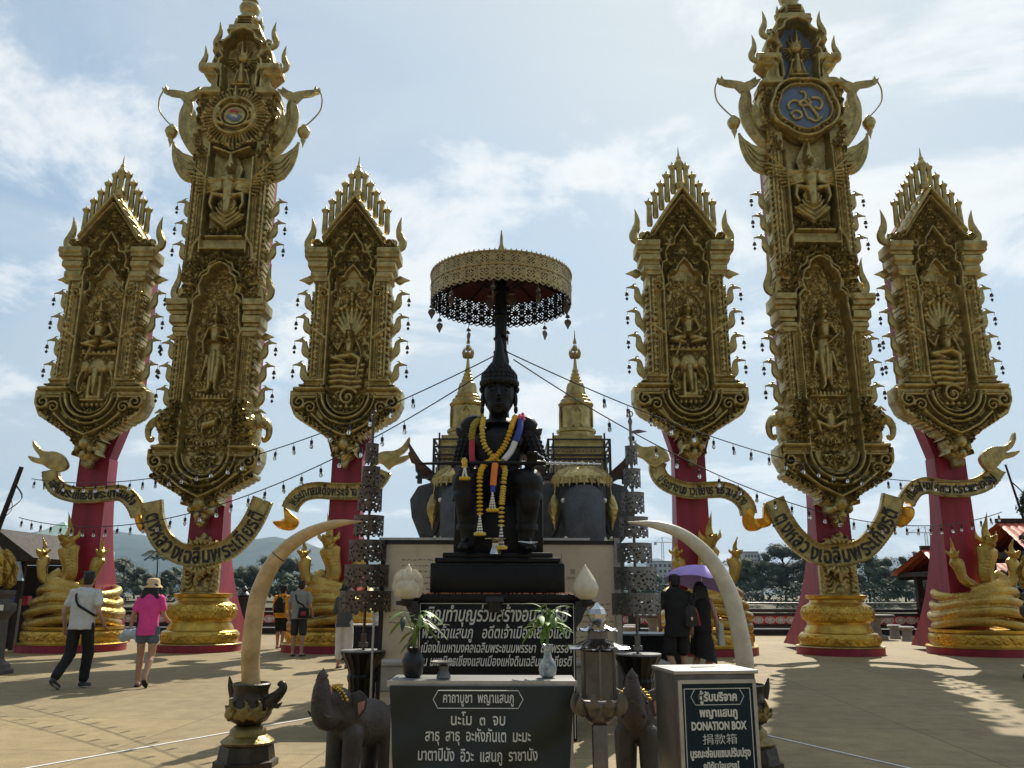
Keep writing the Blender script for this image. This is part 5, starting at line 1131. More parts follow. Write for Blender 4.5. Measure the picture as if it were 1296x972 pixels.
# ------------------------------------------------------------------ stone platform, great elephants with howdahs
pf = thing('stone_platform', 'low grey stone platform behind the statue carrying the two great elephants', 'platform', (.45, 15.2, 0))
b = MB(); b.box((0, 0, .19), (4.4, 4.2, .38)); b.box((0, 0, .40), (4.5, 4.3, .06)); b.build('slab', MT['concrete'], pf, 30, .02)
def great_elephant(label, x):
    t = thing('elephant_statue', label, 'elephant statue', (x, 14.6, .43), 0, 'great grey elephant statues')
    b = MB(); z0 = -.43
    b.sph((0, .7, 2.0), (.78, 1.25, .85), 20, 14); b.sph((0, -.5, 2.55), (.42, .42, .52), 18, 12); b.sph((.19, -.58, 2.78), (.22, .25, .24)); b.sph((-.19, -.58, 2.78), (.22, .25, .24)); b.sph((.3, -.62, 2.42), (.14, .14, .2)); b.sph((-.3, -.62, 2.42), (.14, .14, .2))
    b.tube(crm([(0, -.7, 2.55), (0, -.98, 2.2), (0, -1.06, 1.7), (0, -1.03, 1.1), (0, -1.0, .6), (0, -1.15, .35)], 6), list(np.interp(np.linspace(0, 1, 31), [0, .2, .5, 1], [.36, .34, .30, .13])), 16)
    for sx, sy in ((.42, -.2), (-.42, -.2), (.42, 1.5), (-.42, 1.5)): b.tcap((sx, sy, 1.6), (sx, sy, .2), .32, .24); b.tcap((sx, sy, .16), (sx, sy-.03, .06), .26, .26)
    blob('body', b, .045, MT['greyel'], t, 6)
    for sg in (1, -1):
        e = MB(); o = [(sg*.0, .25), (sg*.22, .34), (sg*.44, .28), (sg*.58, .05), (sg*.54, -.25), (sg*.38, -.62), (sg*.28, -.72), (sg*.1, -.5), (sg*.0, -.2)]
        n = len(o); vs = []
        for th, sh in ((-.03, 1.0), (.03, 1.0)): vs += [(q[0]*sh, th+.12*abs(q[0]), q[1]) for q in o]
        e.add(vs, [tuple(range(n)), tuple(range(2*n-1, n-1, -1))]+[(i, (i+1) % n, (i+1) % n+n, i+n) for i in range(n)])
        e.build('ear', MT['greyel'], t, 50, .025, loc=(sg*.34, -.34, 2.52))
        MB().sph((sg*.345, -.86, 2.50), (.035, .04, .04), 10, 6).build('eye', MT['whiteflower'], t)
        q = MB(); q.tube(crm([(sg*.2, -.9, 2.0), (sg*.32, -1.25, 1.75), (sg*.36, -1.55, 1.85)], 5), list(np.linspace(.085, .02, 11)), 10); q.build('tusk', MT['ivorypale'], t)
        c = MB(); c.tube([(sg*.43, -.62, 2.98), (sg*.48, -.66, 2.6)], .014, 6); c.lathe([(.02, 2.62), (.05, 2.58), (.10, 2.46), (.11, 2.36), (.07, 2.22), (.03, 2.12), (.005, 2.02)], 12, (sg*.48, -.66, 0)); c.build('side_tassel', MT['goldornate'], t)
    # golden head cloth with pendant points
    hc = MB(); n = 24; vs = []
    for q, (k, dz) in enumerate(((.05, .1), (.5, .07), (.85, .0), (1.0, -.10), (1.04, -.16))):
        for i in range(n):
            a = 6.283*i/n; rr = k*(1+.07*math.cos(8*a)*(q > 2)); vs.append((.47*rr*math.cos(a), -.52+.42*rr*math.sin(a), 3.05+dz-(.10 if math.sin(a) < 0 else 0)*k))
    hc.add(vs, [(q*n+i, q*n+(i+1) % n, (q+1)*n+(i+1) % n, (q+1)*n+i) for q in range(4) for i in range(n)]+[tuple(range(n-1, -1, -1))]); hc.lathe([(.005, 3.21), (.06, 3.19), (.08, 3.15)], 12, (0, -.52, 0))
    for i in range(13):
        a = math.pi+math.pi*(i+.0)/12; x_, y_ = .485*math.cos(a), -.52+.44*math.sin(a); hc.prism([(x_-.04, 2.90), (x_+.04, 2.90), (x_+.02, 2.80), (x_, 2.72), (x_-.02, 2.80)], y_-.02, y_+.02)
    hc.build('head_cloth', MT['goldornate'], t, 60)
    # carrying frame with balustrade
    fr = MB(); zf = 2.98
    fr.box((0, .55, zf), (1.24, 1.25, .10)); 
    for sx in (-1, 1): fr.box((sx*.78, -.1, zf+.02), (.08, .08, .26)); fr.box((sx*.7, -.1, zf-.0), (.3, .05, .05))
    fr.build('carrying_frame', MT['blackpaint'], t)
    rl = MB(); x0, y0 = .55, -.02
    for z in (zf+.08, zf+.35, zf+.42, zf+.56, zf+.70):
        rl.box((0, y0, z), (2*x0, .03, .028))
        for sx in (-1, 1): rl.box((sx*x0, y0+.55, z), (.03, 1.1, .028))
    for sx in (-1, 1): rl.box((sx*x0, y0, zf+.38), (.045, .045, .66)); rl.box((sx*(x0-.09), y0+.02, zf+.44), (.03, .03, .76))
    rl.build('railing', MT['blackpaint'], t)
    bl = MB()
    for i in range(12):
        xx = -x0+.07+i*.088; bl.lathe([(.012, zf+.1), (.02, zf+.16), (.011, zf+.22), (.018, zf+.28), (.012, zf+.34)], 8, (xx, y0, 0))
    for i in range(15): bl.sph((-x0+.04+i*.073, y0, zf+.50), .024, 7, 5)
    bl.build('baluster_row', MT['tingrey'], t)
    for sg in (1, -1):
        wp = MB(); wp.prism([(sg*.0, .0), (sg*.30, .25), (sg*.56, .62), (sg*.50, .40), (sg*.53, .36), (sg*.46, .2), (sg*.40, .18), (sg*.38, .05), (sg*.25, -.05), (sg*.1, -.12)], -.03, .03); o = wp.build('carved_wing', mat('brown_lacquer', (.09, .045, .025), .5, .2, .4, 8, .5, 25) if 'brown_lacquer' not in bpy.data.materials else bpy.data.materials['brown_lacquer'], t, 40, .01, loc=(sg*.52, .3, zf+.1)); o.rotation_euler = (0, 0, -sg*.12); o.scale = (1.0, 1, 1.05)
    # gilded chedi standing on the frame
    ch = MB(); S4 = math.pi/4; q2 = math.sqrt(2)
    def sq(prof, seg=4): ch.lathe([(r*q2*1.04, z+zf) for r, z in prof], seg, (0, .55, 0), rot=S4)
    kq = .84
    sq([(.50, .05), (.50, .20), (.46, .2), (.46, .34), (.48, .35), (.48, .42), (.44, .42), (.44, .56), (.46, .57), (.46, .64), (.40, .64), (.44, .64), (.44, .72), (.42, .73), (.42, .80), (.34, .81)])
    ch.lathe([(r*1.12, z+zf) for r, z in ((.36, .76), (.36, .82), (.31, .84), (.31, .90), (.33, .92), (.33, .97), (.28, 1.0), (.265, 1.05), (.262, 1.40), (.29, 1.43), (.30, 1.47), (.26, 1.50), (.255, 1.55), (.20, 1.58), (.21, 1.62), (.175, 1.65), (.175, 1.69), (.16, 1.72), (.155, 1.80), (.135, 1.87), (.10, 1.90), (.105, 1.94), (.08, 1.96), (.088, 2.0), (.066, 2.02), (.072, 2.06), (.05, 2.09), (.056, 2.13), (.036, 2.17), (.024, 2.3), (.014, 2.5))], 12, (0, .55, 0))
    c_ = ch.build('chedi', MT['goldsmooth'], t, 30)
    for k in range(4):
        nn = MB(); a = -math.pi/2+k*math.pi/2; cx_, cy_ = .28*math.cos(a), .55+.28*math.sin(a); nn.box((cx_, cy_, zf+1.16), (.13, .05, .24), rz=a+math.pi/2); nn.tube([(cx_*1.06-.08*math.sin(a), cy_+.02*math.sin(a)+.08*math.cos(a), zf+1.02), (cx_*1.06-.08*math.sin(a), cy_+.02*math.sin(a)+.08*math.cos(a), zf+1.28), (cx_*1.06, cy_+.02*math.sin(a), zf+1.40), (cx_*1.06+.08*math.sin(a), cy_+.02*math.sin(a)-.08*math.cos(a), zf+1.28), (cx_*1.06+.08*math.sin(a), cy_+.02*math.sin(a)-.08*math.cos(a), zf+1.02)], .022, 6); nn.build('niche', MT['goldsmooth'], c_)
    pn = MB(); zo = zf-.72; pn.lathe([(.07, 3.10), (.085, 3.13), (.06, 3.2)], 12, (0, .55, zo), cap=False); pn.lathe([(.05, 3.25), (.06, 3.28), (.035, 3.35)], 12, (0, .55, zo), cap=False); pn.lathe([(.03, 3.38), (.036, 3.41), (.014, 3.5), (.004, 3.66)], 12, (0, .55, zo))
    for k in range(8): a = 6.283*k/8; pn.tube([(.08*math.cos(a), .55+.08*math.sin(a), zo+3.1), (.10*math.cos(a), .55+.10*math.sin(a), zo+3.2), (.09*math.cos(a), .55+.09*math.sin(a), zo+3.28)], [.02, .02, .004], 5)
    pn.build('tiered_finial', MT['lacegold'], c_)
    return t
e1 = great_elephant('grey elephant statue half hidden by the king, its ear out to the left', -.54)
dup(e1, label='grey elephant statue with gold head cloth right of the king', loc=(1.50, 14.6, .43))
# small square lamp post ornaments, incense tray seen between the elephants
# ------------------------------------------------------------------ inscription board behind the statue
bd = thing('inscription_board', 'wide cream inscription board in metal frame behind the king statue', 'board', (.155, 10.75, 0))
W2 = 1.49; zt, zb = 2.06, .62
MB().box((0, 0, (zt+zb)/2), (2*W2-.06, .04, zt-zb-.04)).build('panel', MT['paper'], bd)
b = MB(); b.box((-W2, 0, zt/2+.02), (.05, .06, zt+.04)); b.box((0, -.01, zt), (2*W2, .05, .05)); b.build('frame', MT['blackpaint'], bd)
b = MB(); b.box((W2, -.01, zt/2+.03), (.07, .07, zt+.06)); b.box((-.2, 0, zt+.04), (2*W2-.3, .16, .03)); b.box((-W2-.04, -.3, .62), (.025, .025, 1.24)); b.build('aluminium_trim', MT['alu'], bd)
rng = random.Random(11)
def scribble(x0, x1, z, h):
    b = MB(); x = x0
    while x < x1:
        l = rng.uniform(.02, .09)
        for k in range(int(l/.012)):
            xx = x+k*.012; b.box((xx, -.0215, z+rng.uniform(-.3, .3)*h), (.0085, .003, h*rng.uniform(.3, .9)))
        x += l+rng.uniform(.008, .02)
    b.build('faded_writing', MT['ink'], bd)
for k in range(8): scribble(-1.27+rng.uniform(0, .05), -.62, 1.84-k*.072-(.05 if k > 5 else 0), .02)
for k in range(3): scribble(-1.38, -.6, 1.22-k*.075, .016)
for k in range(2): scribble(-1.1, -.75, .80-k*.06, .02)
for k in range(4): scribble(.95-.1*(k == 0), 1.38, 1.30-k*.07, .02)
for k in range(5): scribble(.8, 1.35, .98-k*.075, .02)
b = MB()
for q in ((.78, 1.66, .05, .1), (.78, 1.76, .03, .12), (.78, 1.86, .015, .12), (.9, 1.62, .10, .03), (.92, 1.7, .06, .06), (.72, 1.6, .1, .06)): b.box((q[0], -.0215, q[1]), (q[2], .003, q[3]))
b.build('engraved_pagoda', mat('engraving', (.45, .40, .32), .8), bd)
# ------------------------------------------------------------------ lotus lamps bracketed to the pedestal
def lotus(x, label, ribbed):
    t = thing('lotus_lamp', label, 'lamp', (x, 8.72, 1.36), 0, 'white lotus bud lamps')
    b = MB(); b.lathe([(.05, 0), (.11, .04), (.135, .1), (.13, .15), (.10, .21), (.055, .28), (.015, .34), (.002, .36)], 20)
    if ribbed:
        for row, (zr, rr) in enumerate(((.03, .10), (.09, .125), (.16, .11))):
            for k in range(8): a = 6.283*(k+.5*row)/8; b.tube(crm([(rr*.74*math.cos(a), rr*.74*math.sin(a), zr), (rr*.92*math.cos(a), rr*.92*math.sin(a), zr+.06), (rr*.6*math.cos(a), rr*.6*math.sin(a), zr+.15)], 3), [.03, .05, .056, .052, .04, .024, .004], 7, flat=.16)
    b.build('bud', MT['lotus'], t, 70)
    b = MB(); b.lathe([(.06, -.06), (.085, -.02), (.06, .01)], 16); sg = -1 if x < AX else 1
    b.box((0, .0, -.03), (.22, .12, .04)); b.prism([(-sg*.12, -.05), (sg*.02, -.05), (-sg*.02, -.12), (-sg*.05, -.2), (-sg*.1, -.26), (-sg*.12, -.4)], -.04, .04); b.build('bracket', MT['blackpaint'], t)
lotus(-.76, 'white lotus bud lamp with ridged petals at left of the pedestal', True)
lotus(1.06, 'smooth white lotus bud lamp at right of the pedestal', False)

# ------------------------------------------------------------------ offering table with vinyl banner
tb = thing('offering_table', 'narrow grey-topped offering table in the foreground before the pedestal', 'table', (.125, 5.48, 0))
MB().box((0, 0, .895), (1.14, .40, .03)).build('tabletop', MT['tablegrey'], tb, 30, .006)
b = MB(); b.box((0, -.205, .895), (1.15, .012, .036)); b.build('edge_trim', MT['alu'], tb)
for x in (-.53, .53):
    for y in (-.16, .16): MB().box((x, y, .44), (.035, .035, .88)).build('leg', MT['alu'], tb)
MB().box((0, .1, .42), (1.0, .1, .82)).build('back_panel', MT['blackpaint'], tb)
bn = thing('table_banner', 'dark green vinyl banner with white Thai prayer hung on the table front', 'banner', (.125, 5.25, 0))
nx, nz = 60, 30; vs = []
def bany(x, z): s = (.885-z); return -.02-.018*math.sin(5*x+4*s)*min(1, s*4)-.012*math.sin(17*(x*.6+s)+1)*min(1, s*3)-.03*s+.02*math.exp(-((abs(x)-.55)/.08)**2)
for j in range(nz+1):
    for i in range(nx+1):
        x = -.555+1.11*i/nx; z = .885-.72*j/nz; vs.append((x*(1-.10*(j/nz)), bany(x, z), z))
b = MB(); m_ = nx+1; b.add(vs, [(j*m_+i, (j+1)*m_+i, (j+1)*m_+i+1, j*m_+i+1) for j in range(nz) for i in range(nx)]); n = len(b.v)
b.add([(x, y+.006, z) for x, y, z in vs], [(j*m_+i, j*m_+i+1, (j+1)*m_+i+1, (j+1)*m_+i) for j in range(nz) for i in range(nx)]); b.build('vinyl_sheet', MT['banner'], bn, 80, fix=False)
def wave(o):
    for v in o.data.vertices: v.co.z = -(bany(v.co.x-.02, v.co.y)-.006)-.085+.002*(v.co.z > 0)   # the print lies on the waves
LT = join_text('lettering', [('คาถาบูชา  พญาแสนภู', 0.0, .795, .42, .078, .001, 0), ('นะโม  ๓  จบ', .0, .672, .32, .088, .001, 0), ('สาธุ  สาธุ  อะหังภันเต  มะมะ', .0, .584, .62, .09, .001, 0), ('มาตาปินัง  อิวะ  แสนภู  ราชานัง', .0, .478, .70, .09, .001, 0)], MT['signwhite'], bn, (-.02, -.085, 0), hook=lambda o: wave(o))
def cartouche(name, w_, h_, z, parent, y, m, r=.004, x=0.0):
    k = h_*.28; P = [(-w_/2+k, h_/2), (w_/2-k, h_/2), (w_/2-k*.7, h_/2-k*.6), (w_/2, 0), (w_/2-k*.7, -h_/2+k*.6), (w_/2-k, -h_/2), (-w_/2+k, -h_/2), (-w_/2+k*.7, -h_/2+k*.6), (-w_/2, 0), (-w_/2+k*.7, h_/2-k*.6), (-w_/2+k, h_/2)]
    b = MB(); b.tube([(x+q[0], y, z+q[1]) for q in P], r, 5); return b.build(name, m, parent)
cartouche('cartouche', .53, .098, .818, bn, -.075, MT['signwhite'], .0025, -.02)
# vases with leaves
def leaf_plant(t, rng, n, z0, hgt, spread, mats):
    st = MB(); parts = {0: MB(), 1: MB()}
    for i in range(n):
        a = rng.uniform(0, 6.283); r = rng.uniform(.2, 1)*spread; top = Vector((math.cos(a)*r*.35, math.sin(a)*r*.35, z0+hgt*rng.uniform(.45, 1))); st.tube(crm([(0, 0, z0-.02), (top.x*.3, top.y*.3, z0+(top.z-z0)*.6), top], 4), .004, 5)
        for q in range(3):
            aa = a+rng.uniform(-1.3, 1.3); L = rng.uniform(.09, .17); d = Vector((math.cos(aa), math.sin(aa), rng.uniform(-.5, .7))).normalized(); base = top-Vector((0, 0, q*hgt*.10)); s_ = d.cross(Vector((0, 0, 1))).normalized(); up = s_.cross(d)
            rows = []
            for u_ in np.linspace(0, 1, 6): w_ = .017*math.sin(math.pi*min(1, u_*.95+.05))**.8+.0008; c = base+d*(L*u_)+Vector((0, 0, -.06*u_*u_)); rows.append((c-s_*w_, c+up*.004-Vector((0, 0, .002)), c+s_*w_))
            vs = [p for r_ in rows for p in r_]; fs = [(k*3+j, k*3+j+1, (k+1)*3+j+1, (k+1)*3+j) for k in range(5) for j in range(2)]; parts[rng.random() < .45].add(vs, fs)
    st.build('stem', MT[mats[0]], t); parts[0].build('leaf_spray', MT[mats[0]], t, 180, fix=False); parts[1].build('leaf_spray', MT[mats[1]], t, 180, fix=False)
t = thing('flower_vase', 'black vase of narrow green leaves at left end of the table', 'vase', (-.32, 5.5, .911)); MB().lathe([(.045, 0), (.06, .02), (.065, .06), (.072, .10), (.055, .14), (.035, .155), (.045, .175), (.05, .18), (.03, .17)], 24).build('vessel', MT['blackpaint'], t); leaf_plant(t, random.Random(21), 10, .16, .26, .32, ('leaf', 'leafdark'))
t = thing('flower_vase', 'white porcelain vase of lucky bamboo leaves at right end of the table', 'vase', (.53, 5.5, .911)); MB().lathe([(.03, 0), (.048, .012), (.058, .045), (.052, .085), (.028, .12), (.022, .15), (.028, .18), (.04, .2), (.022, .19)], 24).build('vessel', MT['vase'], t); leaf_plant(t, random.Random(33), 11, .18, .28, .2, ('leaf', 'leaf'))
pedestal_tray(-.12, 5.42, .911, .62, 'small brass pedestal tray on the table', MT['steel'])

# ------------------------------------------------------------------ chrome lotus lantern
t = thing('oil_lantern', 'chrome lantern with petal roofs and glass chamber on a steel post', 'lantern', (.82, 5.2, 0))
b = MB(); b.box((0, 0, .34), (.085, .085, .68)); b.build('post', MT['steel'], t, 30, .006)
b = MB(); b.lathe([(.05, .68), (.08, .71), (.115, .76), (.125, .80), (.12, .81), (.0, .78)], 24)
for k in range(10): a = 6.283*k/10; b.tube(crm([(.10*math.cos(a), .10*math.sin(a), .74), (.14*math.cos(a), .14*math.sin(a), .79), (.145*math.cos(a), .145*math.sin(a), .845+.02*(k % 2))], 3), [.03, .036, .038, .034, .026, .015, .003], 7, flat=.14)
b.build('lotus_bowl', MT['steel'], t, 50)
b = MB()
for k in range(6): a = 6.283*(k+.5)/6; b.box((.105*math.cos(a), .105*math.sin(a), .96), (.012, .012, .28), rz=a)
b.build('corner_bar', MT['steel'], t)
b = MB(); n = 6; vs = [(.1*math.cos(6.283*(k+.5)/6), .1*math.sin(6.283*(k+.5)/6), z) for z in (.82, 1.09) for k in range(6)]; b.add(vs, [(k, (k+1) % 6, (k+1) % 6+6, k+6) for k in range(6)])
b.build('glass_pane', mat('smoky_glass', (.10, .10, .095), .12, .3, .35, 9), t)
b = MB(); b.lathe([(.07, .82), (.07, .92), (.05, .95), (.0, .96)], 16); b.build('oil_cup', MT['concrete'], t)
def petals(name, n, r, z, drop, wd):
    b = MB()
    for k in range(n):
        a = 6.283*(k+.5)/n; vs = []; ca, sa = math.cos(a), math.sin(a)
        for q in np.linspace(0, 1, 8):
            hw = wd*math.sin(math.pi*(.12+.80*q))**.7; rr = .05+(r-.05)*q; zz_ = z-drop*q**.8+.035*max(0, q-.7)
            for j in (-1, -.5, 0, .5, 1): vs.append((rr*ca-hw*j*sa, rr*sa+hw*j*ca, zz_-.02*abs(j)**2*(1-q*.3)))
        f_ = [(i*5+j, i*5+j+1, (i+1)*5+j+1, (i+1)*5+j) for i in range(7) for j in range(4)]; m0 = len(vs); b.add(vs+[(x, y, z_-.004) for x, y, z_ in vs], f_+[tuple(m0+i for i in f[::-1]) for f in f_])
    return b.build(name, MT['chrome'], t, 60, fix=False)
petals('petal_roof', 8, .20, 1.17, .06, .075); petals('petal_roof', 8, .12, 1.245, .03, .045)
b = MB(); b.lathe([(.06, 1.14), (.06, 1.22), (.05, 1.23)], 16); b.build('neck', MT['steel'], t)
b = MB(); b.lathe([(.02, 1.23), (.03, 1.25), (.055, 1.28), (.062, 1.305), (.05, 1.335), (.02, 1.355), (.004, 1.375)], 10); b.build('faceted_bud', MT['chrome'], t, 20)

# ------------------------------------------------------------------ donation box
d = thing('donation_box', 'steel donation box with dark blue sign in Thai, English and Chinese', 'donation box', (1.49, 5.40, 0), R(9))
MB().box((0, 0, .48), (.50, .38, .96)).build('cabinet', MT['steel'], d, 30, .006)
b = MB(); b.box((0, 0, .972), (.53, .42, .022)); b.build('lid', MT['alu'], d, 30, .005)
MB().box((0, 0, .985), (.16, .014, .004)).build('coin_slot', MT['blackpaint'], d)
sg_ = MB().box((0, -.198, .46), (.445, .012, .90)).build('sign_panel', MT['navy'], d)
b = MB()
for x in (-.232, .232): b.box((x, -.203, .46), (.022, .022, .94))
b.box((0, -.203, .92), (.442, .022, .022)); b.box((0, -.203, .02), (.442, .022, .022)); b.build('sign_frame', MT['alu'], sg_)
b = MB()
for x in (-.205, .205): b.box((x, -.2055, .455), (.004, .003, .85))
b.box((0, -.2055, .88), (.41, .003, .004)); b.build('sign_border', MT['signwhite'], sg_)
join_text('lettering', [('ตู้รับบริจาค', 0, .812, .24, .066, .0022, 0), ('พญาแสนภู', 0, .725, .235, .066, .002, 0), ('DONATION BOX', 0, .653, .34, .062, .0022, 0), ('捐款箱', 0, .578, .21, .062, -.0006, 0), ('บูรณะซ่อมแซมปรับปรุง', 0, .505, .37, .06, .002, 0), ('ภูมิทัศน์อนุสรณ์', 0, .435, .22, .058, .002, 0)], MT['signwhite'], sg_, (0, -.205, 0))
cartouche('cartouche', .33, .09, .835, sg_, -.205, MT['signwhite'], .0022)

# ------------------------------------------------------------------ young elephants with raised trunks
def young_elephant():
    t = thing('young_elephant_statue', 'x', 'elephant statue', (0, 0, 0), 0, 'young elephant statues with raised trunks')
    b = MB(); b.sph((0, .30, .52), (.19, .34, .21)); b.sph((0, -.03, .71), (.135, .14, .145)); b.sph((0, -.10, .75), (.10, .09, .085)); b.tcap((0, .02, .62), (0, .16, .56), .15, .17)
    b.tube(crm([(0, -.10, .60), (0, -.19, .62), (0, -.235, .72), (0, -.245, .85), (0, -.235, .95)], 6), list(np.interp(np.linspace(0, 1, 25), [0, .35, .8, 1], [.11, .108, .074, .048])), 14)
    b.sph((0, -.12, .585), (.075, .11, .07))
    for sx, sy in ((.105, .06), (-.105, .06), (.11, .50), (-.11, .50)): b.tcap((sx, sy, .45), (sx, sy-.02, .10), .095, .078); b.tcap((sx, sy-.02, .07), (sx, sy-.03, .035), .08, .085)
    b.tcap((0, .62, .62), (0, .70, .36), .03, .012)
    blob('body', b, .012, MT['babyel'], t, 5)
    q = MB(); q.tube(crm([(0, -.236, .945), (0, -.245, .975), (.0, -.235, 1.03)], 4), [.046, .05, .055, .05, .045, .035, .022, .012, .003], 10); q.build('trunk_tip', MT['babyel'], t)
    q = MB()
    for sg in (1,): q.tube(crm([(0, -.12, .72), (0, -.165, .78), (0, -.178, .88)], 4), [.03, .04, .045, .047, .048, .047, .045, .04, .03], 10, flat=.9)
    q.tube([(0, -.12, .625), (0, -.2, .61)], [.04, .026], 8); q.build('mouth', MT['pink'], t)
    q = MB()
    for i in range(5): z = .77+.04*i; q.tube(crm([(-.052, -.275+.006*i, z+.012), (-.03, -.315+.0065*i, z), (0, -.328+.0075*i, z-.008), (.03, -.315+.0065*i, z), (.052, -.275+.006*i, z+.012)], 3), .006, 6)
    q.build('trunk_ridge', MT['brown'], t)
    for sg in (1, -1):
        e = MB(); o = [(0, .10), (sg*.09, .13), (sg*.17, .06), (sg*.16, -.06), (sg*.09, -.15), (sg*.02, -.10)]; n = len(o)
        e.add([(x, y, z) for y in (-.010, .010) for x, z in o], [tuple(range(n)), tuple(range(2*n-1, n-1, -1))]+[(i, (i+1) % n, (i+1) % n+n, i+n) for i in range(n)]); eo = e.build('ear', MT['babyel'], t, 50, .008, loc=(sg*.105, .02, .72)); eo.scale = (.85, 1, .85); eo.rotation_euler = (0, 0, sg*.55)
        e = MB(); o2 = [(sg*.07, -.0), (sg*.15, .03), (sg*.14, -.05), (sg*.085, -.12)]; e.prism(o2, -.014, -.010); e.build('ear_patch', MT['pink'], eo)
        MB().sph((sg*.115, -.145, .735), (.012, .014, .013), 8, 6).build('eye', MT['blackpaint'], t)
        q = MB(); q.tube(crm([(sg*.075, -.17, .64), (sg*.10, -.25, .63), (sg*.10, -.30, .67)], 4), list(np.linspace(.022, .006, 9)), 8); q.build('tusk', MT['stonedark'], t)
    q = MB()
    for i in range(13): a = -1.2+2.4*i/12; q.sph((.155*math.sin(a), -.06-.03*math.cos(a), .70+.155*math.cos(a)), (.014, .018, .016), 7, 5); q.sph((.14*math.sin(a), -.10-.03*math.cos(a), .715+.145*math.cos(a)), .010, 6, 4)
    q.box((0, -.06, .868), (.06, .08, .022)); q.build('gold_headband', MT['goldbright'], t)
    return t
ye = young_elephant(); ye.scale = (.85,)*3; ye.location = (-1.0, 6.74, 0); ye.rotation_euler = (0, 0, R(-36)); ye['label'] = 'dark young elephant statue at left facing left, pink mouth open under raised trunk'
y2 = dup(ye, label='brownish young elephant statue half hidden behind the chrome lantern', loc=(1.25, 6.75, 0), rz=R(-12), sc=.86)
for ch in y2.children:
    if ch.name.startswith('trunk_tip'): pass

# ------------------------------------------------------------------ giant tusks on bronze stands
def tusk(pts, rad, m, label, loc, crack):
    t = thing('giant_tusk', label, 'tusk', loc, 0, 'pair of giant tusks'); o = Vector(loc)
    P = crm(pts, 10); b = MB(); b.tube([Vector(p)-o for p in P], list(np.interp(np.linspace(0, 1, len(P)), np.linspace(0, 1, len(rad)), rad)), 22); b.build('tusk_shaft', m, t, 70)
    if crack:
        i = int(len(P)*.52); b = MB(); p = Vector(P[i])-o; d = (Vector(P[i+1])-Vector(P[i-1])).normalized(); e = d.to_track_quat('Z', 'Y').to_matrix()
        r = float(np.interp(i/len(P), np.linspace(0, 1, len(rad)), rad)); vs = [p+e @ Vector((r*1.01*math.cos(a), r*1.01*math.sin(a), h)) for h in (-.006, .006) for a in np.linspace(0, 6.283, 24, endpoint=False)]
        vs2 = [p+e @ Vector((r*1.03*math.cos(a), r*1.03*math.sin(a), h)) for h in (-.004, .004) for a in np.linspace(0, 6.283, 24, endpoint=False)]
        b.add(vs2, [(k, (k+1) % 24, (k+1) % 24+24, k+24) for k in range(24)]); b.build('joint_line', MT['potdark'], t)
    return t
def tusk_stand(x, y, label, sg):
    t = thing('tusk_stand', label, 'stand', (x, y, 0), 0, 'bronze stands of the giant tusks')
    b = MB(); b.lathe([(.27, 0), (.27, .05), (.24, .06), (.22, .17), (.21, .18)], 8, rot=.39); b.build('octagonal_foot', MT['potdark'], t, 30)
    b = MB(); b.lathe([(.21, .18), (.225, .20), (.20, .22), (.155, .25), (.15, .29), (.12, .32), (.10, .33)], 20); b.build('gilt_ring', MT['potgold'], t)
    b = MB(); b.lathe([(.09, .33), (.15, .36), (.185, .42), (.18, .49), (.15, .55), (.145, .60), (.165, .66), (.15, .67), (.13, .63), (.0, .62)], 24); b.build('vase_body', MT['potdark'], t, 50)
    b = MB(); b.tube(crm([(-sg*.14, 0, .56), (-sg*.18, 0, .64), (-sg*.2, 0, .72)], 4), list(np.linspace(.05, .006, 9)), 8, flat=.6)
    b.tube(crm([(sg*.12, -.03, .46), (sg*.18, -.05, .52), (sg*.245, -.06, .57), (sg*.29, -.06, .63), (sg*.275, -.06, .67), (sg*.245, -.06, .655)], 5), list(np.interp(np.linspace(0, 1, 26), [0, .5, 1], [.075, .042, .016])), 10); b.tube([(sg*.2, -.08, .50), (sg*.27, -.1, .49), (sg*.3, -.1, .52)], [.03, .02, .005], 7); b.build('curled_trunk', MT['potdark'], t, 60)
    f = HF(-.1, .1, -.1, .1, .006); f.flame((0, -.08), .16, .04, 1.57, .0, .02); f.flame((.02, -.07), .11, .03, .9, .0, .016); f.flame((-.02, -.07), .11, .03, 2.24, .0, .016); f.soften(1, .01)
    me = f.mesh('gilt_leaf', .01)
    for a in (-1.57, -1.0, -2.4): link('gilt_leaf', me, MT['potgold'], t, (.178*math.cos(a), .178*math.sin(a), .47), (0, 0, a+1.57))
tusk([(-1.955, 7.6, .60), (-1.985, 7.6, .95), (-1.955, 7.6, 1.40), (-1.82, 7.6, 1.72), (-1.60, 7.6, 1.92), (-1.33, 7.6, 2.03), (-1.06, 7.6, 2.06)], [.079, .081, .078, .070, .058, .042, .005], MT['ivory'], 'giant yellowed tusk arching from the bronze stand at left', (-1.955, 7.6, .6), True)
tusk_stand(-1.955, 7.6, 'dark bronze vase stand with curled trunk holding the left tusk', 1)
tusk([(2.34, 7.6, .60), (2.335, 7.6, .95), (2.255, 7.6, 1.40), (2.10, 7.6, 1.72), (1.88, 7.6, 1.93), (1.63, 7.6, 2.03), (1.36, 7.6, 2.06)], [.078, .079, .076, .068, .056, .041, .005], MT['ivorypale'], 'giant pale tusk arching behind the donation box at right', (2.34, 7.6, .6), False)
tusk_stand(2.34, 7.6, 'dark bronze vase stand behind the donation box holding the right tusk', -1)

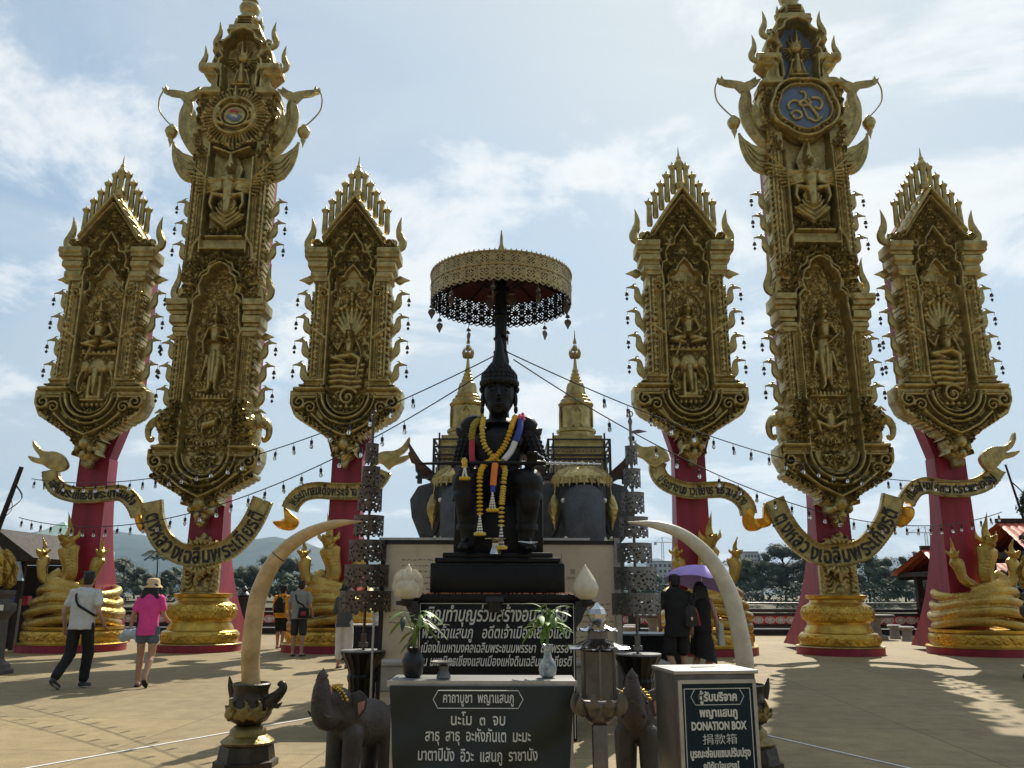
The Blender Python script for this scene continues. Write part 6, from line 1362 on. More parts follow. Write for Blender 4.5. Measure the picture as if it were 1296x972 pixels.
# ------------------------------------------------------------------ tiered pierced tin stands
def tin_stand(x, y, label, zs, m, flag):
    t = thing('tiered_tin_stand', label, 'stand', (x, y, .78), 0, 'tiered pierced tin stands'); top = zs[-1][1]+.3
    b = MB(); b.tube([(0, 0, -.03), (0, 0, top-.78)], .018, 8); b.box((0, 0, .03), (.10, .10, .05)); b.box((0, 0, .1), (.06, .06, .12)); b.build('pole', m, t)
    for z0, z1, r in zs:
        b = MB(); pierced(r, z0-.78, z1-.78, 150, 26, tinlace, max(3, round(6*r/.24)), b, .004); o = b.build('pierced_tier', m, t, 30, fix=False)
        c = MB(); c.lathe([(r-.004, z1-.785), (r+.004, z1-.783), (r+.004, z1-.775), (.02, z1-.768)], 36); c.build('tier_lid', m, o)
    f = MB(); f.lathe([(.02, top-.80), (.03, top-.76), (.012, top-.7), (.004, top-.6)], 8); n = 16; f.tube([(.035*math.cos(q), 0, top-.66+.035*math.sin(q)) for q in np.linspace(0, 6.283, 17)], .008, 5); f.build('ring_finial', m, t)
    if flag: MB().prism([(.01, top-.88), (.1, top-.86), (.21, top-.885), (.1, top-.91), (.01, top-.91)], -.008, .008).build('metal_flag', m, t)
    p = thing('fluted_pot', 'black fluted pot under the %s tin stand' % ('left' if x < 0 else 'right'), 'pot', (x, y, 0), 0, 'fluted pots under the tin stands')
    b = MB(); n = 32
    for r0 in (0,):
        prof = [(.19, 0), (.2, .06), (.165, .09), (.165, .36), (.18, .40), (.185, .44), (.17, .47), (.18, .52), (.215, .6), (.26, .68), (.275, .715), (.27, .73)]; vs = []
        for r, z in prof:
            for k in range(n): rr = r*(1-.05*(k % 2)); a = 6.283*k/n; vs.append((rr*math.cos(a), rr*math.sin(a), z))
        b.add(vs, [(i*n+k, i*n+(k+1) % n, (i+1)*n+(k+1) % n, (i+1)*n+k) for i in range(len(prof)-1) for k in range(n)]+[tuple(range(n-1, -1, -1))])
    b.build('pot_body', MT['blackstone'], p, 30); MB().lathe([(.272, .731), (.272, .748), (.0, .75)], 32).build('pot_rim', MT['tablegrey'], p)
def tiers(y, lst): return lst
def px2z(v, Y): return 1.42+Y*math.tan(PITCH+math.atan((486-v)/1045))
tl = [(px2z(b_, 10.7), px2z(a_, 10.7), hw) for a_, b_, hw in ((563, 588, .085), (592, 617, .115), (620, 648, .155), (654, 679, .19), (685, 711, .235), (716, 744, .275), (749, 775, .315))][::-1]
tin_stand(-1.53, 10.7, 'tall brown tiered stand of pierced tin cylinders in front of the left naga', tl, MT['tin'], False)
tr = [(px2z(b_, 10.2), px2z(a_, 10.2), hw) for a_, b_, hw in ((565, 588, .075), (594, 617, .105), (624, 649, .14), (655, 680, .175), (688, 712, .21), (718, 746, .255), (751, 778, .29))][::-1]
tin_stand(1.79, 10.2, 'tall grey tiered stand of pierced tin cylinders beside the couple', tr, MT['tingrey'], True)
# ------------------------------------------------------------------ people (local frame: feet on z=0, facing +y = away from the viewer)
def hand(b, w_, d, side, curl=.5, k=1.0):
    """palm, four unequal bent fingers and a thumb from the palm's side; w_ = wrist, d = direction of the hand"""
    w_ = Vector(w_); d = Vector(d).normalized(); s = d.cross(Vector((0, 1, 0))); s = s.normalized() if s.length > .1 else Vector((1, 0, 0)); n = s.cross(d).normalized()
    c = w_+d*.045*k; e = d.to_track_quat('Z', 'Y').to_euler()
    b.tcap(w_, w_+d*.03*k, .024*k, .028*k, 8)
    for q in range(4): b.tcap(w_+d*.02*k+s*(.012*(q-1.5))*k, w_+d*.085*k+s*(.017*(q-1.5))*k, .014*k, .0115*k, 8)
    for q, L in enumerate((.062, .075, .07, .055)):
        p0 = w_+d*.085*k+s*(.017*(q-1.5))*k; p1 = p0+(d*.9+n*curl*.5)*L*.5*k; p2 = p1+(d*.6+n*curl*1.2)*L*.5*k; b.tcap(p0, p1, .0095*k, .009*k, 7); b.tcap(p1, p2, .009*k, .007*k, 7)
    p0 = w_+d*.025*k+s*side*.024*k; p1 = p0+(d*.7+s*side*.7+n*.3).normalized()*.035*k; p2 = p1+(d*.9+s*side*.2+n*.5).normalized()*.03*k; b.tcap(p0, p1, .012*k, .0105*k, 7); b.tcap(p1, p2, .0105*k, .008*k, 7)
def person(label, loc, rz, H, J, wear, female=False, skinm=None, group=None, turn=0.0):
    """J: joints as fractions of nothing - metres for a 1.72 m figure; wear: list of clothing specs"""
    k = H/1.72; t = thing('person', label, 'person', loc, rz, group); sk = skinm or MT['skin']
    sw = .165 if female else .19; hw = .10
    D = dict(hip=(0, 0, .93), chest=(0, .0, 1.28), neck=(0, .01, 1.46), head=(0, .03, 1.60), shL=(-sw, 0, 1.40), shR=(sw, 0, 1.40), elL=(-sw-.06, -.03, 1.12), elR=(sw+.06, -.03, 1.12), wrL=(-sw-.05, .08, .88), wrR=(sw+.05, .08, .88), kL=(-.105, .02, .50), kR=(.105, .02, .50), aL=(-.105, -.02, .085), aR=(.105, -.02, .085), tL=(-.12, .14, .03), tR=(.12, .14, .03))
    D.update(J); P = {a: Vector(v)*k for a, v in D.items()}; hp = P['hip']; b = MB(); hL = hp+Vector((-hw*k, 0, -.02*k)); hR = hp+Vector((hw*k, 0, -.02*k)); th = .088 if not female else .084
    b.tcap(hL, P['kL'], th*k, .058*k); b.tcap(hR, P['kR'], th*k, .058*k)
    for s in 'LR':
        kn, an, to = P['k'+s], P['a'+s], P['t'+s]; cf = kn.lerp(an, .3)+Vector((0, -.015*k, 0)); b.tcap(kn, cf, .055*k, .06*k); b.tcap(cf, an, .058*k, .036*k); heel = an+(an-to).normalized()*.04*k; heel.z = min(an.z, heel.z)-.03*k; b.tcap(heel, to, .036*k, .03*k); b.tcap(an, heel, .036*k, .034*k)
        sh, el, wr = P['sh'+s], P['el'+s], P['wr'+s]; b.tcap(sh, el, .049*k, .038*k); b.tcap(el, wr, .038*k, .026*k); b.sph(sh, .056*k); hand(b, wr, (wr-el), 1 if s == 'L' else -1, .6, k)
    b.sph(hp+Vector((0, 0, .01*k)), (.165*k, .115*k, .13*k)); b.tcap(hp+Vector((0, 0, .05*k)), P['chest'], .125*k, .135*k); b.sph(P['chest']+Vector((0, 0, .02*k)), (sw*.93*k, .115*k, .16*k))
    b.tcap(P['neck']-Vector((0, 0, .06*k)), P['head']-Vector((0, 0, .06*k)), .06*k, .052*k)
    hd = P['head']; rot = Euler((0, 0, turn)).to_matrix()
    def hpnt(x, y, z): return hd+rot @ Vector((x*k, y*k, z*k))
    b.sph(hd+Vector((0, 0, .015*k)), (.077*k, .095*k, .105*k), 14, 10, rot=(0, 0, turn)); b.sph(hpnt(0, .035, -.05), (.055*k, .06*k, .06*k))
    b.tcap(hpnt(0, .092, .02), hpnt(0, .112, -.015), .010*k, .014*k, 8)
    for sg in (1, -1): b.sph(hpnt(sg*.078, -.005, -.002), (.012*k, .02*k, .031*k), 8, 6)
    blob('body', b, .0095*k, sk, t, 2)
    f = MB()
    for sg in (1, -1): f.sph(hpnt(sg*.031, .086, .02), (.014*k, .008*k, .008*k), 8, 6); f.tcap(hpnt(sg*.018, .092, .042), hpnt(sg*.046, .084, .042), .005*k, .004*k, 6)
    f.build('eyes', MT['hair'], t); f = MB(); f.tcap(hpnt(-.02, .089, -.048), hpnt(.02, .089, -.048), .007*k, .007*k, 6); f.build('mouth', MT['pink'], t)
    for w_ in wear:
        ty = w_[0]; m = fabric(w_[1], w_[2])
        if ty == 'hair_short':
            q = MB(); q.sph(hpnt(0, -.012, .032), (.088*k, .100*k, .102*k), 14, 10, rot=(0, 0, turn)); q.sph(hpnt(0, -.03, -.02), (.078*k, .07*k, .07*k))
            for j in range(24): a = j*2.4; q.sph(hpnt(.06*math.cos(a), -.02+.065*math.sin(a), .09+.02*math.cos(j)), .026*k, 7, 5)
            blob('hair', q, .011*k, MT['hair'], t, 1)
        elif ty == 'hair_long':
            q = MB(); q.sph(hpnt(0, -.012, .03), (.092*k, .104*k, .104*k), 14, 10); L = w_[3]
            for j in range(13):
                x = -.095+.19*j/12; q.tube(crm([hpnt(x*.8, -.07, .05), hpnt(x*1.05, -.10, -.08), hpnt(x*1.25, -.105, -.08-L*.5), hpnt(x*1.15+.006*math.sin(j*2), -.10, -.08-L*(.85+.12*math.sin(j*1.7)))], 5), [.034*k]*12+[.028*k, .02*k, .012*k, .008*k], 8)
            blob('hair', q, .012*k, MT['hair'], t, 2)
        elif ty in ('hat_bucket', 'hat_brim'):
            br = w_[3]; z = .045; q = MB(); q.lathe([(br, z-.05), (br-.005, z-.042), (.105, z), (.10, z+.05), (.088, z+.085), (.05, z+.10), (.0, z+.105)], 28, hd/k*1.0 if False else hpnt(0, -.005, 0)) if False else None
            c = hpnt(0, -.005, 0); q.lathe([((br)*k, (z-.055)*k), ((br+.004)*k, (z-.05)*k), (.112*k, z*k), (.106*k, (z+.05)*k), (.092*k, (z+.09)*k), (.05*k, (z+.104)*k), (.002, (z+.106)*k)], 28, c); q.build('hat', m, t, 70)
        elif ty == 'tee':
            ln = w_[3]; q = MB(); lo = P['chest'].z/k-ln
            cz_ = P['chest'].z/k; fk = .93 if female else 1.0
            q.loft([((hp.x*(1-u_)+P['chest'].x*u_, hp.y*(1-u_)+P['chest'].y*u_-.004*k, (lo+(cz_-lo)*u_)*k), a_*k*fk, d_*k) for u_, a_, d_ in ((0, .190, .148), (.06, .188, .146), (.3, .178, .140), (.6, .172 if female else .180, .138), (1, .188, .142), (1.25, .180, .130), (1.42, .135, .105), (1.5, .085, .08))], 22)
            q.sph(P['chest']+Vector((0, 0, .03*k)), ((sw+.002)*k, .135*k, .16*k), 18, 10)
            if w_[4]:
                for s in 'LR':
                    sh, el = P['sh'+s], P['el'+s]; q.sph(sh, .070*k); q.tcap(sh, sh.lerp(el, w_[4]), .068*k, .066*k, 12)
            else:
                for s in 'LR': q.tcap(P['sh'+s]*.75+P['neck']*.25, P['chest'], .05*k, .1*k, 10)
            q.tcap(P['neck']-Vector((0, 0, .075*k)), P['neck']-Vector((0, 0, .03*k)), .095*k, .066*k, 14)
            folds(blob('shirt', q, .011*k, m, t, 4), .011*k, 8, 4, len(label))
        elif ty == 'legs':
            fr = w_[3]; q = MB(); ex = w_[4]; q.sph(hp+Vector((0, 0, .0)), (.178*k, .135*k, .135*k), 16, 10); q.tcap(hp+Vector((-.04*k, 0, .09*k)), hp+Vector((.04*k, 0, .09*k)), .125*k, .125*k, 14)
            for s, h0 in (('L', hL), ('R', hR)):
                kn, an = P['k'+s], P['a'+s]
                if fr <= 1: q.tcap(h0, h0.lerp(kn, fr), .098*k, (.090-.018*fr+ex)*k, 14)
                else: q.tcap(h0, kn, .098*k, (.072+ex)*k, 14); q.tcap(kn, kn.lerp(an, fr-1), (.072+ex)*k, (.058+ex)*k, 14)
            folds(blob('trousers' if fr > 1 else 'shorts', q, .011*k, m, t, 3), .008*k, 9, 7, len(label))
        elif ty == 'skirt':
            q = MB(); z0 = w_[3]; n = 28; vs = []; zs = np.linspace(hp.z+.12*k, z0*k, 8); kx = (P['kL']+P['kR'])/2
            for i, z in enumerate(zs):
                u_ = i/7; c = Vector((hp.x, hp.y, 0)).lerp(Vector((kx.x, kx.y, 0)), u_)
                for j in range(n): a = 6.283*j/n; rx = (.15+.07*u_+.02*math.sin(a*5)*u_)*k; ry = (.115+.09*u_)*k; vs.append((c.x+rx*math.cos(a), c.y+ry*math.sin(a), z-(.10*u_*w_[4]*math.cos(a))*k))
            q.add(vs, [(i*n+j, i*n+(j+1) % n, (i+1)*n+(j+1) % n, (i+1)*n+j) for i in range(7) for j in range(n)]+[tuple(range(n)), tuple(range(8*n-1, 7*n-1, -1))]); q.build('skirt', m, t, 70)
        elif ty == 'shoes':
            for s in 'LR':
                q = MB(); an, to = P['a'+s], P['t'+s]; heel = an+(an-to).normalized()*.045*k; heel.z = min(an.z, heel.z)-.035*k; d = (to-heel); q.tcap(heel+Vector((0, 0, .005*k)), to, .044*k, .038*k); q.tcap(heel, an+Vector((0, 0, -.01*k)), .042*k, .042*k)
                so_ = blob('shoe', q, .010*k, m, t, 3)
                q = MB(); q.tube([heel+Vector((0, 0, -.030*k))-d*.12, heel.lerp(to, .5)+Vector((0, 0, -.030*k)), to+Vector((0, 0, -.026*k))+d*.12], [.03*k, .046*k, .03*k], 10, flat=.28, up=(0, 0, 1)); q.build('sole', fabric(w_[3], w_[4]), so_)
        elif ty == 'sandal':
            for s in 'LR':
                q = MB(); an, to = P['a'+s], P['t'+s]; heel = an+(an-to).normalized()*.05*k; heel.z = min(an.z, heel.z)-.035*k; d = (to-heel); q.tube([heel+Vector((0, 0, -.034*k))-d*.15, heel+Vector((0, 0, -.034*k)), heel.lerp(to, .6)+Vector((0, 0, -.034*k)), to+Vector((0, 0, -.03*k))+d*.15], [.02*k, .042*k, .048*k, .022*k], 10, flat=.3, up=(0, 0, 1)); q.tube(crm([to.lerp(heel, .15)+Vector((-.042*k, 0, -.02*k)), to.lerp(heel, .22)+Vector((0, 0, .036*k)), to.lerp(heel, .15)+Vector((.042*k, 0, -.02*k))], 4), .009*k, 6); q.build('sandal', m, t)
        elif ty == 'strap':      # cross-body strap round the torso, higher on one shoulder
            q = MB(); s1, bag = w_[3], Vector(w_[4])*k; sh = P['sh'+s1]; top = Vector((sh.x*.55, 0, sh.z+.06*k)); cz = P['chest']
            back = crm([top, Vector((sh.x*.35, -.145*k, sh.z-.03*k)), Vector((cz.x*.5, -.168*k, cz.z-.05*k)), Vector((bag.x*.75, -.162*k, bag.z+.16*k)), bag+Vector((0, -.02*k, .08*k))], 5); front = crm([top, Vector((sh.x*.35, .12*k, sh.z-.03*k)), Vector((0, .158*k, cz.z-.05*k)), Vector((bag.x*.8, .14*k, bag.z+.14*k)), bag+Vector((0, .02*k, .08*k))], 5)
            q.tube(back, .019*k, 8, flat=.35); q.tube(front, .019*k, 8, flat=.35); q.build('bag_strap', m, t)
        elif ty == 'bag':
            q = MB(); c = Vector(w_[3])*k; s_ = w_[4]; q.box(c, (s_[0]*k, s_[1]*k, s_[2]*k), taper=.86); q.box(c+Vector((0, -.5*s_[1]*k, -.12*s_[2]*k)), (s_[0]*.7*k, .03*k, s_[2]*.5*k)); q.build('shoulder_bag', m, t, 40, .02*k)
        elif ty == 'pack':
            q = MB(); q.sph((0, -.20*k, 1.20*k), (.150*k, .10*k, .225*k), 16, 12); q.box((0, -.20*k, 1.13*k), (.28*k, .16*k, .30*k)); q.sph((0, -.29*k, 1.10*k), (.11*k, .05*k, .11*k), 12, 8); o = blob('backpack', q, .012*k, m, t, 3)
            q = MB()
            for sg in (1, -1): q.tube(crm([(sg*.09*k, -.14*k, 1.40*k), (sg*.115*k, -.02*k, 1.485*k), (sg*.12*k, .10*k, 1.38*k), (sg*.13*k, .12*k, 1.2*k), (sg*.15*k, -.08*k, 1.06*k)], 5), .02*k, 8, flat=.4)
            q.build('pack_strap', m, o)
    return t, P, k
# man in grey-white tee, walking away, left foot back
m1, P1, k1 = person('man in pale tee and black trousers walking away with a black cross-body strap', (-6.42, 13.45, 0), R(-4), 1.74,
    dict(hip=(.0, .0, .93), kL=(-.11, -.03, .50), aL=(-.15, -.30, .16), tL=(-.15, -.17, .04), kR=(.10, .10, .51), aR=(.06, .12, .085), tR=(.07, .27, .03), elL=(-.28, -.05, 1.12), wrL=(-.30, .06, .87), elR=(.28, -.06, 1.13), wrR=(.29, .12, .93), head=(.01, .05, 1.61)),
    [('hair_short', 'black_hair_cloth', (.01, .01, .01)), ('tee', 'pale_grey_cotton', (.55, .57, .57), .42, .55), ('legs', 'black_trousers', (.008, .008, .009), 1.88, .012), ('shoes', 'grey_canvas', (.05, .05, .05), 'white_sole', (.55, .55, .53)), ('strap', 'black_webbing', (.008, .008, .008), 'L', (.2, .02, .98))])
# woman in pink tee
m2, P2, k2 = person('woman in pink tee, denim shorts and straw bucket hat walking away', (-5.46, 13.65, 0), R(3), 1.63,
    dict(hip=(0, 0, .92), kL=(-.10, .07, .50), aL=(-.10, .05, .085), tL=(-.12, .20, .03), kR=(.10, .0, .49), aR=(.115, -.24, .19), tR=(.12, -.17, .05), elL=(-.25, -.04, 1.15), wrL=(-.30, .02, .92), elR=(.23, .0, 1.15), wrR=(.25, .16, 1.06)),
    [('hair_long', 'black_hair_cloth', (.01, .01, .01), .16), ('hat_bucket', 'straw', (.62, .46, .24), .155), ('tee', 'hot_pink_cotton', (.72, .06, .30), .46, .62), ('legs', 'denim', (.10, .13, .17), .34, .02), ('sandal', 'black_rubber', (.012, .012, .012))], True)
b = MB(); o_ = P2['wrL']; rng = random.Random(3)
t = thing('folded_cloth', 'bundle of pale blue cloth held by the woman in pink', 'cloth', (-5.46, 13.65, 0), R(3))
for i in range(11): b.sph((o_.x-.02+rng.uniform(-.10, .22), o_.y+.05+rng.uniform(-.09, .05), o_.z-.10+rng.uniform(-.06, .05)), (rng.uniform(.06, .11), .06, rng.uniform(.04, .08)), 12, 8, rot=(0, rng.uniform(-.5, .5), 0))
blob('cloth_bundle', b, .014, fabric('pale_blue_cloth', (.42, .52, .62)), t, 3)
# man with backpack, yellow tee
person('man in orange-yellow tee and black shorts with black backpack and dark cap', (-5.86, 23.0, 0), R(-8), 1.62,
    dict(kL=(-.10, .06, .50), aL=(-.10, .06, .085), tL=(-.11, .21, .03), kR=(.11, -.02, .50), aR=(.13, -.20, .14), tR=(.14, -.09, .04), elR=(.27, .02, 1.14), wrR=(.24, .18, 1.05)),
    [('hair_short', 'black_hair_cloth', (.01, .01, .01)), ('hat_bucket', 'dark_cap', (.02, .02, .024), .118), ('tee', 'orange_yellow_cotton', (.80, .38, .03), .44, .6), ('legs', 'black_shorts', (.009, .009, .01), .92, .02), ('pack', 'black_nylon', (.009, .009, .01)), ('sandal', 'black_rubber', (.012, .012, .012))])
# man in grey tee standing
person('man in grey tee and dark shorts with black shoulder bag, standing by the naga', (-4.72, 20.3, 0), R(-6), 1.72,
    dict(elL=(-.27, .0, 1.12), wrL=(-.26, .10, .88), elR=(.27, -.02, 1.12), wrR=(.26, .14, .95), head=(.01, .03, 1.60)),
    [('hair_short', 'black_hair_cloth', (.01, .01, .01)), ('tee', 'heather_grey_cotton', (.26, .26, .24), .44, .6), ('legs', 'dark_grey_shorts', (.03, .032, .036), .92, .02), ('strap', 'black_webbing', (.008, .008, .008), 'L', (.17, -.12, 1.0)), ('bag', 'black_nylon', (.009, .009, .01), (.17, -.19, .98), (.26, .10, .24)), ('bag', 'maroon_pouch', (.28, .03, .05), (.19, -.26, .97), (.13, .04, .10)), ('sandal', 'black_rubber', (.012, .012, .012))])
# woman in white trousers behind the tin stand
person('woman in grey top, white trousers and black brimmed hat behind the left tin stand', (-3.02, 17.1, 0), R(-12), 1.60,
    dict(kL=(-.10, .04, .50), aL=(-.10, .0, .085), tL=(-.11, .15, .03), kR=(.10, .03, .50), aR=(.11, -.03, .085), tR=(.13, .12, .03), elL=(-.24, .04, 1.14), wrL=(-.16, .24, 1.10), elR=(.24, .04, 1.14), wrR=(.16, .24, 1.10)),
    [('hair_short', 'black_hair_cloth', (.01, .01, .01)), ('hat_brim', 'black_felt', (.008, .008, .009), .17), ('tee', 'charcoal_cotton', (.07, .075, .08), .44, .95), ('legs', 'white_cotton', (.62, .60, .56), 1.62, .03), ('sandal', 'black_rubber', (.012, .012, .012))], True)
# couple under the lilac umbrella
mC, PC, kC = person('man in black tee and black shorts walking away beside the woman with umbrella', (2.90, 13.5, 0), R(2), 1.73,
    dict(kL=(-.12, .03, .50), aL=(-.05, -.06, .085), tL=(-.05, .09, .03), kR=(.10, .08, .50), aR=(.14, .03, .085), tR=(.15, .18, .03), elL=(-.29, -.04, 1.13), wrL=(-.24, .12, .93), elR=(.27, -.03, 1.13), wrR=(.26, .1, .9), head=(-.01, .04, 1.60)),
    [('hair_short', 'black_hair_cloth', (.01, .01, .01)), ('tee', 'black_cotton', (.008, .008, .009), .50, .62), ('legs', 'black_shorts', (.009, .009, .01), .80, .03), ('shoes', 'white_canvas', (.5, .5, .48), 'white_sole', (.55, .55, .53))], turn=.5)
mW, PW, kW = person('woman with long black hair in sleeveless black dress holding the lilac umbrella', (3.34, 13.75, 0), R(-4), 1.62,
    dict(kL=(-.08, .06, .50), aL=(-.22, -.10, .085), tL=(-.26, .03, .03), kR=(.12, .02, .50), aR=(.0, -.16, .12), tR=(-.03, -.02, .04), elR=(.24, -.03, 1.14), wrR=(.27, .05, .90), elL=(-.17, .10, 1.16), wrL=(-.08, .22, 1.32)),
    [('hair_long', 'black_hair_cloth', (.01, .01, .01), .32), ('tee', 'black_dress_cotton', (.008, .008, .009), .40, 0), ('skirt', 'black_dress_cotton', (.008, .008, .009), .46, .8), ('sandal', 'white_leather', (.6, .6, .58))], True)
t = thing('handbag', 'dark handbag with red edge between the walking couple', 'bag', (3.10, 13.4, 0)); q = MB(); q.sph((0, 0, 1.10), (.11, .09, .17), 14, 10); q.box((0, 0, 1.05), (.19, .14, .22)); blob('bag_body', q, .012, fabric('dark_leather', (.035, .03, .03)), t, 3); q = MB(); q.tube(crm([(.08, .0, 1.22), (.11, -.03, 1.1), (.13, -.02, .95)], 4), .016, 7, flat=.5); q.build('red_piping', MT['redcloth'], t); q = MB(); q.tube(crm([(-.02, .02, 1.24), (.04, .1, 1.42), (.12, .16, 1.42), (.08, .1, 1.22)], 5), .012, 6); q.build('strap', MT['blackpaint'], t); MB().box((.0, -.09, 1.06), (.035, .03, .05)).build('clasp', MT['chrome'], t)
t = thing('shopping_bag', 'pale translucent bag at the right side of the woman with umbrella', 'bag', (3.64, 13.75, 0)); q = MB(); q.box((0, 0, .80), (.10, .16, .34), taper=.8); q.build('bag_body', fabric('pale_plastic', (.45, .45, .43)), t, 50, .02); q = MB(); q.tube([(0, -.04, .96), (-.02, .0, 1.02), (0, .04, .96)], .006, 5); q.build('strap', MT['whitecloth'], t)
t = thing('umbrella', 'open lilac umbrella held over the walking couple', 'umbrella', (3.38, 13.85, 0)); n = 8; seg = 6; q = MB(); vs = []
for i in range(9):
    u_ = i/8; rr = .60*math.sin(u_*1.25)/math.sin(1.25); z = .26*(math.cos(u_*1.45)-math.cos(1.45))/(1-math.cos(1.45))
    for j in range(n*seg): a = 6.283*j/(n*seg); f_ = (j % seg)/seg; sag = 1-.09*math.sin(math.pi*f_); vs.append((rr*sag*math.cos(a), rr*sag*math.sin(a), z-.03*u_*u_*(1-math.sin(math.pi*f_))))
m_ = n*seg; fs = [(i*m_+j, i*m_+(j+1) % m_, (i+1)*m_+(j+1) % m_, (i+1)*m_+j) for i in range(8) for j in range(m_)]
nv = len(vs); q.add(vs+[(x*.995, y*.995, z-.006) for x, y, z in vs], fs+[tuple(nv+i for i in f[::-1]) for f in fs]); co_ = q.build('canopy', MT['purple'], t, 40, loc=(0, 0, 1.62), fix=False); co_.rotation_euler = (R(-8), R(9), 0)
q = MB(); q.tube([(0, 0, 1.30), (.02, 0, 1.6), (.04, -.01, 1.94)], .008, 6); q.build('shaft', MT['chrome'], t); q = MB()
for j in range(8): a = 6.283*j/8; q.tube([(.03, 0, 1.84), (.55*math.cos(a)*.99, .55*math.sin(a), 1.64+.0-.10*math.cos(a)*.8)], .004, 4)
q.build('ribs', MT['alu'], t)

# ------------------------------------------------------------------ lotus-lamp pedestals at both frame edges
def edge_pedestal(x, y, label, dark, rz):
    t = thing('stone_pedestal', label, 'pedestal', (x, y, 0), rz, 'octagonal stone pedestals'); m = MT['stonedark'] if not dark else MT['potdark']
    b = MB(); b.lathe([(.60, 0), (.60, .07), (.54, .10), (.54, .16), (.46, .2), (.42, .26), (.40, .95), (.44, 1.02), (.50, 1.10), (.50, 1.22), (.44, 1.25), (.40, 1.32), (.46, 1.40), (.46, 1.46), (.3, 1.48)], 8, rot=.39); b.build('shaft', m, t, 25, .012)
    b = MB(); b.lathe([(.2, 1.48), (.30, 1.55), (.36, 1.70), (.35, 1.85), (.28, 2.02), (.17, 2.16), (.07, 2.28), (.01, 2.36)], 20)
    for row in range(3):
        for k in range(9): a = 6.283*(k+.5*row)/9; r = (.33, .345, .27)[row]; z = (1.55, 1.72, 1.9)[row]; b.tube(crm([(r*.85*math.cos(a), r*.85*math.sin(a), z-.05), (r*1.06*math.cos(a), r*1.06*math.sin(a), z+.12), (r*.78*math.cos(a), r*.78*math.sin(a), z+.32)], 3), [.06, .10, .12, .11, .08, .05, .006], 7, flat=.3)
    b.build('gilded_bud', MT['goldnaga'], t, 60)
    if not dark: q = MB(); q.box((.38, -.26, 1.16), (.18, .02, .10), rz=.5); q.build('white_notice', MT['whiteflower'], t)
edge_pedestal(-9.35, 15.7, 'brown octagonal pedestal with golden bud at the left edge', False, 0)
edge_pedestal(9.93, 15.3, 'dark octagonal pedestal with golden bud at the right edge', True, .2)

# ------------------------------------------------------------------ ground, river, far bank, hills
def sheet(name, pts, m, kind='structure'):
    b = MB(); b.add(pts, [tuple(range(len(pts)))]); o = b.build(name, m, None, 180, fix=False); return tag(o, kind=kind)
gm = bpy.data.materials.new('paving'); gm.use_nodes = True; T = gm.node_tree; bs = T.nodes['Principled BSDF']; bs.inputs['Roughness'].default_value = .78
tcg = T.nodes.new('ShaderNodeTexCoord'); 
def tn(scale, det, rough=.6):
    n = T.nodes.new('ShaderNodeTexNoise'); n.inputs['Scale'].default_value = scale; n.inputs['Detail'].default_value = det; n.inputs['Roughness'].default_value = rough; T.links.new(tcg.outputs['Object'], n.inputs['Vector']); return n
n1, n2, n3 = tn(.35, 8, .65), tn(3.5, 8, .7), tn(70, 4, .7)
br = T.nodes.new('ShaderNodeTexBrick'); mpg = T.nodes.new('ShaderNodeMapping'); mpg.inputs['Rotation'].default_value = (0, 0, R(4)); T.links.new(tcg.outputs['Object'], mpg.inputs['Vector']); T.links.new(mpg.outputs[0], br.inputs['Vector'])
br.inputs['Scale'].default_value = .75; br.offset = 0; br.inputs['Brick Width'].default_value = 1.5; br.inputs['Row Height'].default_value = 1.5; br.inputs['Mortar Size'].default_value = .007; br.inputs['Color1'].default_value = (1, 1, 1, 1); br.inputs['Color2'].default_value = (.86, .87, .88, 1); br.inputs['Mortar'].default_value = (.5, .48, .45, 1)
r1 = T.nodes.new('ShaderNodeValToRGB'); r1.color_ramp.elements[0].position = .3; r1.color_ramp.elements[1].position = .7; r1.color_ramp.elements[0].color = (.285, .215, .105, 1); r1.color_ramp.elements[1].color = (.40, .31, .155, 1); T.links.new(n1.outputs['Fac'], r1.inputs[0])
r2 = T.nodes.new('ShaderNodeValToRGB'); r2.color_ramp.elements[0].position = .3; r2.color_ramp.elements[1].position = .62; r2.color_ramp.elements[0].color = (.70, .68, .65, 1); r2.color_ramp.elements[1].color = (1.05, 1.05, 1.05, 1); T.links.new(n2.outputs['Fac'], r2.inputs[0])
r3 = T.nodes.new('ShaderNodeValToRGB'); r3.color_ramp.elements[0].position = .34; r3.color_ramp.elements[1].position = .6; r3.color_ramp.elements[0].color = (.6, .58, .55, 1); r3.color_ramp.elements[1].color = (1.04, 1.04, 1.04, 1); T.links.new(n3.outputs['Fac'], r3.inputs[0])
def mul(a, c):
    n = T.nodes.new('ShaderNodeMix'); n.data_type = 'RGBA'; n.blend_type = 'MULTIPLY'; n.inputs['Factor'].default_value = 1; T.links.new(a, n.inputs['A']); T.links.new(c, n.inputs['B']); return n.outputs['Result']
T.links.new(mul(mul(mul(r1.outputs[0], r2.outputs[0]), r3.outputs[0]), br.outputs['Color']), bs.inputs['Base Color'])
bu = T.nodes.new('ShaderNodeBump'); bu.inputs['Strength'].default_value = .35; bu.inputs['Distance'].default_value = .01; T.links.new(n3.outputs['Fac'], bu.inputs['Height']); T.links.new(bu.outputs[0], bs.inputs['Normal'])
b = MB(); b.box((0, 6.2, -1.55), (120, 53.6, 3.1)); o = b.build('plaza_paving', gm, None, 30); tag(o, kind='structure')
sheet('river', [(-900, 33, -3), (900, 33, -3), (900, 260, -3), (-900, 260, -3)], MT['water'])
b = MB(); n = 80; rng = random.Random(5); vs = []
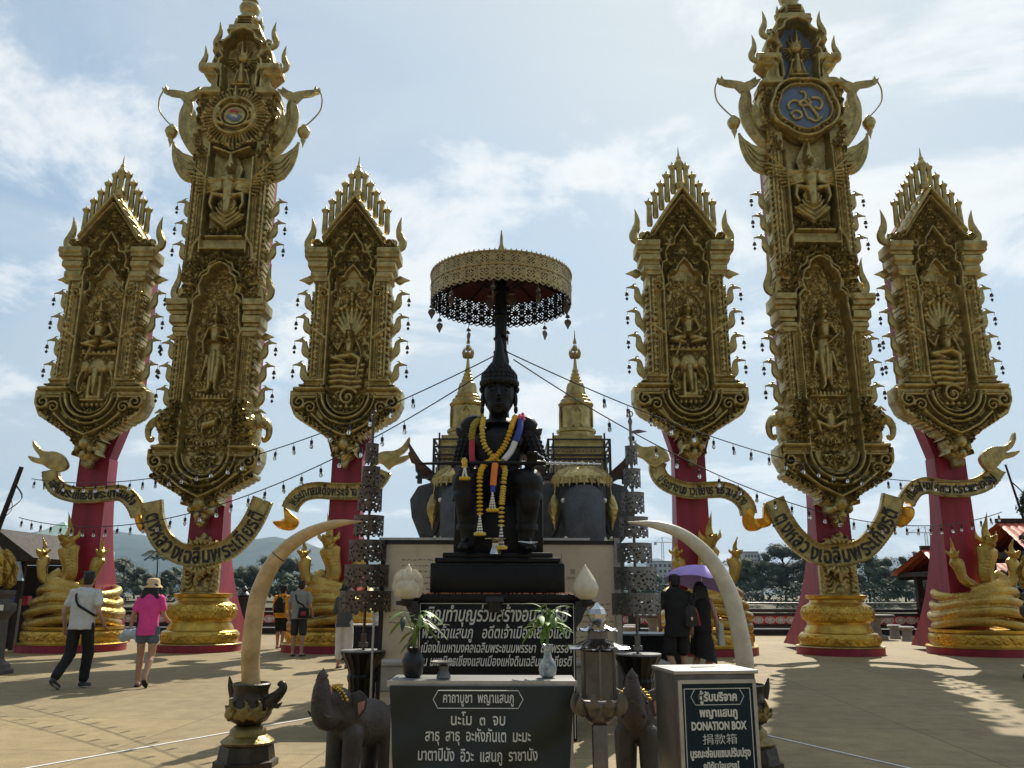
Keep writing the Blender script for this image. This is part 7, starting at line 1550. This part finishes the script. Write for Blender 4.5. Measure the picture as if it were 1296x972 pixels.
for j, (y, z) in enumerate(((185, -3.2), (190, -2.2), (197, -.6), (215, 0), (600, .3), (9000, .5))):
    for i in range(n+1): x = -700+1400*i/n; kx = 1+max(0, (y-260))/700; vs.append((x*kx, y+(rng.uniform(-4, 4) if j < 3 else 0), z+rng.uniform(-.1, .1)))
b.add(vs, [(j*(n+1)+i, j*(n+1)+i+1, (j+1)*(n+1)+i+1, (j+1)*(n+1)+i) for j in range(5) for i in range(n)]); tag(b.build('far_bank', MT['bank'], None, 180, fix=False), kind='structure')
def ridge(name, y, prof, dep, seed):
    from mathutils import noise
    b = MB(); n = 220; x0, x1 = prof[0][0], prof[-1][0]; vs = []; m_ = 14
    for j in range(m_+1):
        v = j/m_
        for i in range(n+1):
            x = x0+(x1-x0)*i/n; h = np.interp(x, [p[0] for p in prof], [p[1] for p in prof]); f = math.sin(math.pi*.5*min(1, v*1.6)) if v < .63 else math.cos((v-.63)/.37*1.5)
            nz = noise.fractal(Vector((x*.0022+seed, v*3, seed)), 1.0, 2.0, 6)*h*.13+noise.noise(Vector((x*.02, v*20, seed)))*7; vs.append((x, y+dep*v, max(-2, h*f+nz*f)))
    b.add(vs, [(j*(n+1)+i, j*(n+1)+i+1, (j+1)*(n+1)+i+1, (j+1)*(n+1)+i) for j in range(m_) for i in range(n)]); return tag(b.build(name, MT['hill'], None, 180, fix=False), kind='structure')
ridge('hills', 3000, [(-3600, 150), (-2600, 260), (-1870, 300), (-1720, 255), (-1450, 205), (-1250, 225), (-1000, 240), (-850, 205), (-600, 170), (-350, 120), (0, 60), (300, 10), (600, 0)], 1400, 1.3)
ridge('hills', 3600, [(200, 0), (450, 110), (620, 150), (760, 175), (900, 120), (1300, 90), (1700, 150), (2000, 190), (2400, 160), (3200, 120), (4200, 60)], 1400, 4.1)

# ------------------------------------------------------------------ balustrade along the river
Yr = 31.6
latt = MB()
def lattice_panel():
    b = MB(); w_, h = .86, .36; n = 3
    for i in range(n):
        cx_ = -w_/2+w_*(i+.5)/n; r = min(w_/n, h)/2*.92
        for k in range(4): a = k*math.pi/4; b.tube([(cx_-r*math.cos(a), 0, -r*math.sin(a)), (cx_+r*math.cos(a), 0, r*math.sin(a))], .017, 4)
        b.tube([(cx_+r*.95*math.cos(q), 0, r*.95*math.sin(q)) for q in np.linspace(0, 6.283, 13)], .019, 4); b.tube([(cx_+r*.5*math.cos(q), 0, r*.5*math.sin(q)) for q in np.linspace(0, 6.283, 9)], .012, 4)
    b.box((0, 0, h/2), (w_, .04, .03)); b.box((0, 0, -h/2), (w_, .04, .03)); return b.mesh('lattice')
lm = lattice_panel(); k = 0
rail = thing('balustrade', 'long dark riverside balustrade with red panels and white lattice', 'balustrade', (0, Yr, 0))
b = MB(); b.box((0, 0, .10), (56, .30, .20)); b.box((0, 0, .86), (56, .26, .12)); b.box((0, 0, .31), (56, .16, .14)); b.box((0, 0, .72), (56, .14, .10)); b.tube([(-28, 0, 1.12), (28, 0, 1.12)], .03, 8); b.build('beam', MT['blackpaint'], rail)
b = MB(); b.box((0, .02, .52), (56, .03, .34)); b.build('red_backing', MT['redbright'], rail)
for i in range(45): link('lattice_panel', lm, MT['white'], rail, (-27+i*1.2+.0, -.03, .52), None, (1.36, 1, .95))
for i in range(15):
    x = -27.6+i*3.6; b = MB(); b.box((0, 0, .6), (.42, .42, 1.2)); b.box((0, 0, 1.24), (.52, .52, .10)); b.lathe([(.2, 1.28), (.24, 1.36), (.14, 1.46), (.09, 1.5), (.12, 1.58), (.01, 1.7)], 12); o = b.build('post', MT['blackpaint'] if i % 2 else mat('maroon_post', (.07, .015, .02), .5) if 'maroon_post' not in bpy.data.materials else bpy.data.materials['maroon_post'], rail, 35, .01, loc=(x, 0, 0))
# round stone tables with stools near the balustrade
def round_table(x, y, label):
    t = thing('stone_table', label, 'table', (x, y, 0), 0, 'stone tables with stools by the river'); MB().lathe([(.62, .70), (.64, .72), (.64, .77), (.62, .79), (.0, .79)], 28).build('tabletop', MT['stonedark'], t); MB().lathe([(.38, 0), (.38, .1), (.2, .16), (.16, .4), (.22, .62), (.4, .70)], 20).build('pedestal_leg', MT['concrete'], t)
    for k in range(4): a = .6+k*1.57; s_ = thing('stone_stool', 'low concrete stool beside a stone table', 'stool', (x+1.1*math.cos(a), y+1.1*math.sin(a), 0), 0, 'low concrete stools by the river tables'); MB().lathe([(.2, 0), (.16, .08), (.15, .3), (.22, .36), (.24, .42), (.2, .45)], 16).build('stool_body', MT['concrete'], s_)
round_table(12.4, 28.6, 'round stone table between the tall right pillar and rightmost pillar'); round_table(4.9, 27.8, 'round stone table behind the walking couple')
# ------------------------------------------------------------------ trees on the far bank
def leaf_cloud(b, cs, n, size, rng):
    for _ in range(n):
        c, r = cs[rng.randrange(len(cs))]; d = Vector((rng.gauss(0, 1), rng.gauss(0, 1), rng.gauss(0, 1))).normalized(); q = rng.uniform(.55, 1.05)
        p = Vector(c)+Vector((d.x*r[0]*q, d.y*r[1]*q, d.z*r[2]*q)); nn = (d+Vector((rng.uniform(-.7, .7), rng.uniform(-.7, .7), rng.uniform(-.3, .9)))).normalized(); a = nn.orthogonal().normalized(); bb = nn.cross(a); s_ = size*rng.uniform(.6, 1.4); an = rng.uniform(0, 3); a2 = a*math.cos(an)+bb*math.sin(an); b2 = nn.cross(a2)
        b.add([p-a2*s_, p-b2*s_*.55, p+a2*s_+nn*s_*.2, p+b2*s_*.55], [(0, 1, 2, 3)])
def tree(x, y, h, wd, label, seed, dens=1.0, mt='treeleaf', group='trees on the far bank', gap=.0):
    rng = random.Random(seed); t = thing('tree', label, 'tree', (x, y, -.2), 0, group); tr = MB(); th = h*rng.uniform(.28, .4); P = crm([(0, 0, 0), (rng.uniform(-.03, .03)*h, 0, th*.6), (rng.uniform(-.05, .05)*h, 0, th), (0, 0, h*.8)], 4); tr.tube(P, list(np.linspace(h*.03, h*.008, len(P))), 8); cs = []
    for k in range(int(13+6*rng.random())):
        a = rng.uniform(0, 6.283); zz_ = rng.uniform(.2, .93); env = math.sin(math.pi*min(1, max(.2, (zz_-.02)/.98)))**.5; rr = wd*.46*env*rng.uniform(.15, .95); c = (rr*math.cos(a), rr*math.sin(a), h*zz_*.97); cs.append((c, (wd*rng.uniform(.16, .27), wd*rng.uniform(.16, .27), h*rng.uniform(.09, .16)))); tr.tube([(0, 0, max(th*.6, h*(zz_-.25))), (c[0]*.6, c[1]*.6, h*(zz_-.08)), c], [h*.012, h*.008, h*.003], 5)
    tr.build('trunk', MT['bark'], t); cr = MB()
    for c_, r_ in cs: cr.sph(c_, (r_[0]*.60, r_[1]*.60, r_[2]*.6), 9, 6, rot=(rng.random(), rng.random(), rng.random()))
    leaf_cloud(cr, cs, int(6000*max(.7, dens)), h*.0155, rng); cr.build('crown', MT[mt], t, 180, fix=False)
def palm(x, y, h, label, seed):
    rng = random.Random(seed); t = thing('palm_tree', label, 'tree', (x, y, -.2), 0, 'palms on the far bank'); b = MB(); b.tube(crm([(0, 0, 0), (h*.03, 0, h*.5), (0, 0, h*.86)], 4), list(np.linspace(.22, .13, 9)), 8); b.build('trunk', MT['bark'], t); b = MB()
    for k in range(15):
        a = 6.283*k/15+rng.uniform(-.2, .2); L = h*.26; el = rng.uniform(-.1, .9); P = crm([(0, 0, h*.86), (L*.4*math.cos(a), L*.4*math.sin(a), h*.86+L*.4*el), (L*math.cos(a), L*math.sin(a), h*.86+L*(.45*el-.35))], 5)
        for i in range(1, len(P)):
            p = Vector(P[i]); d = (p-Vector(P[i-1])).normalized(); s_ = d.cross(Vector((0, 0, 1))).normalized()
            for sg in (1, -1): b.add([p, p+d*.12*L, p+s_*sg*.22*L+d*.12*L-Vector((0, 0, .10*L)), p+s_*sg*.2*L-Vector((0, 0, .1*L))], [(0, 1, 2, 3)])
    b.build('crown', MT['treeleaf'], t, 180, fix=False)
def wx(px, Y): return .3+(px-648)/1045*(Y*math.cos(PITCH)+(0)*1)*1.0+0.0
def far(px, Y):  # x on the far bank for a bearing read in the photograph
    return .3+math.tan(math.atan((px-648)/1045*math.cos(PITCH)*1.03))*Y
TL = [(150, 210, 10.5, 12, .9), (185, 222, 8.5, 11, .8), (222, 206, 9.0, 10, .8), (298, 215, 8.5, 12, .8), (330, 205, 9.5, 12, .9), (362, 228, 12.5, 15, 1.0), (392, 206, 8.0, 11, .8), (120, 224, 9.2, 13, .8), (60, 212, 9.0, 13, .7), (20, 226, 10, 14, .7), (440, 214, 8.4, 12, .7), (500, 222, 9, 13, .6)]
TR = [(928, 236, 11.5, 13, .9), (957, 222, 13.0, 12, .9), (985, 210, 13.8, 14, 1.3), (1008, 214, 12.6, 9, 1.0), (1035, 232, 12.0, 13, .8), (1088, 206, 11.6, 12, .55), (1110, 218, 11.2, 12, .7), (1132, 205, 9.4, 13, .9), (1150, 224, 13.0, 12, .7), (1170, 212, 12.0, 12, .7), (1200, 220, 12, 14, .8), (870, 228, 8, 12, .7), (820, 236, 7.5, 12, .6), (1255, 214, 12, 14, .7)]
adj = ['broad dense', 'low rounded', 'shaggy', 'dark spreading', 'two-lobed', 'wide high-crowned', 'small bushy', 'pale thin', 'thick', 'tall', 'loose', 'ragged', 'stout', 'leaning']
for i, (px, Y, h, wd, dn) in enumerate(TL): tree(far(px, Y), Y, h, wd, '%s green tree on the far bank, %s' % (adj[i], ['left of the tall emblem-disc pillar', 'just left of the straw-hatted woman', 'behind the straw-hatted woman', 'right of the tall pillar\'s red foot', 'between tall left pillar and left tusk', 'behind the man in orange-yellow', 'behind the man in grey tee', 'beside the leftmost red column', 'behind the leftmost naga', 'by the left edge', 'behind the left tin stand', 'behind the inscription board'][i]), 100+i, dn, 'treeleaf' if i % 3 else 'treeleaf2')
for i, (px, Y, h, wd, dn) in enumerate(TR): tree(far(px, Y), Y, h, wd, '%s hazy far-bank tree, %s' % (adj[i], ['under the pale tower block', 'left of the tallest clump', 'tallest crown left of the tall right pillar', 'slim crown in the tallest clump', 'just left of the tall right pillar', 'right of the tall right pillar with sky gaps', 'midway between the two right pillars', 'left of the tiled roof', 'at the tiled roof', 'behind the crane', 'behind the rightmost red column', 'behind the umbrella couple', 'right of the right tin stand', 'by the right edge'][i]), 200+i, dn, 'treeleaf2' if i % 2 else 'treeleaf')
for i, (px, Y, h) in enumerate(((208, 200, 12.2), (283, 203, 9.6), (168, 203, 9.8))): palm(far(px, Y), Y, h, ['tall palm above the straw-hatted woman', 'shorter palm behind the emblem-disc pillar', 'short palm left of the straw-hatted woman'][i], i)
rng = random.Random(77); b = MB(); cs = []
for k in range(150): x = -190+410*k/150+rng.uniform(-2, 2); cs.append(((x, rng.uniform(192, 204), rng.uniform(.2, 3.6 if x < -20 else 2.4)), (rng.uniform(2, 4), 2.5, rng.uniform(1.2, 2.6))))
leaf_cloud(b, cs, 26000, .34, rng); tag(b.build('bank_shrubbery', MT['treeleaf'], None, 180, fix=False), 'low green scrub lining the far river bank', 'shrubbery', None, 'stuff')
rng = random.Random(78); b = MB(); cs = []
for k in range(160): x = -420+900*k/160; cs.append(((x, rng.uniform(270, 330), rng.uniform(1.5, 6)), (rng.uniform(5, 9), 5, rng.uniform(2, 4.0))))
leaf_cloud(b, cs, 12000, .9, rng); tag(b.build('distant_wood', MT['treeleaf'], None, 180, fix=False), 'continuous belt of woodland beyond the far bank', 'woodland', None, 'stuff')
# ------------------------------------------------------------------ far buildings and cranes
def block(px, Y, w_, h, d, label, floors, bays):
    t = thing('tower_block', label, 'building', (far(px, Y), Y, 0)); MB().box((0, 0, h/2), (w_, d, h)).build('wall', MT['facade'], t); wm = MB().box((0, 0, 0), (w_/bays*.55, .3, h/floors*.5)).mesh('window'); m = 0
    for i in range(floors):
        for j in range(bays):
            if m < 96: link('window', wm, MT['windowdark'], t, (-w_/2+w_*(j+.5)/bays, -d/2, h*(i+.45)/floors)); m += 1
    MB().box((0, 0, h+.6), (w_*.9, d*.9, 1.2)).build('roof_parapet', MT['concrete'], t)
block(944, 520, 9.5, 26, 10, 'pale white tower block rising behind the trees left of the tall right pillar', 9, 5)
block(850, 620, 40, 24, 14, 'long low grey building behind the right tin stand', 6, 12)
block(1177, 560, 14, 27, 12, 'grey concrete shell building under the crane at right', 7, 5)
def crane(px, Y, h, jib, label):
    t = thing('tower_crane', label, 'crane', (far(px, Y), Y, 0), 0, 'tower cranes across the river'); b = MB()
    for sx in (-.8, .8): b.tube([(sx, 0, 0), (sx, 0, h)], .22, 4)
    for k in range(int(h/2)): b.tube([(-.8, 0, 2*k), (.8, 0, 2*k+2)], .12, 4)
    b.build('mast', MT['alu'], t); b = MB(); b.tube([(-jib*.35, 0, h), (jib, 0, h)], .25, 4); b.tube([(-jib*.3, 0, h+.2), (0, 0, h+4), (jib*.9, 0, h+.2)], .1, 4); b.tube([(0, 0, h), (0, 0, h+4)], .3, 4)
    for k in range(14): b.tube([(-jib*.3+k*jib*.09, 0, h), (-jib*.3+(k+.5)*jib*.09, 0, h+1.0)], .08, 4)
    b.box((-jib*.3, 0, h-1), (2, 1, 2)); b.build('jib', MT['alu'], t)
crane(836, 640, 40, 18, 'thin tower crane over the long grey building'); crane(1166, 560, 42, -12, 'tower crane beside the rightmost pillar')
# ------------------------------------------------------------------ tiled pavilions at right, stall at left
def pavilion(x, y, w_, d, ze, zr, label, posts=True):
    t = thing('tiled_pavilion', label, 'pavilion', (x, y, 0)); n = 34
    for sg, nm in ((-1, 0), (1, 1)):
        b = MB(); vs = []; m_ = 12
        for j in range(m_+1):
            v = j/m_
            for i in range(n*4+1):
                u_ = i/(n*4); vs.append((-w_/2+w_*u_+( .35*(1-v)*(1 if u_ > .5 else -1)*abs(2*u_-1)**6), sg*d/2*(1-v)*1.0, ze+(zr-ze)*v**.9+.035*abs(math.sin(math.pi*n*u_))-.02*((j % 2))))
        m2 = n*4+1; b.add(vs, [(j*m2+i, j*m2+i+1, (j+1)*m2+i+1, (j+1)*m2+i) for j in range(m_) for i in range(m2-1)]); b.build('roof_slope', MT['tile'], t, 50, fix=False)
    b = MB()
    for sg in (-1, 1): b.box((sg*w_/2, 0, ze+.05), (.08, d, .16)); b.box((0, sg*d/2, ze-.05), (w_, .06, .16))
    b.box((0, 0, zr+.06), (w_, .18, .14)); b.prism([(0, 0), (0, 0.1), (.1, .1)], 0, .1); b.build('eaves', MT['wood'], t)
    b = MB(); b.add([(-w_/2+.1, -d/2+.1, ze), (w_/2-.1, -d/2+.1, ze), (w_/2-.1, d/2-.1, ze), (-w_/2+.1, d/2-.1, ze)], [(0, 1, 2, 3)]); b.build('soffit', MT['wood'], t)
    if posts:
        for sx in (-1, 1):
            for sy in (-1, 1): MB().box((sx*(w_/2-.5), sy*(d/2-.5), ze/2), (.22, .22, ze)).build('post', MT['wood'], t)
pavilion(18.9, 30.0, 8.0, 4.0, 2.1, 3.0, 'low pavilion with red tiled roof left of the rightmost pillar')
pavilion(19.4, 26.4, 7.5, 4.0, 2.6, 3.65, 'higher red tiled pavilion behind the rightmost naga')
MB()
st = thing('market_stall', 'dark roofed stall with pale blue awning at far left', 'stall', (-14.3, 23.5, 0)); b = MB(); b.prism([(-3.6, 2.35), (-3.3, 3.0), (1.2, 3.05), (2.3, 2.30), (2.2, 2.22), (-3.6, 2.25)], -1.8, 1.8); b.build('roof', MT['wood'], st, 30); b = MB(); b.prism([(-2.0, 2.2), (2.0, 2.2), (2.15, 1.72), (-2.0, 1.72)], -1.9, -1.82); b.build('awning', fabric('pale_blue_tarp', (.35, .45, .52)), st)
for x in (-3.2, -.6, 1.9): MB().box((x, -1.5, 1.1), (.12, .12, 2.2)).build('post', MT['wood'], st)
b = MB(); b.box((-.6, -.2, .55), (4.6, .6, 1.1)); b.build('counter', MT['wood'], st); b = MB(); b.box((-.6, 1.6, 1.1), (5.2, .1, 2.2)); b.build('back_wall', MT['blackpaint'], st)
rng = random.Random(6)
for k in range(9):
    g_ = thing('stall_goods', 'small bright parcel on the far left stall counter', 'goods', (-16.2+k*.42, 23.1, 1.1), 0, 'parcels on the stall counter'); MB().box((0, 0, .12), (.26, .24, .24), taper=.8).build('parcel', MT[['redcloth', 'orangecloth', 'whitecloth', 'bluecloth'][k % 4]], g_, 30, .02)
tn_ = thing('green_tent', 'pale green canopy tent on the river bank beyond the leftmost red column', 'tent', (-15.9, 31.0-.8, 0)); b = MB(); b.lathe([(1.9, 2.55), (1.9, 2.9), (.05, 3.9)], 4, rot=.785, cap=False); b.build('canopy', fabric('mint_tarp', (.42, .62, .55)), tn_)
for sx in (-1.25, 1.25): MB().tube([(sx, -1.25, 0), (sx, -1.25, 2.6)], .03, 6).build('pole', MT['alu'], tn_)
# ------------------------------------------------------------------ poles and festoon lights
def lamp_pole(name, label, base, top, kr=1.0):
    t = thing(name, label, 'pole', base); d = Vector(top)-Vector(base); b = MB(); b.tube([(0, 0, 0), d*.5, d], [.07*kr, .06*kr, .045*kr], 8); b.build('shaft', MT['wood'], t); b = MB(); rng = random.Random(4)
    for k in range(7):
        z0 = rng.uniform(.45, .95); b.tube(crm([d*z0, d*z0+Vector((rng.uniform(.05, .25), -.05, -.3)), d*(z0-.12)+Vector((rng.uniform(-.1, .1), -.06, -.1)), d*(z0-.2)], 4), .008, 4)
    b.build('loose_wire', MT['cable'], t)
lamp_pole('wooden_pole', 'leaning wooden pole with tangled wires at far left', (-10.75, 17.0, 0), (-9.85, 17.0, 3.95))
lamp_pole('wooden_pole', 'slim pole with creeper behind the rightmost naga', (12.3, 18.6, 0), (11.5, 18.6, 4.3), .5)
bb = MB(); bb.lathe([(.004, .0), (.006, -.05), (.022, -.055), (.026, -.07), (.026, -.12), (.018, -.125)], 8, mi=0); bb.lathe([(.016, -.122), (.03, -.15), (.034, -.175), (.024, -.20), (.004, -.21)], 8, mi=1)
bulbm = bb.mesh('bulb')
def festoon(label, A, B, sag, n, skip=0):
    A, B = Vector(A), Vector(B); t = thing('string_light', label, 'string light', A, 0, 'strings of festoon bulbs'); pt = lambda u_: (B-A)*u_-Vector((0, 0, sag*4*u_*(1-u_))); b = MB(); b.tube([pt(q) for q in np.linspace(0, 1, 40)], .0085, 5); b.build('cable', MT['cable'], t)
    for i in range(n):
        u_ = (i+.6)/n
        if u_ < skip: continue
        o = link('bulb', bulbm, [MT['cable'], MT['glass']], t, pt(u_)-Vector((0, 0, .01)), (.0, .12*math.sin(i*2.3), i))
        o.scale = (.85,)*3
def W(px, py, Y):
    ca, sa = math.cos(PITCH), math.sin(PITCH); x = (px-648)/1045; y = -(py-486)/1045; cr, sr = math.cos(ROLL), math.sin(ROLL); xr, yr = x*cr-y*sr, x*sr+y*cr
    d = Vector((xr, ca-yr*sa, sa+yr*ca)); return Vector((.3, 0, 1.42))+d*(Y/d.y)
pl = W(40, 606, 17.0); pl2 = W(24, 655, 17.0)
festoon('upper festoon of bulbs from the parasol pole to the leaning pole at left', W(630, 448, 10.1), pl, .62, 30, .1)
festoon('lower festoon of bulbs from the statue to the leaning pole at left', W(620, 466, 10.1), pl2, .85, 30, .1)
pr, pr2 = W(1262, 606, 18.6), W(1268, 648, 18.6)
festoon('upper festoon of bulbs from the parasol pole to the creeper pole at right', W(643, 446, 10.1), pr, .62, 30, .1)
festoon('lower festoon of bulbs from the statue to the creeper pole at right', W(650, 455, 10.1), pr2, 1.0, 30, .1)
# dark shrub tree at the right edge
rng = random.Random(9); t = thing('leafy_shrub', 'dark leafy shrub at the right edge above the dark pedestal', 'shrub', (11.15, 17.4, 0)); b = MB(); cs = []
for k in range(14): a = rng.uniform(0, 6.283); p = Vector((.55*math.cos(a)*rng.random()+.25, .5*math.sin(a)*rng.random(), rng.uniform(1.9, 3.6))); b.tube(crm([(0, 0, 0), (p.x*.3, p.y*.3, p.z*.6), p], 4), list(np.linspace(.05, .01, 9)), 6); cs.append((tuple(p), (.22, .22, .18)))
b.build('stem', MT['bark'], t); b = MB(); leaf_cloud(b, cs, 1900, .055, rng); b.build('foliage', MT['leafdark'], t, 180, fix=False)
# offerings and low altars beside the inner nagas
for x, y, lb in ((-2.9, 19.6, 'black altar block with flowers below the left inner naga'), (2.72, 15.6, 'black altar block with offerings beside the couple')):
    t = thing('altar_block', lb, 'altar', (x, y, 0), 0, 'black altar blocks'); b = MB(); b.box((0, 0, .36), (1.3, .8, .72)); b.build('block', MT['blackstone'], t, 30, .02); b = MB(); b.box((0, 0, .735), (1.4, .9, .03)); b.build('slab_top', MT['tablegrey'], t)
t = thing('flower_offering', 'small vase of mixed flowers on the left altar block', 'flowers', (-2.75, 19.5, .75)); MB().lathe([(.06, 0), (.09, .08), (.05, .2), (.07, .24)], 14).build('vase', MT['whitecloth'], t); b = MB(); rng = random.Random(14)
for k in range(40): b.sph((rng.gauss(0, .1), rng.gauss(0, .08), .35+rng.uniform(0, .4)), .035, 6, 4)
b.build('blossoms', MT['whiteflower'], t, 70); b = MB(); leaf_cloud(b, [((0, 0, .4), (.14, .12, .22))], 60, .05, rng); b.build('leaves', MT['leaf'], t, 180, fix=False)
# ------------------------------------------------------------------ the air between here and the hills
b = MB(); b.box((200, 2600, 310), (10400, 5400, 640)); hzb = b.build('haze', None, None, 30); hm = bpy.data.materials.new('haze'); hm.use_nodes = True; ht = hm.node_tree
for n_ in list(ht.nodes):
    if n_.type == 'BSDF_PRINCIPLED': ht.nodes.remove(n_)
pv = ht.nodes.new('ShaderNodeVolumePrincipled'); pv.inputs['Density'].default_value = .00008; pv.inputs['Color'].default_value = (.42, .68, 1, 1); pv.inputs['Anisotropy'].default_value = .25
ht.links.new(pv.outputs[0], [n_ for n_ in ht.nodes if n_.type == 'OUTPUT_MATERIAL'][0].inputs['Volume']); hzb.data.materials.append(hm); tag(hzb, 'pale summer haze filling the air out to the hills', 'haze', None, 'stuff')
# painted line on the paving
b = MB(); b.box((0, 0, .004), (4.2, .035, .004), rz=R(60)); o = b.build('painted_line', MT['white'], None); o.location = (-3.0, 8.75, 0); tag(o, kind='structure')
b = MB(); b.box((0, 0, .004), (2.6, .03, .004), rz=R(-67)); o = b.build('painted_line', MT['white'], None); o.location = (3.4, 8.2, 0); tag(o, kind='structure')
